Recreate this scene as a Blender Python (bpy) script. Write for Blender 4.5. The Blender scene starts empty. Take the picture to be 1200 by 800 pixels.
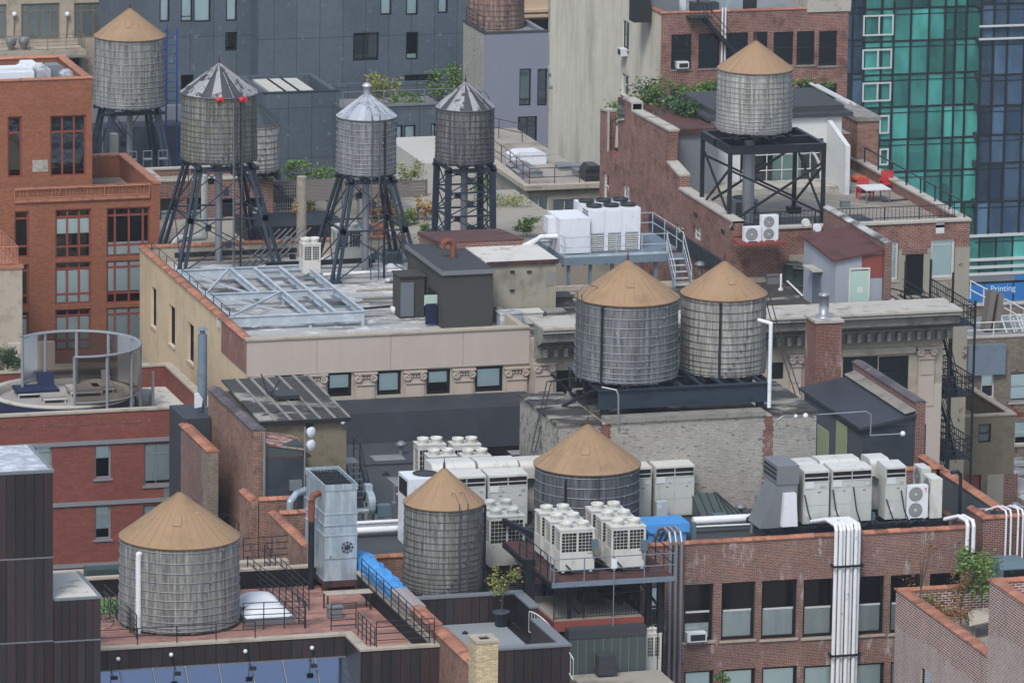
import bpy, math, random
from mathutils import Vector
random.seed(7)
SC = bpy.context.scene
HAZE = .0001; EXPO = 0.62; SAT = .93
COL = SC.collection
# ---------------------------------------------------------------- camera geometry
F = 7500.; TH = math.radians(12.18); PS = math.radians(16.16); RO = math.radians(.8); H = 135.
FW = Vector((math.sin(PS)*math.cos(TH), math.cos(PS)*math.cos(TH), -math.sin(TH)))
R0 = Vector((math.cos(PS), -math.sin(PS), 0)); U0 = R0.cross(FW)
RR = math.cos(RO)*R0 + math.sin(RO)*U0
UU = -math.sin(RO)*R0 + math.cos(RO)*U0
def ray(px, py): return FW + (px-600)/F*RR - (py-400)/F*UU
def G(px, py, z):
    d = ray(px, py); t = (z-H)/d.z; return Vector((d.x*t, d.y*t, z))
def FY(px, py, Y):
    d = ray(px, py); t = Y/d.y; return Vector((d.x*t, Y, H+d.z*t))
def FX(px, py, X):
    d = ray(px, py); t = X/d.x; return Vector((X, d.y*t, H+d.z*t))
def scl(p): return F/(Vector(p)-Vector((0, 0, H))).length       # pixels per metre at p
def rY(x0, y0, x1, y1, Y):                                      # rectangle on a wall facing the street
    a = FY(x0, y0, Y); b = FY(x1, y1, Y); return (a.x, b.x, b.z, a.z)
def rX(x0, y0, x1, y1, X):                                      # rectangle on a side wall
    a = FX(x0, y0, X); b = FX(x1, y1, X); return (b.y, a.y, b.z, a.z)
# ---------------------------------------------------------------- materials
def C(h):
    if isinstance(h, str):
        h = h.lstrip('#'); c = [int(h[i:i+2], 16)/255 for i in (0, 2, 4)]
        c = [((x/12.92) if x < .04045 else ((x+.055)/1.055)**2.4) for x in c]; l = .3*c[0]+.6*c[1]+.1*c[2]
        return tuple(l+(x-l)*SAT for x in c)+(1,)
    return tuple(h)+(1,)
class NT:
    def __init__(s, name):
        s.m = bpy.data.materials.new(name); s.m.use_nodes = True
        s.t = s.m.node_tree; s.b = s.t.nodes['Principled BSDF']; s.out = s.t.nodes['Material Output']
    def n(s, typ, **k):
        o = s.t.nodes.new(typ)
        for a, v in k.items(): setattr(o, a, v)
        return o
    def l(s, a, b): s.t.links.new(a, b)
    def math(s, op, a, b=None, c=None, clamp=False):
        o = s.n('ShaderNodeMath', operation=op, use_clamp=clamp)
        for i, v in enumerate((a, b, c)):
            if v is None: continue
            if isinstance(v, (int, float)): o.inputs[i].default_value = v
            else: s.l(v, o.inputs[i])
        return o.outputs[0]
    def mix(s, fac, a, b, bt='MIX'):
        o = s.n('ShaderNodeMix', data_type='RGBA', blend_type=bt)
        for i, v in ((0, fac), (6, a), (7, b)):
            if isinstance(v, (int, float)): o.inputs[i].default_value = v
            elif isinstance(v, tuple): o.inputs[i].default_value = v
            else: s.l(v, o.inputs[i])
        return o.outputs[2]
    def co(s):
        if not hasattr(s, '_c'): s._c = s.n('ShaderNodeTexCoord').outputs['Object']
        return s._c
    def noise(s, scale, detail=4, rough=.6, stretch=None, vec=None):
        if vec is None:
            if not hasattr(s, '_o'):
                a = s.n('ShaderNodeVectorMath', operation='MULTIPLY_ADD'); r = s.n('ShaderNodeObjectInfo').outputs['Random']; cb = s.n('ShaderNodeCombineXYZ')
                for i in range(3): s.l(r, cb.inputs[i])
                s.l(cb.outputs[0], a.inputs[0]); a.inputs[1].default_value = (87, 53, 71); s.l(s.co(), a.inputs[2]); s._o = a.outputs[0]
            vec = s._o
        v = vec
        if stretch:
            mp = s.n('ShaderNodeMapping'); mp.inputs['Scale'].default_value = stretch; s.l(v, mp.inputs[0]); v = mp.outputs[0]
        o = s.n('ShaderNodeTexNoise'); o.inputs['Scale'].default_value = scale
        o.inputs['Detail'].default_value = detail; o.inputs['Roughness'].default_value = rough
        s.l(v, o.inputs['Vector']); return o.outputs['Fac']
    def ramp(s, v, lo, hi):
        o = s.n('ShaderNodeMapRange'); o.inputs[1].default_value = lo; o.inputs[2].default_value = hi; o.clamp = True
        s.l(v, o.inputs[0]); return o.outputs[0]
    def rnd(s): return s.n('ShaderNodeNewGeometry').outputs['Random Per Island']
    def bright(s, col, fac):                                     # multiply a colour by a scalar socket
        o = s.n('ShaderNodeVectorMath', operation='SCALE')
        if isinstance(col, tuple): o.inputs[0].default_value = col[:3]
        else: s.l(col, o.inputs[0])
        s.l(fac, o.inputs['Scale']); return o.outputs[0]
    def bump(s, h, strength=.3, dist=.02):
        o = s.n('ShaderNodeBump'); o.inputs['Strength'].default_value = strength; o.inputs['Distance'].default_value = dist
        s.l(h, o.inputs['Height']); s.l(o.outputs[0], s.b.inputs['Normal'])
    def wrap(s, col, rough, metal=0, spec=.3):
        if isinstance(col, tuple): s.b.inputs['Base Color'].default_value = col
        else: s.l(col, s.b.inputs['Base Color'])
        s.b.inputs['Roughness'].default_value = rough; s.b.inputs['Metallic'].default_value = metal
        s.b.inputs['Specular IOR Level'].default_value = spec
        return s.m
def surf(name, col, rough=.8, var=.2, scale=.6, fine=.1, col2=None, patch=(.5, .6), pscale=.5, pstretch=None, streak=0, isl=0, metal=0, spec=.3, bump=.15, fs=12, col3=None, p3=(.62, .66), dark_isl=0):
    t = NT(name); c = C(col)
    if col2 is not None:
        c = t.mix(t.ramp(t.noise(pscale, 6, .65, pstretch), *patch), c, C(col2))
    if col3 is not None:
        c = t.mix(t.ramp(t.noise(pscale*2.3, 7, .7, (1, 1.3, 1)), *p3), c, C(col3))
    n1 = t.noise(scale, 5, .65); n2 = t.noise(fs, 3, .7)
    f = t.math('MULTIPLY_ADD', n1, 2*var, 1-var)
    f = t.math('ADD', f, t.math('MULTIPLY_ADD', n2, 2*fine, -fine))
    if streak:
        n3 = t.noise(1, 5, .7, (2.2, 2.2, .12)); f = t.math('MULTIPLY', f, t.math('MULTIPLY_ADD', n3, 2*streak, 1-streak))
    if dark_isl: c = t.mix(t.math('LESS_THAN', t.rnd(), dark_isl), c, C('#4c4d50'))
    if isl: f = t.math('MULTIPLY', f, t.math('MULTIPLY_ADD', t.rnd(), 2*isl, 1-isl))
    t.wrap(t.bright(c, f), rough, metal, spec)
    if bump: t.bump(n2, bump)
    return t.m
def brick(name, c1, c2, mortar, w=.21, h=.075, mort=.012, var=.25, off=.5, bias=0., patch=None, pthr=(.5, .62), ps=.35, zsplit=None, rough=.85, streak=.15, white=0, pfun=None):
    t = NT(name)
    sep = t.n('ShaderNodeSeparateXYZ'); t.l(t.co(), sep.inputs[0])
    u = t.math('ADD', sep.outputs[0], sep.outputs[1]); cb = t.n('ShaderNodeCombineXYZ')
    t.l(u, cb.inputs[0]); t.l(sep.outputs[2], cb.inputs[1])
    b = t.n('ShaderNodeTexBrick'); b.offset = off; b.squash = 1
    t.l(cb.outputs[0], b.inputs['Vector'])
    for k, v in (('Scale', 1), ('Mortar Size', mort), ('Mortar Smooth', .3), ('Bias', bias), ('Brick Width', w), ('Row Height', h)): b.inputs[k].default_value = v
    for k, v in (('Color1', c1), ('Color2', c2), ('Mortar', mortar)): b.inputs[k].default_value = C(v)
    c = b.outputs['Color']
    if white:                                                    # efflorescence: pale runs down the brick
        c = t.mix(t.math('MULTIPLY', t.ramp(t.noise(1, 6, .75, (1.8, 1.8, .6)), .56, .72), white), c, C('#a8a09c'))
    if patch is not None:
        fac = t.ramp(t.noise(1, 6, .7, ps) if isinstance(ps, tuple) else t.noise(ps, 7, .7), *pthr)
        if zsplit:                                               # painted below a height, bare above
            zz = t.math('ADD', sep.outputs[2], t.math('MULTIPLY', t.noise(.5, 5, .6), zsplit[1]))
            fac = t.math('MULTIPLY', t.math('LESS_THAN', zz, zsplit[0]), t.math('MULTIPLY', t.ramp(t.noise(7, 4, .7), .3, .5), .62))
        c = t.mix(fac, c, C(patch))
    f = t.math('MULTIPLY_ADD', t.ramp(t.noise(.4, 6, .7), .3, .7), 1.6*var, 1-.8*var)
    f = t.math('MULTIPLY', f, t.math('MULTIPLY_ADD', t.noise(1, 4, .6, (1.5, 1.5, .15)), 2*streak, 1-streak))
    f = t.math('MULTIPLY', f, t.math('MULTIPLY_ADD', t.noise(6, 3, .6), .5, .75))
    t.wrap(t.bright(c, f), rough, 0, .2)
    t.bump(b.outputs['Fac'], -.4, .01)
    return t.m
def wood(name, col, dark, green=0, isl=.22, metal=0):
    """weathered staves: one tone per stave, vertical grain, dark runs, dark foot"""
    t = NT(name)
    g = t.noise(1, 6, .75, (9, 9, .7)); g2 = t.noise(1, 5, .7, (3.2, 3.2, .35)); sp = t.noise(22, 2, .6)
    c = t.mix(t.ramp(g, .36, .66), C(dark), C(col))
    c = t.mix(t.math('MULTIPLY', t.ramp(g2, .52, .7), .55), c, C(dark))
    c = t.mix(t.math('MULTIPLY', t.ramp(t.noise(1, 5, .7, (2, 2, .6)), .62, .72), .35), c, C('#c3beb4'))
    c = t.mix(t.math('MULTIPLY', t.ramp(t.noise(1, 5, .7, (2.6, 2.6, .22)), .6, .7), .45), c, C('#5a4335'))
    if green: c = t.mix(t.math('MULTIPLY', t.ramp(t.noise(.55, 4, .6), .5, .68), green), c, C('#5d6336'))
    f = t.math('MULTIPLY_ADD', t.rnd(), 2*isl, 1-isl)
    f = t.math('MULTIPLY', f, t.math('MULTIPLY_ADD', sp, .3, .85))
    t.wrap(t.bright(c, f), .9, metal, .15); t.bump(g, .4, .02)
    return t.m
def glass(name, tint, refl=.12, rough=.03, gcol=(.9, .95, 1, 1), dcol=None, dfac=0):
    t = NT(name); t.t.nodes.remove(t.b)
    tr = t.n('ShaderNodeBsdfTransparent'); tr.inputs[0].default_value = C(tint)
    gl = t.n('ShaderNodeBsdfGlossy'); gl.inputs['Roughness'].default_value = rough
    gl.inputs[0].default_value = gcol
    lw = t.n('ShaderNodeFresnel'); lw.inputs[0].default_value = 1.5
    f = t.math('ADD', lw.outputs[0], refl, clamp=True)
    bp = t.n('ShaderNodeBump'); bp.inputs['Strength'].default_value = .12; bp.inputs['Distance'].default_value = .05
    t.l(t.noise(.9, 2, .5), bp.inputs['Height']); t.l(bp.outputs[0], gl.inputs['Normal'])
    mx = t.n('ShaderNodeMixShader'); t.l(f, mx.inputs[0]); t.l(tr.outputs[0], mx.inputs[1]); t.l(gl.outputs[0], mx.inputs[2])
    o = mx.outputs[0]
    if dcol:                                                      # tinted, partly opaque panes, each a little different, soft wavy reflections painted into colour
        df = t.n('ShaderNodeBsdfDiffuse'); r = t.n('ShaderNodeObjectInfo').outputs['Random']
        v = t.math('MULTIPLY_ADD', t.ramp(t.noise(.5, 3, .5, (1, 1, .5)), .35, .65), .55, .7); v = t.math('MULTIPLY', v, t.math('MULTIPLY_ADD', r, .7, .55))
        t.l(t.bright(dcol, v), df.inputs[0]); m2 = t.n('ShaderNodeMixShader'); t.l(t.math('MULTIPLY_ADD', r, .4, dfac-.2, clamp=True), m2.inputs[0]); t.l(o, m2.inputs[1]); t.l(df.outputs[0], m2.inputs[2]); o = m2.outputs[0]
    t.l(o, t.out.inputs[0]); return t.m
def leafmat(name, c1, c2, c3):
    t = NT(name); r = t.rnd()
    c = t.mix(t.ramp(r, 0, .55), C(c1), C(c2)); c = t.mix(t.ramp(r, .8, 1), c, C(c3))
    c = t.bright(c, t.math('MULTIPLY_ADD', t.noise(1.6, 3), 1.2, .4))
    t.wrap(c, .6, 0, .25); return t.m
M = {}
M['brick_dark'] = brick('brick_dark', '#703629', '#4c2a26', '#988f86', w=.26, h=.09, patch='#2f2624', pthr=(.6, .75), ps=2.5)
M['brick_red'] = brick('brick_red', '#7a3426', '#57261c', '#857a72', white=.7)
M['brick_loft'] = brick('brick_loft', '#7e412c', '#502a20', '#88817a', mort=.014, patch='#2b2322', pthr=(.58, .7), ps=6, white=1., )
M['brick_even'] = brick('brick_even', '#7e443a', '#703a32', '#6c4c42', w=.3, h=.1, mort=.008, var=.1, streak=.08)
M['brick_orange'] = brick('brick_orange', '#8e563c', '#7c4a34', '#745340', w=.25, h=.08, mort=.008, var=.1, streak=.06)
M['brick_brown'] = brick('brick_brown', '#6e4a42', '#503430', '#b5aaa2', white=.5, var=.2)
M['brick_mottle'] = brick('brick_mottle', '#8c4f36', '#5c382c', '#94897c', patch='#4f423b', pthr=(.5, .68), ps=3, var=.3)
M['brick_whitewash'] = brick('brick_whitewash', '#7e4234', '#5c332a', '#b8b0a8', h=.12, w=.34, patch='#a39890', zsplit=(59.9+1.1, 2.2), var=.15, mort=.026)
M['brick_whitewash_tall'] = brick('brick_whitewash_tall', '#7e4234', '#5c332a', '#b8b0a8', h=.12, w=.34, patch='#a39890', zsplit=(65.3, 3.2), var=.15, mort=.026)
M['brick_gable'] = brick('brick_gable', '#824838', '#5f352b', '#93867d', w=.3, h=.105, mort=.016, var=.25, patch='#54392f', pthr=(.5, .7), ps=1.2, white=.3)
M['brick_cream'] = brick('brick_cream', '#c9b690', '#a8946e', '#8f8268', w=.24, h=.08, var=.15, streak=.1)
M['painted_brick'] = brick('painted_brick', '#a09d95', '#8f8b83', '#7c786f', var=.16, patch='#3f3b37', pthr=(.6, .63), ps=(2.2, 2.2, 9), streak=.1)
M['stone_patchy'] = brick('stone_patchy', '#857a6b', '#6d6457', '#574f46', patch='#6b3a30', pthr=(.58, .62), ps=.9, var=.3)
M['slate'] = brick('slate_panel', '#4f5961', '#48525b', '#262e36', w=1.55, h=3.3, mort=.02, off=0, var=.14, rough=.55, streak=.1, patch='#727d86', pthr=(.6, .72), ps=2.2)
M['cladding'] = surf('brown_cladding', '#352627', .5, .12, isl=.3, streak=.2, col2='#262629', patch=(.4, .6), pscale=.8, pstretch=(3, 3, .2), bump=.05)
M['cladding_gap'] = surf('cladding_gap', '#121114', .8, .1)
M['tile'] = surf('terracotta_tile', '#97634a', .75, .2, isl=.3, fine=.18, col2='#664338', patch=(.5, .7), pscale=2.5)
M['tile_dark'] = surf('dark_tile', '#4b4648', .6, .2, isl=.3, col2='#70605a', patch=(.5, .7), pscale=1.5)
M['concrete'] = surf('concrete', '#7d7a72', .85, .2, col2='#54524d', patch=(.5, .7), pscale=1.2, streak=.15)
M['concrete_pale'] = surf('concrete_pale', '#a29d92', .85, .15, col2='#6e6a62', patch=(.52, .7), pscale=1.1)
M['limestone'] = surf('limestone', '#9f9585', .85, .12, streak=.12, col2='#847a6c', patch=(.5, .7), pscale=1.3)
M['stone_pink'] = surf('pinkish_stone', '#a89c92', .85, .08, streak=.08, fine=.06)
M['stone_trim'] = surf('carved_stone', '#a89a8d', .85, .12, streak=.12, fine=.1)
M['stucco_cream'] = surf('cream_stucco', '#b7a384', .9, .1, streak=.12, col2='#a59274', patch=(.45, .65), pscale=.6)
M['stucco_tan'] = surf('streaked_stucco', '#d0cab8', .9, .14, streak=.22, col2='#b5ae9a', patch=(.5, .68), pscale=.35, pstretch=(1, 1, .35))
M['stucco_grey'] = surf('grey_stucco', '#8b8676', .9, .15, streak=.18, col2='#6e6a5d', patch=(.5, .7), pscale=.9)
M['stucco_olive'] = surf('olive_stucco', '#6f6754', .9, .14, streak=.14, col2='#575243', patch=(.5, .7), pscale=1.2)
M['stucco_old'] = surf('peeling_stucco', '#8d8779', .9, .14, streak=.15, col2='#5b4438', patch=(.6, .66), pscale=1.1, fine=.2)
M['stucco_rough'] = surf('rough_render', '#89877c', .95, .2, fine=.3, col2='#5c5a53', patch=(.5, .6), pscale=3.5, bump=.6)
M['panel_grey'] = surf('grey_panel_wall', '#727682', .7, .05, streak=.06)
M['tar'] = surf('tar_membrane', '#3b3e40', .7, .3, .4, col2='#3d4247', patch=(.45, .7), pscale=.35, streak=0, fine=.12)
M['tar_smooth'] = surf('black_membrane', '#30343a', .55, .3, .5, streak=.25, col2='#31373d', patch=(.48, .6), pscale=.5, pstretch=(1.2, .3, .3))
M['tar_worn'] = surf('worn_tar_roof', '#3b3936', .8, .25, .5, col2='#8c897f', patch=(.52, .62), pscale=.45, pstretch=(.6, 1.6, 1), fine=.2, col3='#1f1f20', p3=(.56, .62))
M['roof_silver'] = surf('silvered_roof', '#9c9c9a', .7, .25, .5, col2='#4a4843', patch=(.5, .6), pscale=.3, pstretch=(.5, 1.5, 1), fine=.15, col3='#bdbdba', p3=(.54, .62))
M['roof_white'] = surf('white_roof', '#b9b6ac', .8, .12, .7, col2='#918d82', patch=(.55, .65), pscale=1.1)
M['roof_grey'] = surf('grey_roof', '#767879', .75, .15, .5, col2='#5f6163', patch=(.5, .7), pscale=.6)
M['roof_beige'] = surf('gravel_roof', '#8e887b', .9, .15, .8, col2='#6c675c', patch=(.5, .7), pscale=.5, fine=.15)
M['paver'] = brick('paver', '#8c867a', '#7d776c', '#5f5b53', w=.6, h=.6, mort=.015, off=0, var=.2)
M['membrane_silver'] = surf('aluminium_membrane', '#9fa3a8', .45, .25, 1.2, col2='#c9ccd0', patch=(.45, .6), pscale=1.8, metal=.3, col3='#54504c', p3=(.68, .72))
M['cone_tan'] = surf('tan_roof_board', '#8f7456', .85, .1, .6, isl=.025, fine=.05, col2='#7b644b', patch=(.5, .75), pscale=.8, col3='#a09280', p3=(.64, .74), streak=.05)
M['cone_slats'] = surf('bleached_roof_slats', '#8f8f90', .55, .12, isl=.3, col2='#3a3a3c', patch=(.54, .58), pscale=1.3, metal=.2, dark_isl=.14)
M['cone_metal'] = surf('bright_metal_roof', '#b9bcc0', .35, .12, isl=.16, metal=.55, col2='#8c9095', patch=(.5, .65), pscale=2)
M['cone_dark'] = surf('dark_metal_roof', '#3a4246', .6, .12, isl=.15, metal=.2)
M['wood_grey'] = wood('grey_staves', '#969691', '#565652')
M['wood_mid'] = wood('mid_grey_staves', '#8f8f89', '#4c4b48', .2)
M['wood_blue'] = wood('blue_grey_staves', '#7c7e7f', '#46494c')
M['wood_charcoal'] = wood('charcoal_staves', '#64666a', '#3b3d41')
M['wood_pale'] = wood('pale_staves', '#aaa9a2', '#62605b')
M['wood_brown'] = wood('brown_grey_staves', '#727171', '#37363a', .0, .28)
M['wood_mossy'] = wood('mossy_staves', '#84847d', '#42413e', .5, .28)
M['wood_rust'] = wood('rusty_staves', '#917769', '#57413a', .0, .3)
M['wood_silver'] = wood('silvery_staves', '#8e8f90', '#55565a', 0, .15, .15)
M['hoop'] = surf('galvanised_hoop', '#8d9093', .5, .2, metal=.5, scale=3, bump=0)
M['hoop_dark'] = surf('dark_hoop', '#54565a', .5, .2, metal=.4, scale=3, bump=0)
M['steel_black'] = surf('black_steel', '#14181e', .5, .25, 1.5, spec=.4, col2='#232a31', patch=(.5, .7), pscale=2)
M['steel_blue'] = surf('navy_steel', '#222e3b', .5, .2, 1.5, spec=.4, col2='#18202a', patch=(.5, .7), pscale=2)
M['steel_grey'] = surf('painted_grey_steel', '#64737f', .5, .12, 1.2, col2='#54636f', patch=(.55, .7), pscale=2)
M['steel_pale'] = surf('pale_blue_steel', '#9ba4aa', .5, .12, 1.2, col2='#b0bcc4', patch=(.5, .65), pscale=1.5)
M['steel_rust'] = surf('rust_brown_steel', '#4f312c', .7, .2, 2, col2='#2b2221', patch=(.5, .65), pscale=2)
M['red_oxide'] = surf('red_oxide_steel', '#7a3c33', .7, .15, 2)
M['galv'] = surf('galvanised_sheet', '#9aa9b1', .4, .2, 1, metal=.45, col2='#b4c0c7', patch=(.45, .6), pscale=1.2, pstretch=(2, 2, .5), bump=.05)
M['metal_grey'] = surf('grey_metal', '#74787b', .5, .15, metal=.3)
M['metal_teal'] = surf('teal_enclosure', '#50666d', .5, .15)
M['pipe_white'] = surf('white_pipe', '#cfd1d2', .45, .1, 1.5, col2='#8d8d8a', patch=(.6, .75), pscale=2)
M['pipe_steel'] = surf('steel_pipe', '#8d9196', .4, .2, 2, metal=.5)
M['pipe_rust'] = surf('rusty_pipe', '#74432f', .8, .2, 3, col2='#5f3026', patch=(.5, .65), pscale=4)
M['unit'] = surf('beige_enamel', '#b9b9b1', .45, .09, .9, fine=.05, streak=.1, bump=0, col2='#96938a', patch=(.55, .75), pscale=1.3, pstretch=(2, 2, .5))
M['unit_grey'] = surf('grey_green_enamel', '#abada7', .5, .1, .9, fine=.05, streak=.12, bump=0, col2='#85857a', patch=(.55, .75), pscale=1.3, pstretch=(2, 2, .5))
M['unit_white'] = surf('white_enamel', '#c9ccd0', .4, .08, .8, fine=.04, bump=0, streak=.08, col2='#abadb0', patch=(.58, .75), pscale=1.3)
M['white_paint'] = surf('white_paint', '#bdbfbd', .6, .1, 1, col2='#9c9c98', patch=(.6, .75), pscale=1.3)
M['fan_dark'] = surf('dark_fan_grille', '#26292b', .5, .2)
M['louver'] = surf('dark_louvre', '#15181b', .5, .1)
M['dgreen'] = surf('dark_green_condenser', '#3f4a48', .5, .15, 1.5)
M['black'] = surf('black_interior', '#08090b', .9, .1, bump=0)
M['frame_black'] = surf('black_frame', '#14191d', .45, .1, bump=0)
M['frame_white'] = surf('white_frame', '#b4b6b4', .5, .08, bump=0)
M['frame_grey'] = surf('grey_frame', '#777c80', .5, .08, bump=0)
M['frame_red'] = surf('red_brown_frame', '#7d3d2d', .55, .1, bump=0)
M['frame_taupe'] = surf('taupe_frame', '#6e6657', .55, .1, bump=0)
M['blind'] = surf('pale_blind', '#eaf4f1', .8, .05, bump=0)
M['curtain'] = surf('pleated_curtain', '#cdd2cf', .9, .1, streak=.35, bump=0)
M['glass'] = glass('window_glass', '#fafffd', .02)
M['glass_dark'] = glass('dark_window_glass', '#a9b6b6', .16, .03, C('#c9d6dc'))
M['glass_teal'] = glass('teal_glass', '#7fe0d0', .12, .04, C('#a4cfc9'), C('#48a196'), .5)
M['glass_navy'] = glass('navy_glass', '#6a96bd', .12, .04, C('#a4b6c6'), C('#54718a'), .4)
M['glass_clear'] = glass('clear_glass', '#d5e6e0', .05)
M['glass_sky'] = glass('skylight_glass', '#5a6f8c', .6, .12, C('#9fb2cc'))
M['screen'] = glass('smoked_screen', '#a79f97', .02, .3)
M['deck'] = surf('reddish_deck_board', '#936a5e', .8, .2, 1, isl=.28, col2='#5f4c45', patch=(.5, .7), pscale=.8)
M['deck_grey'] = surf('grey_timber', '#66605a', .85, .15, 1, isl=.2)
M['tarp_blue'] = surf('blue_tarp', '#3a86c4', .5, .2, 2, bump=.5, fs=6)
M['tarp_green'] = surf('dark_tarp', '#33403e', .45, .15, 2, bump=.5, fs=6)
M['membrane_grey'] = surf('grey_flashing', '#8f8482', .7, .12, 3)
M['navy_cloth'] = surf('navy_fabric', '#16203d', .9, .15, bump=0)
M['taupe_cloth'] = surf('taupe_fabric', '#8d8780', .9, .1, bump=0)
M['red_plastic'] = surf('red_plastic', '#b3202a', .45, .08, bump=0)
M['orange_cloth'] = surf('orange_fabric', '#a3502c', .8, .08, bump=0)
M['rust_roof'] = surf('rust_brown_roof', '#54332e', .7, .15, .8, col2='#3d2826', patch=(.5, .65), pscale=.7, fine=.12)
M['rusty_sheet'] = surf('peeling_rusty_sheet', '#8f857b', .8, .2, 1, col2='#7a4034', patch=(.48, .54), pscale=2.2, pstretch=(.8, 2, 1))
M['shed_dark'] = surf('dark_olive_siding', '#3b3b38', .8, .1, .8, streak=.08)
M['shed_roof'] = surf('dark_grey_felt', '#37393c', .8, .15, .8)
M['hut_wall'] = surf('bluish_grey_siding', '#898f97', .7, .08, .8, streak=.12)
M['door_green'] = surf('pale_green_door', '#9cb3a5', .6, .08, bump=0)
M['door_grey'] = surf('slate_grey_door', '#5e666f', .6, .1, bump=0)
M['door_yellow'] = surf('pale_lime_door', '#8f9a72', .7, .1, bump=0)
M['blue_door'] = surf('blue_grey_wall', '#4a5058', .8, .15, .8, streak=.2)
M['navy_wall'] = surf('blue_black_wall', '#29313a', .75, .2, .8, streak=.15, col2='#333b43', patch=(.5, .6), pscale=1)
M['sign_blue'] = surf('blue_sign', '#1668a8', .5, .05, bump=0)
M['white_text'] = surf('white_lettering', '#b9cbd8', .6, .03, bump=0)
M['terrace_grey'] = surf('grey_terrace_floor', '#7f8587', .7, .08, .6, streak=0)
M['flat_white'] = surf('white_block', '#aaa89f', .8, .1)
M['turf'] = surf('artificial_turf', '#4e7a34', .9, .2)
M['soil'] = surf('soil', '#4b4036', .95, .2)
M['pot'] = surf('blue_grey_pot', '#3a4750', .6, .1)
M['bark'] = surf('bark', '#5a4c3e', .9, .2)
M['leaf'] = leafmat('green_leaf', '#30491c', '#54722c', '#879a48')
M['leaf_dark'] = leafmat('dark_green_leaf', '#1f3519', '#35502a', '#56703a')
M['leaf_olive'] = leafmat('olive_leaf', '#5f6a34', '#7f8440', '#a39a56')
M['leaf_rust'] = leafmat('reddish_leaf', '#6b3a2c', '#7d5a34', '#8a8a4c')
M['grass_tan'] = leafmat('tan_grass', '#9a7a48', '#a98a52', '#7c7a40')
M['ground'] = surf('asphalt', '#35373a', .9, .2, .05)
M['blue_paint'] = surf('blue_scaffold', '#28468a', .5, .1)
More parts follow.
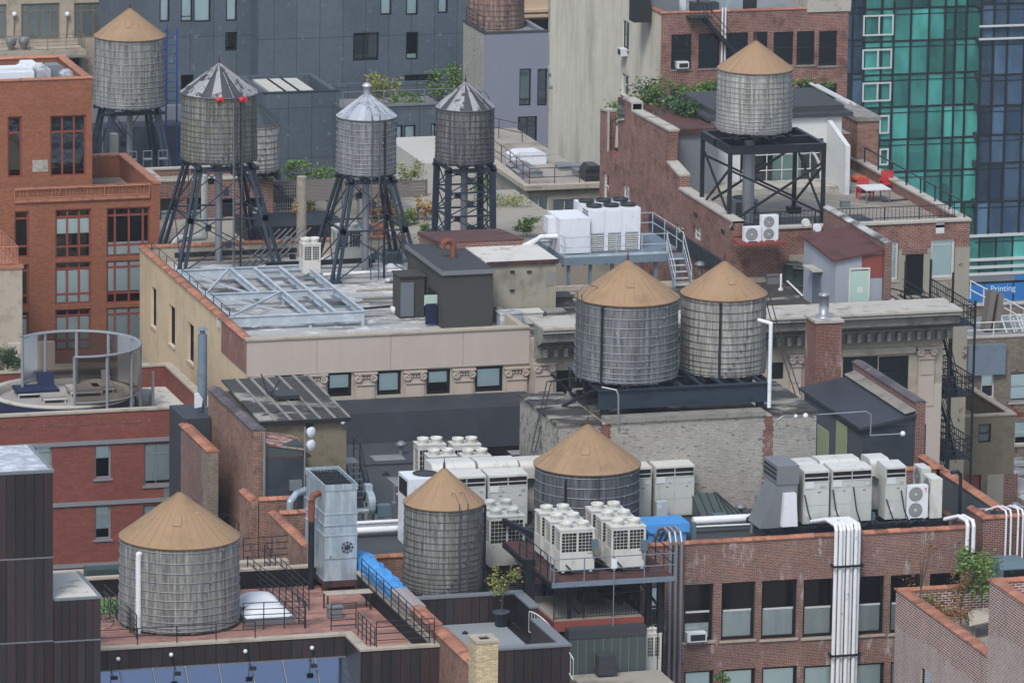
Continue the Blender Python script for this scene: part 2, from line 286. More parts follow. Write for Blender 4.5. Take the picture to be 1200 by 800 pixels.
# ---------------------------------------------------------------- mesh builder
class MB:
    def __init__(s): s.v = []; s.f = []; s.m = []; s.sm = []
    def add(s, vs, fs, m=0, smooth=False):
        o = len(s.v); s.v += [tuple(p) for p in vs]
        for f in fs: s.f.append(tuple(o+i for i in f)); s.m.append(m); s.sm.append(smooth)
        return s
    def box(s, x0, x1, y0, y1, z0, z1, m=0):
        if x0 > x1: x0, x1 = x1, x0
        if y0 > y1: y0, y1 = y1, y0
        if z0 > z1: z0, z1 = z1, z0
        return s.add([(x0, y0, z0), (x1, y0, z0), (x1, y1, z0), (x0, y1, z0), (x0, y0, z1), (x1, y0, z1), (x1, y1, z1), (x0, y1, z1)],
              [(0, 3, 2, 1), (4, 5, 6, 7), (0, 1, 5, 4), (1, 2, 6, 5), (2, 3, 7, 6), (3, 0, 4, 7)], m)
    def quad(s, a, b, c, d, m=0): return s.add([a, b, c, d], [(0, 1, 2, 3)], m)
    def beam(s, p, q, w, h=None, m=0):
        h = h or w; p = Vector(p); q = Vector(q); d = (q-p).normalized()
        up = Vector((0, 0, 1)) if abs(d.z) < .95 else Vector((0, 1, 0))
        r = d.cross(up).normalized(); u = r.cross(d)
        vs = [e+r*a*w/2+u*b*h/2 for e in (p, q) for a, b in ((-1, -1), (1, -1), (1, 1), (-1, 1))]
        return s.add(vs, [(0, 1, 2, 3)[::-1], (4, 5, 6, 7), (0, 1, 5, 4), (1, 2, 6, 5), (2, 3, 7, 6), (3, 0, 4, 7)], m)
    def tube(s, p, q, r, n=8, r2=None, m=0):
        p = Vector(p); q = Vector(q); d = (q-p).normalized(); r2 = r if r2 is None else r2
        up = Vector((0, 0, 1)) if abs(d.z) < .95 else Vector((0, 1, 0))
        a = d.cross(up).normalized(); b = a.cross(d); vs = []
        for e, rad in ((p, r), (q, r2)):
            for i in range(n):
                t = 2*math.pi*i/n; vs.append(e+a*math.cos(t)*rad+b*math.sin(t)*rad)
        s.add(vs, [(i, (i+1) % n, n+(i+1) % n, n+i) for i in range(n)], m, n > 5)
        s.add(vs[:n], [tuple(range(n))[::-1]], m); s.add(vs[n:], [tuple(range(n))], m); return s
    def path(s, pts, r, n=8, m=0):
        for a, b in zip(pts, pts[1:]): s.tube(a, b, r, n, m=m)
        for p in pts[1:-1]: s.ball(p, r*1.02, m)
        return s
    def ball(s, c, r, m=0, n=8, k=5, sz=1.):
        vs = []; c = Vector(c)
        for j in range(k+1):
            ph = math.pi*j/k
            for i in range(n):
                t = 2*math.pi*i/n; vs.append(c+Vector((math.sin(ph)*math.cos(t)*r, math.sin(ph)*math.sin(t)*r, math.cos(ph)*r*sz)))
        return s.add(vs, [(j*n+i, (j+1)*n+i, (j+1)*n+(i+1) % n, j*n+(i+1) % n) for j in range(k) for i in range(n)], m, True)
    def lathe(s, x, y, prof, n=32, m=0, a0=0, a1=2*math.pi, smooth=True):
        full = abs(a1-a0-2*math.pi) < 1e-4; k = n if full else n+1; vs = []
        for r, z in prof:
            for i in range(k):
                t = a0+(a1-a0)*i/n; vs.append((x+math.cos(t)*r, y+math.sin(t)*r, z))
        return s.add(vs, [(j*k+i, j*k+(i+1) % k, (j+1)*k+(i+1) % k, (j+1)*k+i) for j in range(len(prof)-1) for i in range(n)], m, smooth)
    def prism(s, poly, ax, a, b, m=0):                           # extrude a polygon along an axis ('x': poly=(y,z); 'y': (x,z); 'z': (x,y))
        mk = {'x': lambda p, t: (t, p[0], p[1]), 'y': lambda p, t: (p[0], t, p[1]), 'z': lambda p, t: (p[0], p[1], t)}[ax]
        n = len(poly); vs = [mk(p, a) for p in poly]+[mk(p, b) for p in poly]
        return s.add(vs, [tuple(range(n))[::-1], tuple(range(n, 2*n))]+[(i, (i+1) % n, n+(i+1) % n, n+i) for i in range(n)], m)
    def wall(s, plane, pos, a0, a1, b0, b1, holes=(), d=.5, m=0, mi=1, mb=None):
        """wall skin facing -Y (plane 'Y') or -X (plane 'X') with real openings; reveals m, room behind mi"""
        A = sorted({a0, a1}|{min(max(h[i], a0), a1) for h in holes for i in (0, 1)}); B = sorted({b0, b1}|{min(max(h[i], b0), b1) for h in holes for i in (2, 3)})
        P = (lambda a, dd, b: (a, pos+dd, b)) if plane == 'Y' else (lambda a, dd, b: (pos+dd, a, b))
        for i in range(len(A)-1):
            for j in range(len(B)-1):
                ca = (A[i]+A[i+1])/2; cb = (B[j]+B[j+1])/2
                if any(h[0] < ca < h[1] and h[2] < cb < h[3] for h in holes): continue
                s.quad(P(A[i], 0, B[j]), P(A[i+1], 0, B[j]), P(A[i+1], 0, B[j+1]), P(A[i], 0, B[j+1]), m)
        for h in holes:
            if d is None: continue
            x0, x1, z0, z1 = h[:4]; e = .16
            for dd0, dd1, mm in ((0, e, m), (e, d, mi)):
                s.quad(P(x0, dd0, z0), P(x0, dd1, z0), P(x0, dd1, z1), P(x0, dd0, z1), mm); s.quad(P(x1, dd0, z0), P(x1, dd1, z0), P(x1, dd1, z1), P(x1, dd0, z1), mm)
                s.quad(P(x0, dd0, z0), P(x1, dd0, z0), P(x1, dd1, z0), P(x0, dd1, z0), mm); s.quad(P(x0, dd0, z1), P(x1, dd0, z1), P(x1, dd1, z1), P(x0, dd1, z1), mm)
            s.quad(P(x0, d, z0), P(x1, d, z0), P(x1, d, z1), P(x0, d, z1), mi)
        return s
    def build(s, name, mat, parent=None, origin=None):
        me = bpy.data.meshes.new(name); org = LOC[parent.name] if parent is not None else (Vector(origin) if origin is not None else s.base())
        me.from_pydata([(a-org.x, b-org.y, c-org.z) for a, b, c in s.v], [], s.f)
        for mm in (mat if isinstance(mat, (list, tuple)) else [mat]): me.materials.append(M[mm] if isinstance(mm, str) else mm)
        me.polygons.foreach_set('material_index', s.m); me.polygons.foreach_set('use_smooth', s.sm)
        me.update(); o = bpy.data.objects.new(name, me); COL.objects.link(o)
        if parent is not None: o.parent = parent; LOC[o.name] = org
        else: o.location = org; LOC[o.name] = org
        return o
    def base(s):
        xs = [p[0] for p in s.v]; ys = [p[1] for p in s.v]; zs = [p[2] for p in s.v]
        return Vector(((min(xs)+max(xs))/2, (min(ys)+max(ys))/2, min(zs)))
LOC = {}
def tag(o, label, cat, group=None):
    o['label'] = label; o['category'] = cat
    if group: o['group'] = group
    return o
def thing(name, label, cat, loc, group=None):
    o = bpy.data.objects.new(name, None); COL.objects.link(o); o.location = loc; o.empty_display_size = .3
    LOC[o.name] = Vector(loc); return tag(o, label, cat, group)
def struct(o): o['kind'] = 'structure'; return o
def stuff(o): o['kind'] = 'stuff'; return o
def kids(o): return [c for c in bpy.data.objects if c.parent == o]
def dup(src, delta, label, tree=None):
    """copy a thing with its parts and sub-parts, moved by delta"""
    def cp(o, par):
        c = o.copy(); COL.objects.link(c); c.parent = par; LOC[c.name] = LOC[o.name]+Vector(delta)
        for ch in KIDS(o): cp(ch, c)
        return c
    r = cp(src, None); r.location = Vector(src.location)+Vector(delta); r['label'] = label; return r
def KIDS(o): return list(o.children)
# ---------------------------------------------------------------- building pieces
def tbox(mb, plane, pos, a0, a1, d0, d1, b0, b1, m=0):
    if plane == 'Y': mb.box(a0, a1, pos+d0, pos+d1, b0, b1, m)
    else: mb.box(pos+d0, pos+d1, a0, a1, b0, b1, m)
def window(par, plane, pos, r, frame='frame_black', pane='glass', cols=(), rows=(.5,), fr=.06, mul=.045, blind=None, sill=None, dep=.1, bmat='blind', bars=None, arch=False, name='window'):
    a0, a1, b0, b1 = r; mb = MB(); T = lambda *k: tbox(mb, plane, pos, *k)
    T(a0, a0+fr, dep, dep+.09, b0, b1); T(a1-fr, a1, dep, dep+.09, b0, b1)
    T(a0+fr, a1-fr, dep, dep+.09, b0, b0+fr); T(a0+fr, a1-fr, dep, dep+.09, b1-fr, b1)
    for c in cols:
        c = a0+(a1-a0)*c; T(c-mul/2, c+mul/2, dep+.01, dep+.08, b0+fr, b1-fr)
    for c in rows:
        c = b0+(b1-b0)*c; T(a0+fr, a1-fr, dep+.005, dep+.085, c-mul/2, c+mul/2)
    w = mb.build(name, frame, par)
    mb = MB(); mb.quad(*([(a0+fr, pos+dep+.04, b0+fr), (a1-fr, pos+dep+.04, b0+fr), (a1-fr, pos+dep+.04, b1-fr), (a0+fr, pos+dep+.04, b1-fr)] if plane == 'Y' else [(pos+dep+.04, a0+fr, b0+fr), (pos+dep+.04, a1-fr, b0+fr), (pos+dep+.04, a1-fr, b1-fr), (pos+dep+.04, a0+fr, b1-fr)])); mb.build('pane', pane, w)
    if blind:
        for f0, f1 in (blind if isinstance(blind[0], tuple) else (blind,)):
            mb = MB(); tbox(mb, plane, pos, a0+fr, a1-fr, dep+.07, dep+.085, b0+(b1-b0)*f0, b0+(b1-b0)*f1-.002); mb.build('curtain' if bmat == 'curtain' else 'blind', bmat, w)
    if sill:
        mb = MB(); tbox(mb, plane, pos, a0-.08, a1+.08, -.07, dep-.002, b0-.11, b0-.001); mb.build('sill', sill, w)
    return w
def coping(par, X0, X1, Y0, Y1, z, t, mat, h=.1, ov=.06, tile=None, sides='FLBR', gap=.012):
    """coping stones or clay tiles round a parapet; tiles are separate pieces"""
    mb = MB(); runs = []
    if 'F' in sides: runs.append(('x', X0-ov, X1+ov, Y0-ov, Y0+t+ov))
    if 'B' in sides: runs.append(('x', X0-ov, X1+ov, Y1-t-ov, Y1+ov))
    ya = Y0+t+ov+.003 if 'F' in sides else Y0; yb = Y1-t-ov-.003 if 'B' in sides else Y1
    if 'L' in sides: runs.append(('y', ya, yb, X0-ov, X0+t+ov))
    if 'R' in sides: runs.append(('y', ya, yb, X1-t-ov, X1+ov))
    for ax, a, b, c0, c1 in runs:
        n = max(1, round((b-a)/tile)) if tile else max(1, round((b-a)/2.4)); s = (b-a)/n
        for i in range(n):
            p = a+i*s+gap/2; q = a+(i+1)*s-gap/2; hh = h*random.uniform(.9, 1.1) if tile else h; cm = (c0+c1)/2
            poly = [(c0, z), (c1, z), (c1, z+hh*.35), (cm+.05, z+hh), (cm-.05, z+hh), (c0, z+hh*.35)] if tile else [(c0, z), (c1, z), (c1, z+h), (c0, z+h)]
            if ax == 'x': mb.prism(poly, 'x', p, q)
            else: mb.prism([(u, v) for u, v in poly], 'y', p, q)
            if tile: 
                if ax == 'x': mb.box(p-.02, p+.05, c0-.015, c1+.015, z-.01, z+hh*.5)
                else: mb.box(c0-.015, c1+.015, p-.02, p+.05, z-.01, z+hh*.5)
    return mb.build('coping', mat, par)
def building(name, label, cat, X0, X1, Y0, Y1, zr, zp, wall, roof='tar', cop=None, t=.3, wF=(), wL=(), z0=0, copk={}, roof_name='roof', group=None, par=None, holesF=(), holesL=(), wallL=None, wn='wall'):
    """box building: skin with openings, parapet ring and its inner faces, roof sheet, coping, windows.  wF/wL: (rect, window kwargs)"""
    b = par or thing(name, label, cat, ((X0+X1)/2, (Y0+Y1)/2, z0), group)
    hF = [w[0] for w in wF]+list(holesF); hL = [w[0] for w in wL]+list(holesL)
    mb = MB(); mL = 2 if wallL else 0
    mb.wall('Y', Y0, X0, X1, z0, zp, hF); mb.wall('X', X0, Y0, Y1, z0, zp, hL, m=mL)
    mb.quad((X1, Y0, z0), (X1, Y1, z0), (X1, Y1, zp), (X1, Y0, zp)); mb.quad((X0, Y1, z0), (X1, Y1, z0), (X1, Y1, zp), (X0, Y1, zp))
    if zp > zr+.02:
        a0, a1, c0, c1 = X0+t, X1-t, Y0+t, Y1-t
        for p, q in (((a0, c0), (a1, c0)), ((a1, c0), (a1, c1)), ((a1, c1), (a0, c1)), ((a0, c1), (a0, c0))):
            mb.quad((*p, zr-.1), (*q, zr-.1), (*q, zp), (*p, zp))
        for P in ([(X0, Y0), (X1, Y0), (a1, c0), (a0, c0)], [(X1, Y0), (X1, Y1), (a1, c1), (a1, c0)], [(X1, Y1), (X0, Y1), (a0, c1), (a1, c1)], [(X0, Y1), (X0, Y0), (a0, c0), (a0, c1)]):
            mb.quad(*[(*p, zp) for p in P])
        rb = (a0, a1, c0, c1)
    else: rb = (X0, X1, Y0, Y1)
    mb.build(wn, [wall, 'black']+([wallL] if wallL else []), b)
    if roof: MB().box(rb[0]+.002, rb[1]-.002, rb[2]+.002, rb[3]-.002, zr-.05, zr+(.006 if zp <= zr+.02 else 0)).build(roof_name, roof, b)
    if cop and zp > zr+.02: coping(b, X0, X1, Y0, Y1, zp+.002, t, cop, **copk)
    for r, k in wF: window(b, 'Y', Y0, r, **k)
    for r, k in wL: window(b, 'X', X0, r, **k)
    return b
def railing(label, pts, h=1.05, rails=(.35, .7, 1.05), sp=1.5, mat='steel_black', r=.022, name='railing', cat='railing', bal=None, group=None, toe=None, pr=None):
    pts = [Vector(p) for p in pts]; t = thing(name, label, cat, pts[0], group)
    mb = MB()
    for a, b in zip(pts, pts[1:]):
        for z in rails: mb.tube(a+Vector((0, 0, z)), b+Vector((0, 0, z)), r, 6)
        if toe: mb.beam(a+Vector((0, 0, toe)), b+Vector((0, 0, toe)), .02, .12)
    mb.build('rail', mat, t); seen = set()
    for a, b in zip(pts, pts[1:]):
        n = max(1, round((b-a).length/sp))
        for i in range(n+1):
            p = a+(b-a)*i/n; k = (round(p.x, 2), round(p.y, 2))
            if k in seen: continue
            seen.add(k); MB().tube(p, p+Vector((0, 0, h)), pr or r*1.15, 6).build('post', mat, t)
    if bal:
        mb = MB()
        for a, b in zip(pts, pts[1:]):
            n = max(1, round((b-a).length/bal))
            for i in range(n):
                p = a+(b-a)*(i+.5)/n; mb.tube(p+Vector((0, 0, .08)), p+Vector((0, 0, h)), r*.55, 4)
        mb.build('balusters', mat, t)
    return t
# ---------------------------------------------------------------- water tanks
def tank(label, cx, ytop, ybot, yapex, hw, Y, wood='wood_grey', roof='cone_tan', hoops=11, hoopm='hoop', legs=None, ov=1.03, seams=24, ladder=None, finial='spike', dun=True, deckh=.35, pipes=(), overflow=None, name='water_tank', belly=1.02):
    c = FY(cx, ybot, Y); s = scl(c); R = hw/s; zb = c.z; zt = FY(cx, ytop, Y).z; za = FY(cx, yapex, Y).z; X = c.x
    t = thing(name, label, 'water tank', (X, Y, zb-(legs['h'] if legs else deckh)), 'wooden rooftop water tanks')
    n = max(48, int(R*2*math.pi/.13)); mb = MB(); rng = random.Random(int(cx))
    for i in range(n):                                            # staves, one strip each
        a = 2*math.pi*i/n+.0004; b = 2*math.pi*(i+1)/n-.0004; dr = rng.uniform(-.006, .006)
        ps = []
        for rr, z in ((R*belly+dr, zb-rng.uniform(0, .05)), (R*(1+belly)/2+dr, (zb+zt)/2), (R+dr, zt)): ps += [(X+rr*math.cos(a), Y+rr*math.sin(a), z), (X+rr*math.cos(b), Y+rr*math.sin(b), z)]
        mb.add(ps, [(0, 1, 3, 2), (2, 3, 5, 4)])
    mb.build('staves', wood, t)
    MB().lathe(X, Y, [(0, zt-.1), (R*.985, zt-.05), (R*.985*belly, zb+.08), (0, zb+.08)], 48).build('tank_lining', 'black', t)
    hs = []
    for i in range(hoops):                                        # hoops crowd towards the foot
        f = i/(hoops-1); z = zb+.07+(zt-zb-.25)*(f**1.35); rr = R*(belly+(1-belly)*(z-zb)/(zt-zb))+.012; a = rng.uniform(0, 6.28)
        mb = MB().lathe(X, Y, [(rr, z-.017), (rr+.02, z-.01), (rr+.02, z+.01), (rr, z+.017)], 64)
        for k in range(2):
            aa = -1.9+i*.09+k*2.4; mb.box(X+math.cos(aa)*(rr+.03)-.04, X+math.cos(aa)*(rr+.03)+.04, Y+math.sin(aa)*(rr+.03)-.04, Y+math.sin(aa)*(rr+.03)+.04, z-.04, z+.04)
        mb.build('hoop', hoopm, t)
    ro = R*ov; mb = MB(); zr = zt+.02
    for i in range(seams):                                        # roof wedges
        a = 2*math.pi*i/seams; b = 2*math.pi*(i+1)/seams; am = (a+b)/2; dz = rng.uniform(-.008, .008)
        k = 3; ps = [(X, Y, za)]
        for j in range(k+1): aj = a+(b-a)*j/k-(.001 if j == k else 0); ps.append((X+ro*math.cos(aj), Y+ro*math.sin(aj), zr+dz))
        mb.add(ps, [(0, j+1, j+2) for j in range(k)])
        mb.beam((X+.05*math.cos(a), Y+.05*math.sin(a), za-.02), (X+ro*math.cos(a), Y+ro*math.sin(a), zr+.012), .006 if roof == 'cone_tan' else .035, .006 if roof == 'cone_tan' else .03)
    rf = mb.build('roof', roof, t)
    if seams in (24, 32, 26):
        am = -1.75+rng.uniform(-.2, .3); f0, f1 = .45, .62; P3 = lambda f, a, e: (X+ro*f*math.cos(a), Y+ro*f*math.sin(a), za+(zr-za)*f+e)
        mb = MB(); mb.add([P3(f0, am-.16, .02), P3(f1, am-.12, .02), P3(f1, am+.12, .02), P3(f0, am+.16, .02), P3(f0, am-.16, .07), P3(f1, am-.12, .07), P3(f1, am+.12, .07), P3(f0, am+.16, .07)], [(0, 1, 2, 3), (7, 6, 5, 4), (0, 4, 5, 1), (1, 5, 6, 2), (2, 6, 7, 3), (3, 7, 4, 0)]); mb.build('roof_hatch', roof, rf)
    MB().lathe(X, Y, [(ro-.002, zr-.05), (ro+.012, zr-.05), (ro+.012, zr+.012)], 64).build('eaves', 'cone_tan' if roof == 'cone_tan' else 'hoop', rf)
    mb = MB()
    for i in range(seams): a = 2*math.pi*(i+.3)/seams; mb.beam((X, Y, zt-.05+.02), (X+ro*.99*math.cos(a), Y+ro*.99*math.sin(a), zt-.06), .05, .07)
    mb.build('rafters', 'deck_grey', t)
    if finial == 'spike': MB().tube((X, Y, za-.05), (X, Y, za+.22), .07, 8, .05).tube((X, Y, za+.2), (X, Y, za+.42), .03, 6, .015).build('finial', 'steel_rust', t)
    elif finial == 'vent': MB().lathe(X, Y, [(.2, za-.15), (.2, za+.3), (.26, za+.3), (.26, za+.38), (.1, za+.5), (0, za+.52)], 16).build('vent_cap', 'cone_metal', t)
    if dun and not legs:                                          # joists and beams the tank sits on
        mb = MB()
        for i in range(9):
            y = Y-R*.92+R*1.84*i/8; e = math.sqrt(max(0.05, R*R-(y-Y)**2)); mb.box(X-e, X+e, y-.06, y+.06, zb-.14, zb-.003)
        mb.build('joists', 'steel_rust' if dun == 'rust' else 'steel_blue', t)
        mb = MB()
        for i in range(4): x = X-R*.75+R*1.5*i/3; mb.box(x-.1, x+.1, Y-R*.95, Y+R*.95, zb-deckh, zb-.143)
        mb.build('beams', 'steel_black', t)
    if legs: tower_legs(t, X, Y, zb, R, **legs)
    if ladder is not None:
        a = math.radians(ladder); rr = R+.17; lx, ly = X+rr*math.cos(a), Y+rr*math.sin(a); tx, ty = -math.sin(a)*.22, math.cos(a)*.22; mb = MB(); z0 = zb-(legs['h'] if legs else .2)
        for k in (-1, 1): mb.beam((lx+k*tx, ly+k*ty, z0), (lx+k*tx, ly+k*ty, zt+.35), .05)
        for i in range(int((zt-z0)/.3)): mb.tube((lx-tx, ly-ty, z0+.2+i*.3), (lx+tx, ly+ty, z0+.2+i*.3), .013, 5)
        for k in (-1, 1):
            pts = [Vector((lx+k*tx, ly+k*ty, zt+.3))]+[Vector((lx+k*tx-math.cos(a)*.9*j/5, ly+k*ty-math.sin(a)*.9*j/5, zt+.3+.45*math.sin(math.pi*j/5*.8))) for j in range(1, 6)]
            mb.path(pts, .015, 5)
        mb.build('ladder', 'steel_black' if cx == 210 else 'hoop_dark', t)
    for a, r_, m, z0, z1 in pipes:
        a = math.radians(a); px, py = X+(R+.1)*math.cos(a), Y+(R+.1)*math.sin(a)
        MB().path([Vector((px-math.cos(a)*.3, py-math.sin(a)*.3, zt-z1)), Vector((px, py, zt-z1)), Vector((px, py, zb-z0))], r_, 8).build('pipe', m, t)
    return t, Vector((X, Y, zb)), R, zt, za
def tower_legs(t, X, Y, zb, R, h=5., top=.62, bot=1.05, mat='steel_blue', dbl=.35, levels=2, w=.17, riser='pipe_steel', splayx=None):
    z1 = zb-.32; z0 = zb-h; T = R*top; B = R*bot; P = lambda sx, sy, f: Vector((X+sx*(B+(T-B)*f), Y+sy*(B+(T-B)*f), z0+(z1-z0)*f))
    mb = MB()
    for i in range(9):
        y = Y-R*.9+R*1.8*i/8; e = math.sqrt(R*R-(y-Y)**2)+.03; mb.box(X-e, X+e, y-.06, y+.06, zb-.13, zb-.003)
    mb.build('joists', mat, t); mb = MB()
    for sx in (-1, -.35, .35, 1): mb.box(X+sx*T*1.05-.09, X+sx*T*1.05+.09, Y-R*.9, Y+R*.9, zb-.32, zb-.133)
    for sy in (-1, 1): mb.box(X-R*.92, X+R*.92, Y+sy*T-.09, Y+sy*T+.09, zb-.52, zb-.323)
    mb.build('beams', mat, t)
    for sx in (-1, 1):
        for sy in (-1, 1):
            mb = MB()
            for k in ((-.5, .5) if dbl else (0,)): mb.beam(P(sx, sy, 0)+Vector((k*dbl, 0, 0)), P(sx, sy, 1)+Vector((k*dbl*.7, 0, -.2)), w, w*.8)
            mb.box(P(sx, sy, 0).x-.35, P(sx, sy, 0).x+.35, P(sx, sy, 0).y-.25, P(sx, sy, 0).y+.25, z0-.001, z0+.12)
            mb.build('leg', mat, t)
    L = [P(-1, -1, 0), P(1, -1, 0), P(1, 1, 0), P(-1, 1, 0)]
    f = [i/levels for i in range(levels+1)]
    C4 = [(-1, -1), (1, -1), (1, 1), (-1, 1)]
    for i in range(4):
        a, b = C4[i], C4[(i+1) % 4]; mb = MB()
        for j in range(levels):
            p, q = P(*a, f[j]), P(*b, f[j+1]); r_, s_ = P(*b, f[j]), P(*a, f[j+1])
            mb.beam(p, q, .055, .055); mb.beam(r_+Vector((.06, .06, 0)), s_+Vector((.06, .06, 0)), .055, .055)
            c = (p+q+r_+s_)/4
            if a[1] == b[1]: mb.box(c.x-.16, c.x+.16, c.y-.02, c.y+.08, c.z-.16, c.z+.16)
            mb.beam(s_, q, .09, .09)
            for e in (s_, q): mb.box(e.x-.15, e.x+.15, e.y-.11, e.y+.11, e.z-.15, e.z+.15)
        mb.build('cross_brace', mat, t)
    MB().tube((X, Y, z0), (X, Y, zb), .2, 12).build('riser_pipe', riser, t)
# ---------------------------------------------------------------- cooling units
def fan_ring(mb, x, y, z, r, m=0, mi=1, h=.14):
    mb.lathe(x, y, [(r*.93, z), (r*1.0, z+h*.55), (r*1.1, z+h*.7), (r*1.1, z+h), (r*.92, z+h), (r*.88, z+h*.3)], 20, m)
    mb.lathe(x, y, [(r*.88, z+h*.5), (0, z+h*.52)], 20, mi)
def vrf_top(label, x, y, z, w=1.24, d=.77, h=1.62, group=None, ang=0, mat='unit', grid=True):
    """condenser with two round fan necks on top and gridded coil openings"""
    t = thing('condenser_unit', label, 'air conditioner', (x+w/2, y+d/2, z), group)
    mb = MB(); mb.box(x, x+w, y, y+d, z+.08, z+h*.48); mb.box(x, x+w, y, y+.06, z+h*.94, z+h); 
    for a in (0, w/2-.03, w-.09): mb.box(x+a, x+a+.09, y, y+.06, z+h*.48, z+h*.94)
    for a in (0, d-.08): mb.box(x, x+.06, y+a+(.062 if a == 0 else 0), y+a+.08, z+h*.48, z+h*.94)
    mb.box(x, x+.06, y+.062, y+d, z+h*.94, z+h); mb.box(x+.062, x+w, y+.062, y+d, z+h-.03, z+h+.002); mb.box(x+w-.05, x+w, y+.062, y+d, z+h*.48, z+h-.031); mb.box(x, x+w-.052, y+d-.05, y+d, z+h*.48, z+h-.031)
    mb.box(x-.02, x+w+.02, y-.02, y+d+.02, z+h+.003, z+h+.06)
    for a in (.1, w-.22): mb.box(x+a, x+a+.12, y, y+d, z, z+.079)
    mb.build('casing', mat, t)
    MB().box(x+.1, x+w-.08, y+.09, y+d-.08, z+h*.48, z+h-.04).build('coil', 'louver', t)
    mb = MB()
    for i in range(1, 4): 
        for o in (.09, w/2+.06): xx = x+o+(w/2-.15)*i/4; mb.box(xx-.008, xx+.008, y+.01, y+.03, z+h*.48, z+h*.94)
    for i in range(1, 6): zz = z+h*.48+h*.46*i/6; mb.box(x+.09, x+w-.09, y+.031, y+.045, zz-.01, zz+.01); mb.box(x+.031, x+.045, y+.08, y+d-.08, zz-.01, zz+.01)
    for i in range(1, 4): yy = y+.08+(d-.16)*i/4; mb.box(x+.01, x+.03, yy-.008, yy+.008, z+h*.48, z+h*.94)
    mb.build('coil_guard', mat, t)
    for i in (0, 1):
        mb = MB(); fan_ring(mb, x+w*(.26+.48*i), y+d/2, z+h+.055, .27, h=.26); mb.build('fan_shroud', [mat, 'fan_dark'], t)
    MB().box(x+w*.8, x+w*.95, y-.006, y-.001, z+h*.43, z+h*.45).build('nameplate', 'metal_grey', t)
    return t
def vrf_hood(label, x, y, z, w=1.24, d=.77, h=1.75, group=None, mat='unit_grey', back=False, paper=True):
    """tall cabinet with rounded discharge hood; back=True shows the closed round back"""
    t = thing('condenser_unit', label, 'air conditioner', (x+w/2, y+d/2, z), group)
    n = 2 if w > 1.6 else 1; mb = MB(); mb.box(x, x+w, y, y+d, z+.06, z+h)
    mb.build('cabinet', mat, t)
    for i in range(n):
        ww = w/n; x0 = x+i*ww
        mb = MB(); mb.box(x0+.02, x0+ww-.02, y-.014, y-.001, z+.12, z+h*.45); mb.box(x0+.02, x0+ww-.02, y-.014, y-.001, z+h*.46, z+h*.82); mb.box(x0+.02, x0+ww-.02, y-.01, y-.001, z+h*.835, z+h*.99)
        mb.build('door_panel', mat, t)
        MB().box(x0+ww*.66, x0+ww*.86, y-.03, y-.015, z+h*.87, z+h*.93).build('handle_plate', 'membrane_silver', t)
        MB().box(x0+ww*.55, x0+ww*.68, y-.02, y-.0145, z+h*.75, z+h*.78).build('nameplate', 'metal_grey', t)
    zz = z+h+.003; hh = .62; ww = w
    if back: return hood_back(t, x, y, zz, w, d, hh)
    pr = [(y+d+.45, zz-.25), (y+d+.45, zz+hh*.55)]+[(y+d+.45-.28+.28*math.cos(a), zz+hh*.55+(hh*.45)*math.sin(a)) for a in (math.radians(q) for q in (20, 40, 60, 80, 90))]+[(y-.02, zz+hh*.9), (y-.02, zz+hh*.74), (y+.1, zz+hh*.7), (y+.1, zz), (y+d, zz), (y+d, zz-.25)]
    mb = MB().prism(pr, 'x', x+.01, x+w-.01); mb.build('hood', 'unit', t)
    mb = MB(); mb.box(x+.05, x+w-.05, y+.02, y+.097, zz+.06, zz+hh*.68); mb.build('outlet', 'louver', t)
    mb = MB(); mb.box(x+.04, x+w-.04, y-.01, y+.018, zz+.33*hh, zz+.4*hh); mb.box(x+.02, x+.05, y-.01, y+.097, zz, zz+.7*hh); mb.box(x+w-.05, x+w-.02, y-.01, y+.097, zz, zz+.7*hh)
    if n == 2: mb.box(x+w/2-.02, x+w/2+.02, y-.01, y+.018, zz, zz+.7*hh)
    mb.box(x, x+w, y-.02, y+.098, zz+.001, zz+.05); mb.build('louvre_frame', mat, t)
    if paper: MB().box(x+.06, x+.5, y-.035, y-.0205, z+h*.87, z+h*1.03).build('paper_label', 'white_paint', t); MB().box(x+.12, x+.42, y-.03, y-.0155, z+h*.2, z+h*.3).build('sticker', 'white_paint', t)
    return t
def hood_back(t, x, y, zz, w, d, hh):
    pr = [(y+d, zz), (y+d, zz+hh*.75), (y+d-.1, zz+hh*.95)]+[(y-.05+.42*math.sin(a)*-1, zz+hh*.5+hh*.48*math.cos(a)) for a in (math.radians(q) for q in (0, 25, 50, 70, 90))]+[(y-.47, zz-.2), (y-.004, zz-.2), (y-.004, zz)]
    MB().prism(pr, 'x', x+.01, x+w-.01).build('hood', 'unit', t)
    if w > 1.6: MB().prism([(a-.012 if a < y else a+.004, b+(.012 if b > zz+.1 else 0)) for a, b in pr], 'x', x+w/2-.012, x+w/2+.012).build('hood_seam', 'unit_grey', t)
    return t
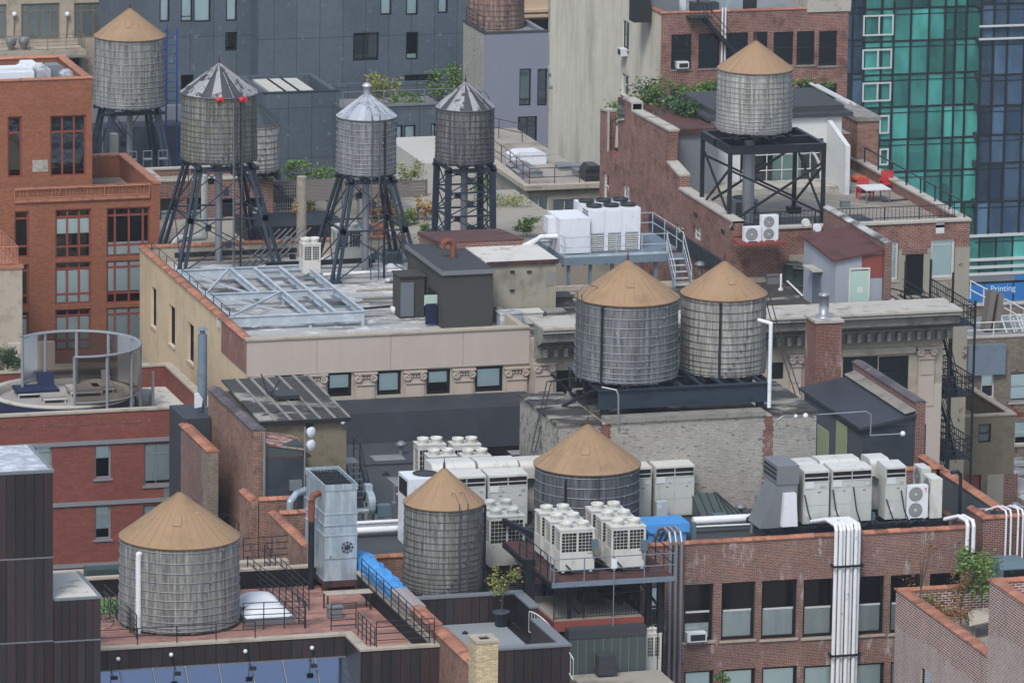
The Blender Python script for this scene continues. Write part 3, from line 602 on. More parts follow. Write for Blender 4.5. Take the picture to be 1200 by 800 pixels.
def side_fan(label, x, y, z, w=.92, d=.34, h=1.36, fans=2, facing='F', group=None, mark=False, mat='unit_white', name='split_condenser'):
    t = thing(name, label, 'air conditioner', (x+w/2, y+d/2, z), group); mb = MB()
    if facing == 'F':
        mb.box(x, x+w, y, y+d, z+.05, z+h); mb.box(x+.1, x+.2, y, y+d, z, z+.049); mb.box(x+w-.2, x+w-.1, y, y+d, z, z+.049)
    else:
        mb.box(x, x+d, y, y+w, z+.05, z+h); mb.box(x, x+d, y+.1, y+.2, z, z+.049); mb.box(x, x+d, y+w-.2, y+w-.1, z, z+.049)
    mb.build('casing', mat, t); r = min(w*.37, h/fans*.44)
    for i in range(fans):
        cz = z+.06+(h-.08)*(i+.5)/fans; mb = MB(); g = MB()
        def ring(m_, r0, r1, o, mm=0):
            for k in range(24):
                a, b = 2*math.pi*k/24, 2*math.pi*(k+1)/24; q = []
                for rr, an in ((r0, a), (r0, b), (r1, b), (r1, a)):
                    u, v = rr*math.cos(an), rr*math.sin(an)
                    q.append((x+w*.42+u, y-o, cz+v) if facing == 'F' else (x-o, y+w*.5+u, cz+v))
                m_.quad(*q, mm)
        ring(mb, .001, r*.97, .004); mb.build('fan', 'metal_grey' if facing == 'F' else 'metal_grey', t)
        for rr in (.2, .35, .5, .65, .8, 1): ring(g, r*(rr-.035), r*rr, .014)
        ring(g, .001, r*.18, .016); g.build('fan_guard', 'unit', t)
    if mark:                                                      # small red round emblem with its two grey letters
        mb = MB(); cx, cz = x+w*.88, z+h*.9
        mb.add([(cx+.05*math.cos(k*math.pi/8), y-.006, cz+.05*math.sin(k*math.pi/8)) for k in range(16)], [tuple(range(16))]); mb.build('emblem', 'red_plastic', t)
        mb = MB(); L = x+w*.83; q = cz-.1
        mb.box(L, L+.014, y-.006, y-.001, q-.06, q); mb.box(L+.014, L+.045, y-.006, y-.001, q-.06, q-.046)
        G0 = L+.06; mb.box(G0, G0+.014, y-.006, y-.001, q-.06, q); mb.box(G0+.014, G0+.05, y-.006, y-.001, q-.014, q); mb.box(G0+.014, G0+.05, y-.006, y-.001, q-.06, q-.046); mb.box(G0+.036, G0+.05, y-.006, y-.001, q-.046, q-.026); mb.build('lettering', 'metal_grey', t)
    return t
def round_cond(label, x, y, z, r=.42, h=.85, mat='dgreen', group='green round condensers'):
    t = thing('round_condenser', label, 'air conditioner', (x, y, z), group)
    pr = []; mb = MB().lathe(x, y, [(r, z+.06), (r, z+h), (r*1.05, z+h), (r*1.05, z+h+.05), (r*.85, z+h+.09), (r*.8, z+h+.02)], 20); mb.box(x-r*.7, x+r*.7, y-r*.7, y+r*.7, z, z+.059); mb.build('casing', mat, t)
    mb = MB()
    for i in range(9): zz = z+.1+(h-.15)*i/9; mb.lathe(x, y, [(r+.002, zz), (r+.016, zz+.01), (r+.002, zz+.02)], 20)
    mb.build('guard_wires', 'fan_dark', t)
    MB().lathe(x, y, [(r*.8, z+h+.03), (0, z+h+.05)], 20).build('fan', 'fan_dark', t)
    return t
def win_ac(x, y, z, label, w=.66, group='window air conditioners'):
    t = thing('window_air_conditioner', label, 'air conditioner', (x+w/2, y, z), group)
    MB().box(x, x+w, y-.38, y+.1, z, z+.44).build('casing', 'unit_white', t)
    MB().box(x+.16, x+w-.06, y-.386, y-.381, z+.06, z+.36).build('grille', 'fan_dark', t)
    mb = MB(); mb.beam((x+.1, y-.3, z-.005), (x+.1, y, z-.3), .04); mb.beam((x+w-.1, y-.3, z-.005), (x+w-.1, y, z-.3), .04); mb.build('bracket', 'metal_grey', t)
    return t
# ---------------------------------------------------------------- plants
def leaves(c, rad, n, size=.09, seed=0, clumps=9, flat=.6):
    rng = random.Random(seed); mb = MB(); cs = []
    for _ in range(clumps):
        a = rng.uniform(0, 6.28); r = rng.random()**.5; cs.append((c[0]+rad[0]*r*.75*math.cos(a), c[1]+rad[1]*r*.75*math.sin(a), c[2]+rad[2]*rng.uniform(-.75, .75), rng.uniform(.25, .5)))
    for i in range(n):
        q = cs[i % clumps]; p = Vector((q[0]+rng.gauss(0, .5)*rad[0]*q[3], q[1]+rng.gauss(0, .5)*rad[1]*q[3], q[2]+rng.gauss(0, .5)*rad[2]*q[3]))
        u = Vector((rng.gauss(0, 1), rng.gauss(0, 1), rng.gauss(0, .5))).normalized(); v = u.cross(Vector((rng.gauss(0, 1), rng.gauss(0, 1), rng.gauss(0, 1)))).normalized(); s = size*rng.uniform(.6, 1.4)
        mb.add([p-u*s, p+v*s*.45, p+u*s, p-v*s*.45], [(0, 1, 2, 3)])
    return mb, cs
def plant(name, label, cat, c, rad, n, mat='leaf', size=.09, seed=0, stem=.0, clumps=9, pot=None, group=None):
    """c: centre of the foliage; stem: height of bare stem below it"""
    zb = c[2]-rad[2]*.8-stem; t = thing(name, label, cat, (c[0], c[1], zb), group)
    mb, cs = leaves(c, rad, n, size, seed, clumps); mb.build('foliage', mat, t)
    mb = MB(); k = .02+.02*rad[2]
    if stem > .3: mb.tube((c[0], c[1], zb), (c[0], c[1], c[2]-rad[2]*.3), k, 6, k*.6)
    for q in cs[:6]: mb.tube((c[0], c[1], zb+stem*.9), q[:3], k*.5, 5, k*.2)
    mb.build('trunk' if stem > .6 else 'stems', 'bark', t)
    return t
def text_obj(par, body, p, size, mat, name='lettering', depth=.01):
    cu = bpy.data.curves.new(name, 'FONT'); cu.body = body; cu.size = size; cu.extrude = depth
    tmp = bpy.data.objects.new('tmp', cu); COL.objects.link(tmp); dg = bpy.context.evaluated_depsgraph_get(); me = bpy.data.meshes.new_from_object(tmp.evaluated_get(dg)); bpy.data.objects.remove(tmp)
    for v in me.vertices: x, y, z = v.co; v.co = (x, -z, y)
    me.materials.clear(); me.materials.append(M[mat]); o = bpy.data.objects.new(name, me); COL.objects.link(o); o.parent = par; o.location = Vector(p)-LOC[par.name]; return o
def board_run(mb, x0, x1, y0, y1, z, w=.14, gap=.01, ax='x', th=.03):
    n = int(((y1-y0) if ax == 'x' else (x1-x0))/w)
    for i in range(n):
        if ax == 'x': mb.box(x0, x1, y0+i*w, y0+(i+1)*w-gap, z, z+th)
        else: mb.box(x0+i*w, x0+(i+1)*w-gap, y0, y1, z, z+th)
    return mb
def clad(mb, plane, pos, a0, a1, b0, b1, w=.42, th=.04):
    """standing-seam panels, each its own piece, proud of the wall behind"""
    n = max(1, round((a1-a0)/w)); s = (a1-a0)/n
    for i in range(n): tbox(mb, plane, pos, a0+i*s+.012, a0+(i+1)*s-.012, -th, -.002, b0, b1)
    return mb
# ================================================================ FRONT ROW
# ---- ground
g = MB(); g.quad((-1500, -200, 0), (2200, -200, 0), (2200, 3500, 0), (-1500, 3500, 0)); struct(g.build('ground', 'ground'))
# ---- dark clad stair tower, lower left
YA = 258.; xa = FY(62, 600, YA).x; za = FY(62, 550, YA).z; xa2 = FY(118, 720, YA).x; za2 = FY(118, 698, YA).z; xa0 = FY(-70, 600, YA).x
dA = G(35, 520, za).y
t = thing('clad_stair_tower', 'dark brown metal clad tower with silver roof filling the lower left corner', 'building', (xa-3, YA+3, 0))
mb = MB(); mb.box(xa0, xa-.001, YA, dA, 0, za-.12); mb.box(xa, xa2, YA+.001, YA+4.4, 0, za2-.1); mb.build('wall', 'cladding_gap', t)
s1 = FY(30, 654, YA).z; s2 = FY(30, 752, YA).z; mb = MB()
for b0, b1 in ((s1+.03, za-.14), (s2+.03, s1-.03), (40, s2-.03)): clad(mb, 'Y', YA, xa0, xa-.0, b0, b1, .41)
s3 = FY(90, 750, YA).z
for b0, b1 in ((s3+.03, za2-.12), (40, s3-.03)): clad(mb, 'Y', YA, xa+.03, xa2, b0, b1, .36)
mb.build('panels', 'cladding', t)
mb = MB(); mb.box(xa0, xa+.05, YA-.07, YA+.1, za-.119, za); mb.box(xa-.1, xa+.05, YA+.101, dA, za-.119, za); mb.box(xa+.06, xa2+.05, YA-.07, YA+.1, za2-.099, za2); mb.box(xa2-.1, xa2+.05, YA+.101, YA+4.4, za2-.099, za2)
for zz in (s1, s2): mb.box(xa0, xa, YA-.055, YA, zz-.03, zz+.03)
mb.box(xa+.03, xa2, YA-.055, YA, s3-.03, s3+.03); mb.build('edge_trim', 'metal_grey', t)
MB().box(xa0, xa-.1, YA+.1, dA, za-.119, za-.03).build('roof', 'membrane_silver', t)
MB().box(xa, xa2-.1, YA+.1, YA+4.4, za2-.099, za2-.02).build('lower_roof', 'roof_white', t)
# ---- clad penthouse with the timber deck
zc = 62.4; Y1 = G(300, 748, zc).y; Y2 = G(470, 757, zc).y; XL = FY(100, 757, Y1).x; XJ = G(408, 744, zc).x; XR = FY(515, 753, Y2).x
YB = G(230, 668, zc).y; zd = 61.55
t = thing('clad_penthouse', 'brown clad penthouse with timber roof deck and blue skylight glazing under the big water tank', 'building', ((XL+XR)/2, Y1+6, 0))
zlo = FY(118, 785, Y1).z
mb = MB(); mb.box(XL, XJ, Y1+.02, YB, 0, zd-.08); mb.box(XJ+.001, XR, Y2+.02, YB, 0, zd-.081)
mb.box(XL, XJ, Y1+.021, Y1+.3, zd-.08, zc-.1); mb.box(XJ, XR, Y2+.021, Y2+.3, zd-.08, zc-.1); mb.box(XJ, XJ+.3, Y2+.301, Y1+.3, zd-.08, zc-.1); mb.box(XR-.25, XR, Y2+.301, YB, zd-.08, zc-.1); mb.box(XL, XR-.26, YB-.3, YB, zd-.08, zc-.1); mb.build('wall', 'cladding_gap', t)
mb = MB(); clad(mb, 'Y', Y1, XL, XJ-.05, zlo, zc-.14, .5); clad(mb, 'Y', Y2, XJ, XR, 40, zc-.14, .44)
for i in range(8):
    y0 = Y2+(Y1-Y2)*i/8; mb.box(XJ-.04, XJ-.002, y0+.01, y0+(Y1-Y2)/8-.01, 40, zc-.14)
mb.build('panels', 'cladding', t)
mb = MB()
for a, b, c, d in ((XL, XJ+.34, Y1-.1, Y1+.36), (XJ-.1, XR+.05, Y2-.1, Y2+.34), (XL, XR-.3, YB-.34, YB+.05), (XR-.3, XR+.05, Y2+.345, YB+.05)): mb.box(a, b, c, d, zc-.1, zc)
mb.box(XJ-.1, XJ+.34, Y2+.345, Y1-.105, zc-.1, zc); mb.build('coping', 'limestone', t)
mb = MB(); board_run(mb, XL, XJ, Y1+.32, YB-.35, zd-.07, .3, .02); board_run(mb, XJ+.001, XR-.28, Y2+.32, YB-.35, zd-.069, .3, .02); mb.build('deck_boards', 'deck', t)
# sloping skylight below the coping
xs = [FY(px, 790, Y1).x for px in (60, 102, 140, 178, 216, 255, 293, 330, 368, 406)]
for i in range(9):
    mb = MB(); a, b = xs[i]+.05, xs[i+1]-.05; yb, zb_ = Y1-.12, zlo-.02; yf, zf = Y1-2.2, zlo-2.1
    mb.add([(a, yb, zb_), (b, yb, zb_), (b, yf, zf), (a, yf, zf), (a, yb, zb_-.04), (b, yb, zb_-.04), (b, yf, zf-.04), (a, yf, zf-.04)], [(3, 2, 1, 0), (4, 5, 6, 7), (0, 1, 5, 4), (1, 2, 6, 5), (2, 3, 7, 6), (3, 0, 4, 7)]); mb.build('skylight_pane', 'glass_sky', t)
mb = MB()
for x in xs: mb.beam((x, Y1-.1, zlo+.0), (x, Y1-2.2, zlo-2.08), .06, .06)
mb.box(xs[0], XJ, Y1-.14, Y1-.045, zlo-.06, zlo-.001); mb.build('skylight_frame', 'metal_grey', t)
MB().box(xs[0], XJ-.06, Y1-2.3, Y1-.5, zlo-3.2, zlo-3.1).build('skylight_soffit', 'roof_white', t)
for i, (px, py) in enumerate(((148, 770), (210, 765), (297, 761), (375, 757))):
    p = FY(px-11, py, Y1); l = thing('wall_lamp', 'small white ball lamp on the brown cladding, '+['leftmost of four', 'second of four from the left', 'third of four from the left', 'rightmost of four, by the corner'][i], 'lamp', (p.x, p.y-.1, p.z), 'ball lamps on the cladding')
    MB().tube((p.x, p.y-.04, p.z), (p.x, p.y-.2, p.z), .04, 8).build('bracket', 'metal_grey', l); MB().ball((p.x, p.y-.25, p.z), .1).build('globe', 'unit_white', l)
for i, (px, py) in enumerate(((128, 793), (202, 788), (290, 782), (361, 779))):
    q = FY(px+2, py-7, Y1); l = thing('arm_floodlight', 'small black floodlight on an arm over the blue skylight, '+['leftmost', 'second from left', 'third from left', 'rightmost'][i], 'floodlight', (q.x, q.y-.1, q.z), 'floodlights over the skylight')
    MB().tube((q.x, q.y-.04, q.z+.1), (q.x-.06, q.y-.75, q.z-.05), .018, 6).build('arm', 'steel_black', l); MB().box(q.x-.2, q.x+.1, q.y-.95, q.y-.75, q.z-.14, q.z).build('lamp_head', 'fan_dark', l)
# deck railings
D = lambda px, py, z=zc: G(px, py, z)
zr = zd-.04
railing('black railing along the front coping below the big tank', [Vector((XL+.6, Y1+.15, zc)), Vector((FY(300, 740, Y1).x, Y1+.15, zc))], .75, (.4, .75), 1.6)
a = G(148, 757, zr+.02); railing('short black railing sloping past the left of the big tank', [G(160, 748, zr), G(122, 712, zr)], 1.1, (.2, .4, .6, .8, 1.1), 1.2)
railing('black railing round the white domes right of the big tank', [G(285, 738, zr), G(357, 735, zr)], 1.25, (.2, .45, .7, .95, 1.25), .9)
railing('long black railing running back beside the white domes', [G(358, 736, zr), G(290, 668+14, zr)], 1.25, (.2, .45, .7, .95, 1.25), 1.0)
railing('black railing by the small step in front of the metal duct tower', [G(388, 738, zr), G(417, 736, zr)], 1.2, (.2, .45, .7, .95, 1.2), .9)
railing('tall black railing along the front corner of the deck', [Vector((XJ+.7, Y2+.15, zc)), Vector((XR-.2, Y2+.15, zc))], 1.15, (.3, .6, .9, 1.15), 2.2)
railing('black railing running back along the right edge of the deck', [Vector((XR-.35, Y2+.4, zc-.3)), Vector((XR-.35, YB-3, zc-.3))], 1.2, (.2, .45, .7, .95, 1.2), 1.3)
railing('short black railing on the deck corner jog', [Vector((XJ+.7, Y2+.4, zc-.3)), Vector((XJ+.7, Y1+.6, zc-.3))], 1.1, (.3, .6, .85, 1.1), .8)
railing('black railing on the far side of the deck by the brick wall', [G(285, 660, zr), G(352, 655, zr)], 1.2, (.3, .6, .9, 1.2), 1.5)
railing('black railing left of the duct tower running back', [G(362, 715, zr), G(310, 668, zr)], 1.25, (.2, .45, .7, .95, 1.25), 1.0)
# domed skylights
for i, (px, py, w) in enumerate(((302, 712, 1.3), (312, 726, 1.5))):
    p = G(px, py, zd); l = thing('domed_skylight', ['smaller white domed skylight behind, right of the big tank', 'larger white domed skylight in front, right of the big tank'][i], 'skylight', p, 'domed skylights on the deck')
    MB().box(p.x-w*.75, p.x+w*.75, p.y-.75, p.y+.75, zd-.03, zd+.3).build('curb', 'metal_grey', l)
    mb = MB(); n = 10; vs = []
    for j in range(n+1):
        for k in range(n+1):
            u, v = -1+2*j/n, -1+2*k/n; vs.append((p.x+u*w*.72, p.y+v*.72, zd+.3+.42*(1-u**4)*(1-v**4)))
    mb.add(vs, [(j*(n+1)+k, (j+1)*(n+1)+k, (j+1)*(n+1)+k+1, j*(n+1)+k+1) for j in range(n) for k in range(n)], 0, True); mb.build('dome', 'unit_white', l)
# grey bench table on the deck and green turf patch
p = G(412, 712, zd); l = thing('deck_bench', 'weathered grey bench table in front of the duct tower', 'bench', p)
mb = MB(); board_run(mb, p.x-1.3, p.x+.9, p.y-.4, p.y+.5, zd+.75, .15, .01); mb.build('top', 'limestone', l)
for sx in (-1.2, .8):
    for sy in (-.3, .4): MB().box(p.x+sx-.03, p.x+sx+.03, p.y+sy-.03, p.y+sy+.03, zd-.03, zd+.749).build('leg', 'steel_black', l)
p = G(133, 712, zd); tag(MB().box(p.x-1.2, p.x+2, p.y-1, p.y+1.5, zd-.035, zd+.04).build('turf_mat', 'turf'), 'bright green artificial turf mat left of the big tank', 'mat')
p = G(128, 742, zd); l = thing('cable_reel', 'black coil of hoses and tubing left of the big tank', 'hose coil', p)
mb = MB(); rg = random.Random(3)
for k in range(16):
    c = Vector((p.x+rg.uniform(-.5, .5), p.y+.4+rg.uniform(-.5, 1.8), zd+.6+rg.uniform(-.3, .5))); r = rg.uniform(.2, .42); ax = rg.uniform(0, 3)
    mb.path([c+Vector((r*math.cos(q)*math.cos(ax), r*math.cos(q)*math.sin(ax), r*math.sin(q))) for q in [j*.7 for j in range(8)]], .02, 5)
mb.build('hose_coil', 'fan_dark', l)
# tarp over the ledge, left
p = G(124, 668, 62.2); tag(MB().prism([(p.y-.3, 61.4), (p.y+.5, 61.4), (p.y+.45, 62.35), (p.y+.1, 62.42), (p.y-.2, 62.3)], 'x', p.x-.95, p.x+1.7).build('tarp_cover', 'tarp_green'), 'dark green tarp cover hanging over the ledge behind the big tank', 'tarp')
mb = MB(); a = G(60, 676, 61.8); b = G(345, 664, 61.8)
tag(MB().box(a.x-1, b.x, a.y+.4, a.y+1.0, 50, 61.85).build('ledge_wall', 'limestone'), 'pale stone ledge wall running behind the big tank', 'wall')
# ---- the party wall with tiles, blue tarp and grey flashing
zw = 62.75; XW = G(485, 717, zw).x; yf, yb = G(545, 778, zw).y-1.2, G(420, 652, zw).y; tw = .62
t = thing('party_wall', 'brick party wall with orange tile coping right of the timber deck', 'wall', (XW, yf, 0))
MB().box(XW, XW+tw, yf, yb, 0, zw).build('masonry', 'brick_mottle', t)
y1, y2 = G(511, 736, zw).y, G(455, 688, zw).y; y3 = G(486, 713, zw).y
mb = MB(); n = 0; y = yf
while y < y3-.3:
    if not (y1-.5 < y < y1+.2): mb.prism([(XW-.07, zw), (XW+tw+.07, zw), (XW+tw+.07, zw+.05), (XW+tw/2+.08, zw+.16), (XW+tw/2-.08, zw+.16), (XW-.07, zw+.05)], 'y', y, y+.4)
    y += .42
mb.build('coping', 'tile', t)
MB().prism([(XW-.09, zw-.3), (XW+tw+.09, zw-.3), (XW+tw+.09, zw+.12), (XW+tw/2, zw+.2), (XW-.09, zw+.12)], 'y', y3, G(462, 693, zw).y).build('flashing', 'membrane_grey', t)
mb = MB(); rg = random.Random(5); ya = G(462, 693, zw).y+.02; n = 26; prof = [(-.12, -.55), (-.14, -.1), (-.1, .12), (.12, .26), (.38, .27), (tw+.1, .14), (tw+.14, -.5)]; vs = []
for i in range(n+1):
    yy = ya+(yb-ya)*i/n; 
    for a, b in prof: vs.append((XW+a+rg.uniform(-.09, .09), yy+rg.uniform(-.06, .06), zw+b+rg.uniform(-.09, .09)-(rg.uniform(0, .35) if b < -.3 else 0)))
k = len(prof); mb.add(vs, [(i*k+j, (i+1)*k+j, (i+1)*k+j+1, i*k+j+1) for i in range(n) for j in range(k-1)]+[tuple(range(k))])
tag(mb.build('blue_tarp', 'tarp_blue'), 'bright blue tarp wrapped over the back of the party wall', 'tarp')
# cream brick chimney
Yc = yf-.35; p = FY(558, 751, Yc); q = FY(584, 750, Yc); w = q.x-p.x; dp = .95; zt = p.z
t = thing('brick_chimney', 'cream brick chimney with square flue at the bottom edge', 'chimney', ((p.x+q.x)/2, Yc+.5, 0))
MB().box(p.x, q.x, Yc, Yc+dp+.2, 0, zt-.12).build('stack', 'brick_cream', t)
mb = MB(); a0, a1, b0, b1 = p.x-.04, q.x+.04, Yc-.04, Yc+dp+.24
mb.box(a0, a1, b0, b0+.3, zt-.119, zt); mb.box(a0, a1, b1-.3, b1, zt-.119, zt); mb.box(a0, a0+.3, b0+.301, b1-.301, zt-.119, zt); mb.box(a1-.3, a1, b0+.301, b1-.301, zt-.119, zt); mb.build('cap', 'limestone', t)
MB().box(a0+.3, a1-.3, b0+.3, b1-.3, zt-.118, zt-.08).build('flue_opening', 'black', t)
# ---- clad roof terrace, middle bottom
zt = 61.8; zf = 60.45; Yf = G(625, 757, zt).y; Xr = G(668, 754, zt).x; Yk = G(540, 695, zt).y; Xl = XW+tw+.06; Xm = G(610, 700, zt).x
t = thing('clad_terrace_building', 'purple brown clad building with grey roof terrace and slate coping', 'building', ((Xl+Xr)/2, Yf+4, 0))
mb = MB(); mb.box(Xl, Xr, Yf+.04, Yk, 0, zf-.05); mb.box(Xl, Xr, Yf+.04, Yf+.4, zf-.05, zt-.09); mb.box(Xl, Xm+.4, Yk-.3, Yk, zf-.05, zt-.09)
yp = G(626, 724, zt).y; yq = G(621, 710, zt).y; mb.box(Xr-.4, Xr, Yf+.401, yp, zf-.05, zt-.09); mb.box(Xm, Xm+.4, yq, Yk-.301, zf-.05, zt-.09); mb.build('wall', 'cladding_gap', t)
mb = MB(); clad(mb, 'Y', Yf+.04, Xl, Xr, 40, zt-.1, .42); clad(mb, 'Y', Yk-.3, Xl, Xm+.4, zf+.03, zt-.1, .42); clad(mb, 'Y', yq, Xm, Xm+.4, zf+.03, zt-.1, .4); mb.build('panels', 'cladding', t)
mb = MB(); clad(mb, 'X', Xr-.4, Yf+.45, yp, zf+.03, zt-.1, .4); mb.build('inner_panels', 'cladding', t)
mb = MB(); mb.box(Xl, Xr+.05, Yf-.06, Yf+.46, zt-.089, zt); mb.box(Xl, Xm+.45, Yk-.4, Yk+.05, zt-.089, zt); mb.box(Xr-.47, Xr+.05, Yf+.465, yp+.04, zt-.089, zt); mb.box(Xm-.06, Xm+.45, yq-.05, Yk-.405, zt-.089, zt); mb.build('coping', 'metal_grey', t)
MB().box(Xl+.01, Xr-.5, Yf+.41, Yk-.35, zf-.04, zf).build('terrace_floor', 'terrace_grey', t)
# potted tree
p = G(587, 733, zf); l = thing('potted_tree', 'slim potted tree in a blue grey tub on the grey terrace', 'potted plant', p)
MB().lathe(p.x, p.y, [(0, zf+.01), (.27, zf+.01), (.36, zf+.62), (.41, zf+.62), (.41, zf+.7), (.34, zf+.7), (.33, zf+.6), (0, zf+.6)], 20).build('pot', 'pot', l)
c = FY(591, 679, p.y); fm, cs = leaves((c.x, p.y, c.z), (.72, .6, .75), 520, .075, 11, 11); fm.build('foliage', 'leaf_olive', l)
mb = MB(); mb.tube((p.x, p.y, zf+.6), (c.x, p.y, c.z-.3), .035, 6, .02)
for q in cs: mb.tube((c.x, p.y, c.z-.55), q[:3], .015, 5, .006)
mb.build('trunk', 'bark', l)
# curved white stair rail
ctr = G(640, 770, zf); pts = []
for i in range(17):
    f = i/16; px = 620+f*52+(0 if f < .6 else 0); py = 716+(f**1.6)*56; 
    v = G(px, py, zt+.25-f*.7); pts.append(v)
t = thing('curved_stair_rail', 'curved white stair handrail right of the clad terrace', 'handrail', pts[-1]-Vector((0, 0, 1.1)))
mb = MB(); mb.path(pts, .03, 6); mb.path([v-Vector((0, 0, .95)) for v in pts], .025, 6); mb.build('rail', 'white_paint', t)
mb = MB()
for v in pts: mb.tube(v, v-Vector((0, 0, .95)), .014, 5)
mb.build('balusters', 'white_paint', t)
# ---- steel stage with condensers
Ys = 272.; zs = FY(648, 683, Ys).z; x0 = FY(648, 683, Ys).x; x1 = FY(790, 676, Ys).x; ys1 = Ys+8.2
t = thing('steel_platform', 'raised steel equipment platform carrying the beige condensers', 'platform', ((x0+x1)/2, Ys+3, 50))
MB().box(x0, x1, Ys+.05, ys1, zs-.06, zs-.02).build('grating', 'steel_rust', t)
mb = MB(); mb.box(x0-.05, x1+.05, Ys-.06, Ys+.04, zs-.22, zs); mb.build('front_beam', 'steel_grey', t)
mb = MB(); mb.box(x0-.08, x0+.04, Ys+.05, ys1, zs-.3, zs-.07); mb.box(x1-.04, x1+.08, Ys+.05, ys1, zs-.3, zs-.07)
for i in range(6): yy = Ys+1+i*1.3; mb.box(x0+.05, x1-.05, yy-.07, yy+.07, zs-.28, zs-.065)
mb.build('joists', 'steel_black', t)
for px, w, yy in ((640, .26, Ys+5.5), (663, .16, Ys+.7), (756, .26, Ys+1.0), (678+5, .2, Ys+4), (723, .18, Ys+2.6), (770, .3, Ys+.7)):
    xx = FY(px+4, 700, yy).x; mb = MB(); mb.box(xx-w/2, xx-w/2+.03, yy-w/2, yy+w/2, 50, zs-.3); mb.box(xx+w/2-.03, xx+w/2, yy-w/2, yy+w/2, 50, zs-.3); mb.box(xx-w/2+.031, xx+w/2-.031, yy-.02, yy+.02, 50, zs-.3); mb.build('column', 'steel_black', t)
for a, b in (((x0+.2, Ys+.7, zs-.3), (x0+1.5, Ys+.7, zs-1.7)), ((x1-1.4, Ys+1, zs-.35), (x1-.3, Ys+1, zs-1.8)), ((x0+2.0, Ys+2.6, zs-.4), (x0+3.8, Ys+2.6, zs-2.6)), ((x0-.9, Ys+5.5, zs-1.5), (x0+.4, Ys+3.5, zs-.3))): MB().beam(a, b, .12).build('knee_brace', 'steel_black', t)
for (px, py) in ((612, 655), (625, 700)):
    pass
# left outrigger beams
l = thing('beam_frame', 'black steel outrigger frame left of the condenser platform', 'steel frame', (x0-1.3, Ys+7, 50)); mb = MB()
for px, py in ((590, 610), (601, 645), (612, 640)): p = FY(px, py, Ys+9); mb.beam(p, (p.x+3.1, Ys+1.5, p.z-.75), .2, .25)
mb.build('beams', 'steel_black', l); mb = MB(); q = FY(622, 690, Ys+3.2); mb.box(q.x-.25, q.x+.2, q.y, q.y+.4, 50, q.z+1.4); q = FY(640, 690, Ys+6); mb.box(q.x-.15, q.x+.15, q.y, q.y+.3, 50, q.z+1.4); mb.build('column', 'steel_black', l)
railing('grey guard rail along the front of the condenser platform', [Vector((x0+.05, Ys+.6, zs)), Vector((x0+.05, Ys, zs)), Vector((x1, Ys, zs))], 1.1, (.55, 1.1), 1.35, 'steel_grey', .025)
railing('black rail on the right end of the condenser platform', [Vector((x1, Ys+.3, zs)), Vector((x1, Ys+5.5, zs))], 1.1, (.55, 1.1), 1.2, 'steel_black', .025)
railing('dark rail on the left end of the condenser platform', [Vector((x0, Ys+.9, zs)), Vector((x0, Ys+5.5, zs))], 1.1, (.55, 1.1), 1.2, 'steel_black', .025)
k = 1.28
pos_ = ['front', 'middle', 'back']
for j, (px, n, side) in enumerate(((656, 3, 'left'), (716, 3, 'right'))):
    for i in range(n-1, -1, -1):
        yy = Ys+1.35+i*1.62; u = FY(px, 663, Ys+1.35)
        vrf_top('beige twin necked condenser, %s of three in the %s group on the platform' % (pos_[i], side), u.x, yy, zs+.1, 1.24*k*1.04, .77*k, 1.62*k*.95, 'twin fan condensers on the steel platform')
for i, (px, py) in enumerate(((694, 632), (752, 633))):
    p = FY(px, py, Ys+1.2); tag(MB().box(p.x, p.x+.3, p.y, p.y+.16, p.z-.5, p.z).tube((p.x+.1, p.y+.1, p.z-.9), (p.x+.1, p.y+.1, p.z-.5), .03, 6).build('switch_box', 'metal_teal'), ['small grey green electrical box between the two condenser groups', 'small grey green electrical box right of the right condenser group'][i], 'electrical box')
p = FY(716, 654, Ys-.02); l = thing('conduit', 'thin bent conduit with a white disconnect box on the platform rail', 'conduit', p); MB().box(p.x, p.x+.26, p.y-.1, p.y-.04, p.z-.45, p.z).build('box', 'unit_white', l); v = [Vector((p.x+.1, p.y-.08, p.z)), Vector((p.x+.1, p.y-.08, p.z+.9)), Vector((p.x+.25, p.y-.08, p.z+1.15)), Vector((p.x+.75, p.y-.08, p.z+1.2))]; MB().path(v, .02, 6).path([Vector((p.x+.13, p.y-.08, p.z-.45)), Vector((p.x+.13, p.y-.08, p.z-7))], .025, 6).build('pipe', 'pipe_steel', l)
# lower gallery under the platform
zg = FY(650, 727, Ys+.4).z; xg0 = FY(650, 727, Ys+.4).x; xg1 = FY(753, 722, Ys+.4).x
t = thing('lower_gallery', 'beige floored gallery with red oxide edge beam under the condenser platform', 'platform', (xg0+2, Ys+2, 50))
MB().box(xg0, xg1, Ys+.5, Ys+5, zg-.1, zg-.02).build('floor', 'roof_beige', t); MB().box(xg0-.05, xg1+.05, Ys+.32, Ys+.499, zg-.52, zg-.05).box(xg0-.05, xg0+.1, Ys+.5, Ys+5, zg-.5, zg-.1).build('edge_beam', 'red_oxide', t)
railing('black balustrade on the gallery under the condenser platform', [Vector((xg0, Ys+.55, zg-.02)), Vector((xg1, Ys+.55, zg-.02))], 1.15, (.1, 1.15), 1.25, 'steel_black', .025, bal=.14)
p = FY(693, 700, Ys+3.5); tag(MB().box(p.x-.5, p.x+.5, Ys+3, Ys+4.2, zg-.02, zg+1.1).lathe(p.x, Ys+3.6, [(.45, zg+1.1), (.42, zg+1.3), (0, zg+1.32)], 16).build('exhaust_fan', 'fan_dark'), 'dark exhaust fan housing on the gallery under the platform', 'fan')
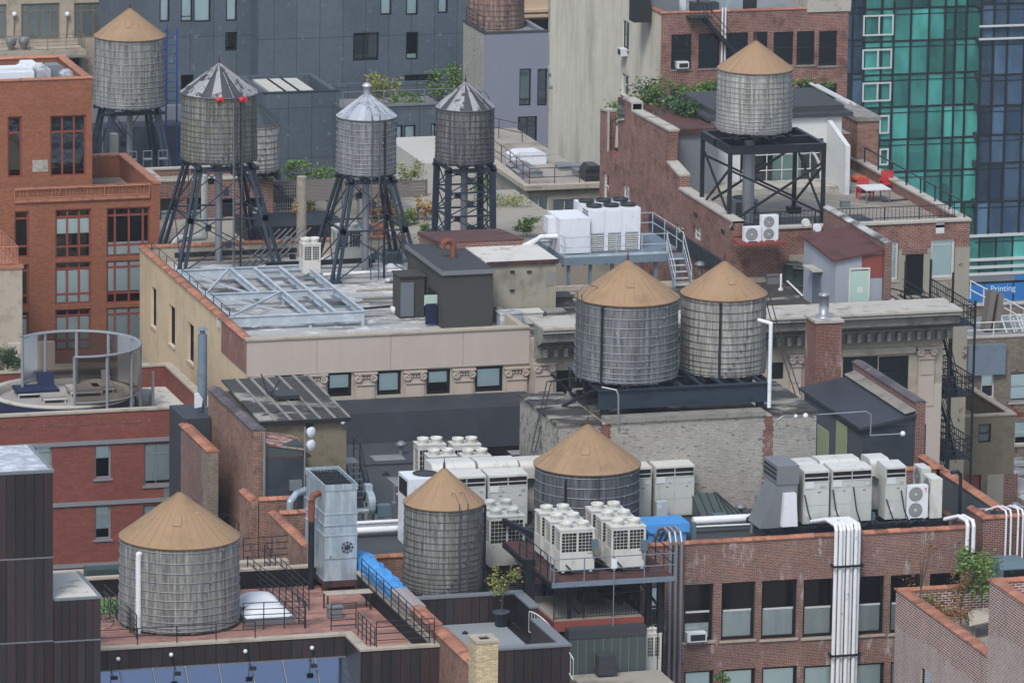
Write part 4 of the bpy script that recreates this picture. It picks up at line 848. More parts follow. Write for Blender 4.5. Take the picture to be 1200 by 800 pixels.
# grey-green plant room
yg = Ys-.3; a = FY(667, 752, yg); b = FY(757, 745, yg); zg2 = FY(667, 738, yg).z
t = thing('plant_room', 'grey green sheet metal plant room below the condenser platform', 'shed', ((a.x+b.x)/2, yg+1.5, 50))
MB().box(a.x, b.x, yg, yg+4, 50, zg2-.45).build('wall', 'dgreen', t); MB().box(a.x-.03, b.x+.03, yg-.03, yg+4, zg2-.449, zg2).build('top_band', 'shed_roof', t)
mb = MB(); n = 9
for i in range(1, n): xx = a.x+(b.x-a.x)*i/n; mb.box(xx-.012, xx+.012, yg-.015, yg-.001, 50, zg2-.46)
mb.build('seams', 'metal_grey', t)
p = FY(702, 785, yg-.9); tag(MB().box(p.x, p.x+.8, yg-.9, yg-.3, p.z, p.z+.65).box(p.x-.05, p.x+.85, yg-.95, yg-.25, p.z-.25, p.z-.001).build('vent_box', 'shed_roof'), 'small dark vent box in front of the plant room', 'vent')
p = FY(700, 793, yg-1); tag(MB().box(a.x, b.x+.6, yg-3.5, yg-.2, 50, p.z-.05).build('lower_roof', 'roof_beige'), 'small beige flat roof in front of the plant room at the bottom edge', 'roof')
p = FY(759, 742, Ys+2.2); vrf_top('tall white condenser standing in the slot beside the brick loft building', FY(757, 760, Ys+.6).x, Ys+.6, FY(757, 793, Ys+.6).z, .75, .8, 2.0, None)
# ---- brick loft building bottom right
zl = 62.82; YF = G(900, 628, 63.).y; XF0 = FY(751, 640, YF).x; XF1 = FY(1140, 616, YF).x; zrF = 61.9
def Wp(px0, px1, y0, y1): return rY(px0, y0, px1, y1, YF)
row = [(802, 835, 685, 750), (846, 884, 683, 748), (893, 933, 680.5, 746.5), (942, 977, 679, 745), (1002, 1035, 676, 742), (1044, 1080, 674, 740), (1090, 1125, 672, 738)]
ws = []
for i, (a, b, c, d) in enumerate(row):
    ws.append((Wp(a, b, c, d), dict(frame='frame_black', pane='glass', rows=(.5,), fr=.13, mul=.08, blind=(.04, .49) if i != 0 else (.04, .3), bmat='curtain', sill='limestone', dep=.2)))
    ws.append((Wp(a, b, c+101.5, d+101.5), dict(frame='frame_black', rows=(.5,), fr=.13, mul=.08, blind=(.35, .98), sill='limestone', dep=.2)))
ws.append((Wp(755, 774, 688, 742), dict(frame='frame_black', rows=(.55,), fr=.1, mul=.08, blind=(.5, .98), sill='limestone', dep=.2)))
t = building('brick_loft_building', 'mottled red brick loft building with black sash windows and white pipe bundle', 'building', XF0, XF1, YF, YF+14, zrF, zl, 'brick_loft', 'tar', 'tile', .35, wF=ws, copk=dict(tile=.62, h=.15, sides='F'))
for i, (a, b, c, d) in enumerate(row):
    r = Wp(a, b, c, d); zc2 = (r[2]+r[3])/2; MB().box(r[0]+.14, r[1]-.14, YF+.16, YF+.199, zc2-.04, zc2+.05).build('meeting_rail', 'frame_white', t)
win_ac(FY(803, 750, YF+.0).x, YF+.05, FY(803, 753, YF).z+.1, 'white window air conditioner in the first loft window at left', .95)
# lintels & thin steel downpipes
mbx = []
t2 = thing('steel_pipes', 'three slim steel pipes bending over the tiled coping left of the loft windows', 'pipes', FY(790, 760, YF-.3))
for i in range(3):
    x = FY(784+i*6.5, 640, YF).x; MB().path([Vector((x-.25, YF+1.6, zl-.2)), Vector((x-.12, YF+1.2, zl+.5)), Vector((x-.05, YF+.6, zl+.72)), Vector((x, YF, zl+.62)), Vector((x, YF-.25, zl+.2)), Vector((x, YF-.25, 45))], .085, 8).build('pipe', 'pipe_steel', t2)
def bundle(label, pxs, y, r, ztop, zbot, back, over, mat='pipe_white', clamps=(), yoff=.28):
    xs_ = [FY(p, 640, y).x for p in pxs]; t3 = thing('pipe_bundle', label, 'pipes', (sum(xs_)/len(xs_), y-yoff, zbot), 'white pipe bundles')
    for i, x in enumerate(xs_):
        yo = y-yoff-(i % 2)*r*1.2
        MB().path([Vector((x-.4+.1*i, y+back, ztop+over-.35)), Vector((x-.05, y+back*.5, ztop+over)), Vector((x, yo+.15, ztop+over+(i % 3)*.03)), Vector((x, yo, ztop+over-.2)), Vector((x+(.0 if i % 2 else -.03), yo, zbot))], r, 8).build('pipe', mat, t3)
    for cz in clamps: MB().box(xs_[0]-r-.08, xs_[-1]+r+.08, y-yoff-r*2.8, y-yoff-r*2.3, cz-.05, cz+.05).box(xs_[0]-r-.08, xs_[0]-r-.02, y-yoff-r*2.2, y-.002, cz-.05, cz+.05).box(xs_[-1]+r+.02, xs_[-1]+r+.08, y-yoff-r*2.2, y-.002, cz-.05, cz+.05).build('clamp', 'steel_black', t3)
    return t3
bundle('wide bundle of white pipes running down the brick loft facade', [977.5, 982, 986.5, 991, 995.5, 1000, 1004], YF, .1, zl, 45, 2.2, .55, clamps=(FY(990, 660, YF).z, FY(990, 764, YF).z))
bundle('short white pipe pair bending over the right end of the loft coping', [1131, 1137], YF, .1, zl, 61.1, 1.8, .4, clamps=(FY(1137, 645, YF).z,))
# wing right of the loft, across a slot
xw = FY(1162, 640, YF).x; t = building('brick_wing', 'narrow brick wing at the right edge with tile coping across a dark slot', 'building', xw, xw+8, YF+1.2, YF+3.4, 61.7, zl+.1, 'brick_dark', 'tar', 'tile', .35, copk=dict(tile=.62, h=.15, sides='FL'))
bundle('thin white pipes curving down the brick wing at the right edge', [1176, 1181, 1190, 1195], YF+1.2, .05, zl+.1, 58.5, 1.5, .4)
tag(MB().box(XF1+.05, xw-.05, YF+2.5, YF+14, 0, 60.6).build('light_well', 'tar'), 'dark roofed slot between the loft building and the brick wing', 'roof')
p = FY(1190, 671, YF-3); l = thing('roof_vent', 'grey box shaped vent hood above the right brick wall', 'vent', p); MB().prism([(p.y, p.z-.5), (p.y+1.4, p.z-.5), (p.y+1.4, p.z+.5), (p.y+.3, p.z+.5), (p.y, p.z+.2)], 'x', p.x-.75, p.x+.6).build('hood', 'metal_teal', l); MB().box(p.x-.6, p.x+.45, p.y-.01, p.y-.002, p.z-.4, p.z+.15).build('opening', 'louver', l)
# ---- garden building bottom right
zgd = 61.5; c = G(1050, 690, zgd); XG = c.x; YG1 = c.y; e = FX(1158, 769, XG)
t = building('garden_parapet_building', 'whitewashed brick building with orange tiled parapet and planted roof garden', 'building', XG, XG+9, e.y-6, YG1, zgd-1.5, zgd, 'brick_whitewash', 'roof_beige', 'tile', .5, wL=[(rX(1079, 780, 1089, 840, XG), dict(rows=(.5,), fr=.06, sill='limestone'))], copk=dict(tile=.62, h=.12, sides='LB'))
c2 = FY(1160, 677, 256.); 
t = building('corner_brick_building', 'taller whitewashed brick wall with orange tiles at the lower right corner', 'building', c2.x, c2.x+8, 246, 256., c2.z-1.2, c2.z-.1, 'brick_whitewash_tall', 'roof_beige', 'tile', .5, copk=dict(tile=.62, h=.15, sides='LB'))
zg_ = zgd-1.5
def gp(px, py, z): q = G(px, py, z); return (q.x, q.y, q.z)
plant('shrub', 'low olive shrub bed along the orange tiled parapet', 'shrub', gp(1092, 705, zg_+.9), (.95, 1.6, .5), 900, 'leaf_olive', .07, 21, group='roof garden shrubs')
plant('shrub', 'rusty brown shrub hanging over the tiled parapet lower down', 'shrub', gp(1113, 725, zg_+.9), (.7, 1.6, .5), 800, 'leaf_rust', .07, 22, group='roof garden shrubs')
plant('shrub', 'small green shrub in the middle of the roof garden', 'shrub', gp(1146, 722, zg_+.6), (.7, .9, .5), 500, 'leaf_dark', .07, 23, group='roof garden shrubs')
plant('small_tree', 'bushy green tree in a dark planter in the roof garden', 'tree', gp(1151, 672, zg_+2.7), (1.25, 1.2, 1.2), 2200, 'leaf', .085, 24, .9, 16)
plant('small_tree', 'reddish leaved small tree left of the green garden tree', 'tree', gp(1127, 690, zg_+2.1), (.6, .7, 1.3), 700, 'leaf_rust', .07, 25, .6, 12)
plant('sapling', 'thin bare sapling with sparse red leaves in front of the loft windows', 'tree', gp(1080, 655, zg_+3.4), (.9, .7, 1.6), 330, 'leaf_rust', .05, 26, 2.0, 12)
plant('wild_plant', 'leafy twig poking up at the bottom edge near the loft wall', 'plant', (FY(843, 797, 268).x, 268, FY(843, 797, 268).z), (.6, .4, .35), 200, 'leaf', .07, 27, 0, 6)
p = G(1148, 712, zg_); tag(MB().box(p.x-1, p.x+.9, p.y-.3, p.y+1, zg_, zg_+.8).build('planter', 'pot'), 'dark slate planter box under the garden tree', 'planter')
p = G(1150, 745, zg_); tag(MB().add([(p.x-.9, p.y-.8, zg_+.75), (p.x+.9, p.y-.2, zg_+.85), (p.x+1.1, p.y+1, zg_+1.15), (p.x-.5, p.y+.5, zg_+1.1), (p.x-.9, p.y-.8, zg_+.7), (p.x+.9, p.y-.2, zg_+.8), (p.x+1.1, p.y+1, zg_+1.1), (p.x-.5, p.y+.5, zg_+1.05)], [(0, 1, 2, 3), (7, 6, 5, 4), (0, 4, 5, 1), (1, 5, 6, 2), (2, 6, 7, 3), (3, 7, 4, 0)]).box(p.x-.5, p.x-.42, p.y-.3, p.y-.2, zg_, zg_+.72).box(p.x+.6, p.x+.68, p.y+.3, p.y+.4, zg_, zg_+.85).build('garden_table', 'limestone'), 'pale tilted table top in the roof garden', 'table')
# ---- orange brick return walls by the duct tower, and ramp of the front-left brick wall
# (brick walls with tile coping left of the duct)
def tilewall(label, p0, p1, z, zb, t_=.4, wall='brick_mottle', tile=.5, cm='tile'):
    """free wall between two plan points along X or Y"""
    l = thing('parapet_wall', label, 'wall', (p0[0], p0[1], zb)); mb = MB(); x0_, x1_ = sorted((p0[0], p1[0])); y0_, y1_ = sorted((p0[1], p1[1]))
    if x1_-x0_ < y1_-y0_: mb.box(x0_, x0_+t_, y0_, y1_, zb, z)
    else: mb.box(x0_, x1_, y0_, y0_+t_, zb, z)
    mb.build('masonry', wall, l); mb = MB()
    if x1_-x0_ < y1_-y0_:
        n = max(1, round((y1_-y0_)/tile)); s = (y1_-y0_)/n
        for i in range(n): a = y0_+i*s; mb.prism([(x0_-.06, z), (x0_+t_+.06, z), (x0_+t_+.06, z+.05), (x0_+t_/2, z+.16), (x0_-.06, z+.05)], 'y', a, a+s-.02)
    else:
        n = max(1, round((x1_-x0_)/tile)); s = (x1_-x0_)/n
        for i in range(n): a = x0_+i*s; mb.prism([(y0_-.06, z), (y0_+t_+.06, z), (y0_+t_+.06, z+.05), (y0_+t_/2, z+.16), (y0_-.06, z+.05)], 'x', a, a+s-.02)
    mb.build('coping', cm, l); return l
q1 = G(293, 578, 63.2); q2 = G(304, 587, 63.2); q3 = G(347, 584, 63.2)
tilewall('low orange tiled brick wall in front of the dark recess', (q2.x, q2.y), (q3.x, q2.y), 63.2, 55)
tilewall('short orange tiled return wall beside the tall brick house', (q2.x-.45, q2.y), (q2.x-.45, q2.y+2.2), 63.2, 55)
q4 = G(315, 601, 62.9); q5 = G(350, 634, 62.9)
tilewall('orange tiled brick wall running down behind the duct tower', (q4.x, q5.y-1), (q4.x, q4.y), 62.9, 55)
tilewall('short orange tiled brick wall behind the duct tower top', (q4.x+.45, q4.y-.4), (q4.x+2.2, q4.y-.4), 62.9, 55)
q6 = G(421, 655, 61.6); q7 = G(476, 652, 61.6)
tilewall('low orange tiled brick wall left of the middle tank', (q6.x-.5, q6.y), (q7.x+2.5, q6.y), 61.6, 55, .35)
# ================================================================ MIDDLE GROUND
# ---- water tanks near the camera
tank('large grey wooden tank with a white pipe, nearest at lower left', 210, 627, 724, 575, 69.5, 272.8, 'wood_grey', 'cone_tan', 11, seams=32, ladder=12, dun='rust', pipes=((216, .13, 'pipe_white', .25, .35),), finial='spike', ov=1.02)
tank('slim grey wooden tank with tan cone, lower middle beside the blue tarp', 519, 588, 686, 547, 46, 278.2, 'wood_mid', 'cone_tan', 15, 'hoop_dark', seams=20, ladder=-78, pipes=((-22, .07, 'steel_black', .2, .1),))
tank('dark blue grey tank behind the beige twin fan condensers', 686.5, 543, 645, 496, 61, 284.5, 'wood_charcoal', 'cone_tan', 12, 'hoop', seams=24, pipes=((-130, .06, 'steel_black', .2, .3), (-95, .03, 'hoop_dark', .2, .0)), finial='spike', ladder=None)
T4 = tank('big blue grey tank, left one of the pair on the painted brick penthouse', 733.5, 347, 437, 304, 59.5, 289.2, 'wood_blue', 'cone_tan', 11, 'hoop', seams=26, ladder=192, pipes=((-135, .06, 'steel_black', .2, .1),))
T5 = tank('pale weathered tank, right one of the pair on the painted brick penthouse', 846.5, 343, 431, 305, 49.5, 290.2, 'wood_pale', 'cone_tan', 12, 'hoop_dark', seams=24, pipes=((-112, .06, 'steel_black', .2, .1),))
# white box in T3 roof etc.
c = FY(686, 519, 282.3); 
mb = MB(); mb.box(c.x-.25, c.x+.25, c.y-1.0, c.y-.96, c.z-.03, c.z+.04)
p = FY(762, 640, 279.6)
# ---- duct tower
Yk_ = G(400, 690, 61.6).y; a = FY(380, 680, Yk_); b = FY(418, 678, Yk_); ztp = FY(380, 569, Yk_).z; dpt = 3.6
t = thing('duct_tower', 'tall galvanised sheet metal duct tower on a rusty steel base', 'duct', ((a.x+b.x)/2, Yk_+1, 61.6))
zz = [a.z, FY(380, 628, Yk_).z, FY(380, 616, Yk_).z, FY(380, 603, Yk_).z, ztp]
for i in range(4):
    e = .0 if i % 2 == 0 else .02; mb = MB(); z0_, z1_ = zz[i]+.02, zz[i+1]-.02
    mb.box(a.x+e, b.x-e, Yk_+e, Yk_+dpt-e, z0_, z1_ if i < 3 else z1_-.25); mb.box(a.x-.03, b.x+.03, Yk_-.03, Yk_+dpt+.03, zz[i]-.019, zz[i]+.019)
    mb.build('duct_section', 'galv', t)
mb = MB(); z_ = ztp
mb.box(a.x-.02, b.x+.02, Yk_-.02, Yk_+.04, z_-.26, z_+.02); mb.box(a.x-.02, b.x+.02, Yk_+dpt-.04, Yk_+dpt+.02, z_-.26, z_+.02); mb.box(a.x-.02, a.x+.04, Yk_+.041, Yk_+dpt-.041, z_-.26, z_+.02); mb.box(b.x-.04, b.x+.02, Yk_+.041, Yk_+dpt-.041, z_-.26, z_+.02); mb.build('top_rim', 'galv', t)
MB().box(a.x+.05, b.x-.05, Yk_+.05, Yk_+dpt-.05, z_-.25, z_-.2).build('top_grating', 'louver', t)
mb = MB()
for i in range(9): xx = a.x+.1+(b.x-a.x-.2)*i/8; mb.box(xx-.012, xx+.012, Yk_+.06, Yk_+dpt-.06, z_-.195, z_-.14)
for i in range(7): yy = Yk_+.1+(dpt-.2)*i/6; mb.box(a.x+.07, b.x-.07, yy-.012, yy+.012, z_-.139, z_-.11)
mb.build('grating_bars', 'fan_dark', t)
c = FY(407, 641, Yk_-.03); mb = MB()
for k in range(4): an = math.pi*k/4; mb.beam((c.x-.3*math.cos(an), c.y, c.z-.3*math.sin(an)), (c.x+.3*math.cos(an), c.y, c.z+.3*math.sin(an)), .02, .03)
for r_ in (.12, .25): mb.path([Vector((c.x+r_*math.cos(q), c.y, c.z+r_*math.sin(q))) for q in [j*.524 for j in range(13)]], .014, 5)
mb.build('fan_guard', 'steel_black', t)
mb = MB(); mb.box(a.x+.25, a.x+.32, Yk_-.05, Yk_-.001, zz[0]+1.05, zz[0]+1.15); mb.box(a.x, b.x, Yk_-.02, Yk_-.001, zz[0]+.98, zz[0]+1.01); mb.build('door_trim', 'metal_grey', t)
mb = MB(); bx_ = (a.x-.1, b.x+.1)
mb.box(bx_[0], bx_[1], Yk_-.1, Yk_+.1, zz[0]-.2, zz[0]-.03); mb.box(bx_[0], bx_[1], Yk_+dpt-.1, Yk_+dpt+.1, zz[0]-.2, zz[0]-.03); mb.box(bx_[0], bx_[0]+.15, Yk_+.101, Yk_+dpt-.101, zz[0]-.2, zz[0]-.03); mb.box(bx_[1]-.15, bx_[1], Yk_+.101, Yk_+dpt-.101, zz[0]-.2, zz[0]-.03)
for xx in (a.x, b.x): 
    for yy in (Yk_, Yk_+dpt): mb.box(xx-.1, xx+.1, yy-.09, yy+.09, 61.4, zz[0]-.201)
mb.box(bx_[0], bx_[1], Yk_-.12, Yk_-.101, 61.75, 61.9); mb.build('base_frame', 'steel_rust', t)
x_ = a.x-.45; y_ = Yk_+.7; zt_ = FY(354, 585, y_).z
t = thing('exhaust_pipe', 'black exhaust pipe with rusty elbow beside the duct tower', 'pipe', (x_, y_, 61.5))
MB().tube((x_, y_, 61.5), (x_, y_, zt_-1.05), .15, 10).build('riser', 'steel_black', t); MB().tube((x_, y_, zt_-1.05), (x_, y_, zt_-.1), .16, 10).path([Vector((x_, y_, zt_-.1)), Vector((x_+.1, y_+.05, zt_+.15)), Vector((x_+.42, y_+.1, zt_+.25))], .15, 10).build('elbow', 'pipe_rust', t)
MB().box(xq+.52, XI-.06, yq0-5, c.y, 0, 62.2).build('rear_roof', 'tar', t) if False else None
p = FY(340, 588, q4.y+1); tag(MB().path([Vector((p.x, p.y, 61)), Vector((p.x, p.y, p.z)), Vector((p.x+.35, p.y+.3, p.z+.3)), Vector((p.x+1, p.y+1, p.z+.3))], .17, 10).build('bent_duct', 'galv'), 'small bent silver duct left behind the duct tower', 'duct')
# ---- roof with the black membrane
zJ = 61.; XJ0, XJ1 = XW+tw-.0, FY(640, 600, 290).x+2.2
t = thing('membrane_roof_building', 'flat black membrane roof between the party wall and the painted penthouse', 'building', (80, 295, 0))
MB().box(XJ0, XF0-.02, q6.y+.36, 307.3, 0, zJ-.05).build('wall', 'brick_dark', t); MB().box(XJ0, XF0-.02, q6.y+.37, 307.2, zJ-.049, zJ).build('roof', 'tar', t)
mb = MB(); xa_ = FY(395, 480, 308).x; xb_ = FY(640, 470, 308).x
mb.prism([(307.2, zJ-.5), (307.55, 62.5), (310.25, 62.62), (310.25, zJ-.5)], 'x', XJ0-1.5, XF0+4.2); mb.build('raised_curb', 'tar_smooth', t)
tag(MB().box(XJ0, XF0-.15, q6.y-8.5, q6.y-.02, 0, 59.9).build('lower_court', 'tar'), 'dark sunken roof around the foot of the middle tank', 'roof')
p = FY(550, 474, 309); 
# horizontal pipes on the membrane roof
def pipe_run(label, pts, r, mat, n=10, cat='pipe', name='roof_pipe'): 
    mb = MB().path([Vector(v) for v in pts], r, n); o = mb.build(name, mat); return tag(o, label, cat)
a1 = G(418, 623, 61.3); a2 = G(476, 617, 61.3); pipe_run('fat white pipe running behind the middle tank', [(a1.x, a1.y, 61.35), (a2.x+5, a1.y, 61.35)], .17, 'pipe_white')
pipe_run('thinner grey pipe just behind the fat white pipe', [(a1.x, a1.y+.9, 61.3), (a2.x+5, a1.y+.9, 61.3)], .11, 'pipe_steel'); pipe_run('pale pipe farthest behind, parallel to the fat white pipe', [(a1.x, a1.y+1.7, 61.3), (a2.x+5, a1.y+1.7, 61.3)], .1, 'pipe_white')
# blower
p = G(440, 612, 61.1); t = thing('blower_fan', 'silver centrifugal blower with motor on the membrane roof', 'fan', p); cy = p.y; cx_ = p.x-.3
mb = MB(); c = Vector((cx_, cy, 62.1))
for i in range(24):
    a0_, a1_ = 2*math.pi*i/24, 2*math.pi*(i+1)/24; r_ = .55
    P_ = lambda an, rr, yy: (c.x+yy, c.y+rr*math.cos(an), c.z+rr*math.sin(an)); 
    mb.quad(P_(a0_, r_, -.17), P_(a1_, r_, -.17), P_(a1_, r_, .17), P_(a0_, r_, .17)); mb.quad(P_(a0_, r_, -.17), P_(a1_, r_, -.17), P_(a1_, .2, -.17), P_(a0_, .2, -.17)); mb.quad(P_(a0_, r_, .17), P_(a1_, r_, .17), P_(a1_, .2, .17), P_(a0_, .2, .17))
mb.box(c.x-.17, c.x+.17, c.y+.1, c.y+.54, c.z, c.z+.85); mb.build('scroll', 'galv', t)
MB().box(c.x+.3, c.x+1.0, cy-.3, cy+.2, 61.45, 62.0).tube((c.x+.17, cy, 62.1), (c.x+.4, cy, 62.1), .06).build('motor', 'metal_teal', t); MB().box(c.x-.4, c.x+1.2, cy-.4, cy+.4, 61.05, 61.2).box(c.x-.3, c.x-.2, cy-.3, cy+.3, 61.2, 61.6).box(c.x+.2, c.x+.3, cy-.3, cy+.3, 61.2, 61.6).tube((c.x-.17, cy, 61.7), (c.x-1.3, cy, 61.7), .16).build('frame', 'pipe_steel', t)
p = G(471, 580, 61.05); tag(MB().box(p.x-.2, p.x+.9, p.y-.5, p.y+.5, 61.0, 61.06).build('walkway_pad', 'limestone'), 'pale square pad lying on the black membrane', 'pad')
# black stair by the olive house
p0 = G(408, 585, 61); zb2 = FY(408, 546, p0.y+1).z
t = thing('roof_stair', 'small black steel stair with handrails down to the membrane roof', 'stairs', p0)
xs0 = p0.x+.05; ys0 = p0.y+1.2; mb = MB(); mb.box(xs0, xs0+.95, ys0+.4, ys0+1.6, zb2-.06, zb2); mb.build('landing', 'metal_grey', t)
top = zb2; n = 6
for i in range(n):
    zz_ = top-(i+1)*(top-61)/(n+.0)+.02; yy_ = ys0+.35-i*.27; MB().box(xs0+.05, xs0+.9, yy_-.24, yy_, zz_, zz_+.04).build('tread', 'metal_grey', t)
for xx in (xs0, xs0+.95): MB().beam((xx, ys0+.35, top), (xx, ys0+.35-n*.27, 61.05), .05, .18).build('stringer', 'steel_black', t)
mb = MB()
for xx in (xs0, xs0+.95):
    mb.path([Vector((xx, ys0+1.6, top+1.05)), Vector((xx, ys0+.4, top+1.05)), Vector((xx, ys0+.35-n*.27, 62.0)), Vector((xx, ys0+.35-n*.27, 61))], .03, 6); mb.tube((xx, ys0+1.6, top+.55), (xx, ys0+.4, top+.55), .02, 6); mb.tube((xx, ys0+.4, top+.55), (xx, ys0+.35-n*.27, 61.5), .02, 6)
    for yy in (ys0+1.6, ys0+.4): mb.tube((xx, yy, 61), (xx, yy, top+1.05), .03, 6)
mb.build('handrail', 'steel_black', t)
# ---- tall brick house (left of centre)
zi = 65.9; c = G(300, 505, zi); XI = G(294, 502, zi).x; YI = c.y+.0; YI1 = G(243, 456, zi).y
t = thing('tall_brick_house', 'tall brick house with dark tiled side wall and slabbed lean-to roof', 'building', (XI+3, YI+3, 0))
XI2 = FY(406, 490, YI+1.2).x; YS = YI+1.2; ze = FY(406, 488, YS).z
mb = MB(); mb.box(XI, XI+.55, YI, YI1, 0, zi-.02); mb.build('side_wall', 'brick_mottle', t)
mb = MB(); n = 20
for i in range(n): ya_ = YI+(YI1-YI)*i/n; mb.prism([(XI-.08, zi), (XI+.62, zi), (XI+.62, zi+.06), (XI+.27, zi+.18), (XI-.08, zi+.06)], 'y', ya_, ya_+(YI1-YI)/n-.02)
mb.build('coping', 'tile_dark', t)
MB().box(XI+.56, XI2, YS, YI1-.4, 0, ze-.25).build('wall', 'stucco_olive', t)
mb = MB(); zk = FY(384, 458, YI1-1).z; zk = ze+.25
for i in range(6):
    a_ = XI+.6+(XI2+.1-XI-.6)*i/6; b_ = a_+(XI2+.1-XI-.6)/6-.012; mb.add([(a_, YS-.25, ze-.1), (b_, YS-.25, ze-.1), (b_, YI1-.2, zk-.05), (a_, YI1-.2, zk-.05), (a_, YS-.25, ze), (b_, YS-.25, ze), (b_, YI1-.2, zk+.05), (a_, YI1-.2, zk+.05)], [(3, 2, 1, 0), (4, 5, 6, 7), (0, 1, 5, 4), (1, 2, 6, 5), (2, 3, 7, 6), (3, 0, 4, 7)])
mb.build('roof', 'tar_worn', t)
mb = MB()
for i in range(1, 6): a_ = XI+.6+(XI2+.1-XI-.6)*i/6; mb.beam((a_, YS-.26, ze+.03), (a_, YI1-.2, zk+.08), .14, .05)
mb.beam((XI2+.08, YS-.26, ze+.03), (XI2+.08, YI1-.2, zk+.08), .12, .07); mb.build('roof_battens', 'concrete', t)
MB().box(XI+.5, XI2+.16, YS-.32, YS-.255, ze-.16, ze+.02).build('gutter', 'steel_black', t)
r = rY(358, 495, 367, 503, YS); MB().box(r[0], r[1], YS-.02, YS-.002, r[2], r[3]).build('vent_window', 'fan_dark', t)
zr_ = FY(303, 533, YI+.4).z; xr1 = FY(352, 535, YI+.4).x
t = thing('dark_annex', 'blue black rendered annex with peeling rusty skylight roof in front of the olive wall', 'shed', (XI+1.5, YI, 0))
MB().box(XI+.56, xr1, YI-.6, YS-.03, 0, zr_).build('wall', 'navy_wall', t)
h1 = FY(303, 504, YS).z; h2 = FY(355, 510, YS).z; h3 = FY(303, 519, YI-.2).z; h4 = FY(355, 524, YI-.2).z; xx1 = xr1
MB().add([(XI+.57, YI-.55, h3), (xx1, YI-.55, h4), (xx1, YS-.04, h2), (XI+.57, YS-.04, h1), (XI+.57, YI-.55, h3-.08), (xx1, YI-.55, h4-.08), (xx1, YS-.04, h2-.08), (XI+.57, YS-.04, h1-.08)], [(0, 1, 2, 3), (7, 6, 5, 4), (0, 4, 5, 1), (1, 5, 6, 2), (2, 6, 7, 3), (3, 7, 4, 0)]).build('skylight', 'rusty_sheet', t)
MB().box(XI+.57, xr1+.3, YI-.58, YS-.05, zr_+.002, zr_+.08).build('roof', 'steel_rust', t); MB().box(XI+.58, xr1-.1, YI-.5, YS-.06, zr_+.081, h3-.1).build('skylight_side', 'dgreen', t)
pipe_run('thin grey vent pipe standing against the dark annex', [(FY(310, 580, YI-.75).x, YI-.75, 55), (FY(310, 506, YI-.75).x, YI-.75, FY(310, 506, YI-.75).z)], .06, 'pipe_steel')
p = FY(357, 552, YI-.8); t = thing('antenna_mast', 'thin mast with two round white dish antennas beside the olive wall', 'antenna', (p.x, YI-.8, 58))
MB().tube((p.x, YI-.8, 58), (p.x, YI-.8, FY(357, 500, YI-.8).z), .04, 8).build('mast', 'pipe_steel', t)
for py in (506, 521):
    q = FY(365, py, YI-.8); mb = MB()
    d_ = Vector((.45, -.85, .05)).normalized(); mb.tube(q, q-d_*.16, .26, 16, .2); mb.tube(q+d_*.001, q+d_*.06, .25, 16, .12); mb.build('dish', 'unit_white', t); MB().tube((p.x, YI-.8, q.z), q, .025, 6).build('bracket', 'pipe_steel', t)
p = FY(347, 564, YI-.9); tag(MB().box(p.x-.3, p.x+.3, YI-.9, YI-.7, p.z-.45, p.z+.05).build('meter_box', 'metal_grey'), 'grey meter box on the dark annex wall', 'electrical box')
p = FY(401, 494, YS-.1); tag(MB().ball((p.x, YS-.2, p.z), .12).box(p.x-.03, p.x+.03, YS-.2, YS-.01, p.z, p.z+.06).build('security_lamp', 'unit_white'), 'small white lamp under the eaves of the olive wall', 'lamp')
# wreck of a fan and vent on the slab roof
p = G(335, 462, zk+.06); tag(MB().box(p.x-.7, p.x+.5, p.y-.8, p.y+.6, zk, zk+.18).beam((p.x-.9, p.y, zk+.1), (p.x-1.1, p.y+.6, zk+1.0), .05).beam((p.x-.7, p.y, zk+.2), (p.x-.2, p.y+.4, zk+.7), .05).build('roof_hatch', 'fan_dark'), 'dark open vent frame on the slabbed lean-to roof', 'vent')
# lower wall with arched window
c = G(212, 499, 64.3); xq = c.x; yq0 = G(243, 530, 64.3).y
t = thing('small_side_house', 'narrow house with orange tiles and arched window left of the tall brick house', 'building', (xq+1, yq0+3, 0))
ah = rX(226, 563, 237, 600, xq); mb = MB(); mb.wall('X', xq, yq0, c.y, 0, 64.3, [ah]); mb.quad((xq, yq0, 0), (xq+.5, yq0, 0), (xq+.5, yq0, 64.25), (xq, yq0, 64.25)); mb.quad((xq+.5, yq0, 0), (xq+.5, c.y, 0), (xq+.5, c.y, 64.25), (xq+.5, yq0, 64.25)); mb.quad((xq, yq0, 64.25), (xq+.5, yq0, 64.25), (xq+.5, c.y, 64.25), (xq, c.y, 64.25)); mb.build('wall', ['stone_patchy', 'black'], t)
window(t, 'X', xq, ah, dep=.2, rows=(.5,)); mb = MB(); y = yq0
while y < c.y: mb.prism([(xq-.08, 64.3), (xq+.55, 64.3), (xq+.55, 64.36), (xq+.25, 64.46), (xq-.08, 64.36)], 'y', y, y+.36); y += .38
mb.build('coping', 'tile', t); MB().box(xq-.03, xq-.001, yq0+1.3, c.y-.4, 61.3, 64.2).build('bare_brick', 'brick_dark', t)
c2_ = G(200, 474, 64.9); tag(MB().box(FY(214, 500, c.y+.3).x, XI-.06, c.y+.02, c.y+3.2, 0, FY(210, 492, c.y+.3).z+.1).build('dark_roofed_block', 'tar_smooth'), 'dark membrane covered block between the terrace building and tall brick house', 'shed')
fx = FY(237, 480, c.y+1.6); t = thing('flue_pipe', 'tall grey flue pipe with a white panel antenna beside the cream building', 'flue', (fx.x, fx.y, 60))
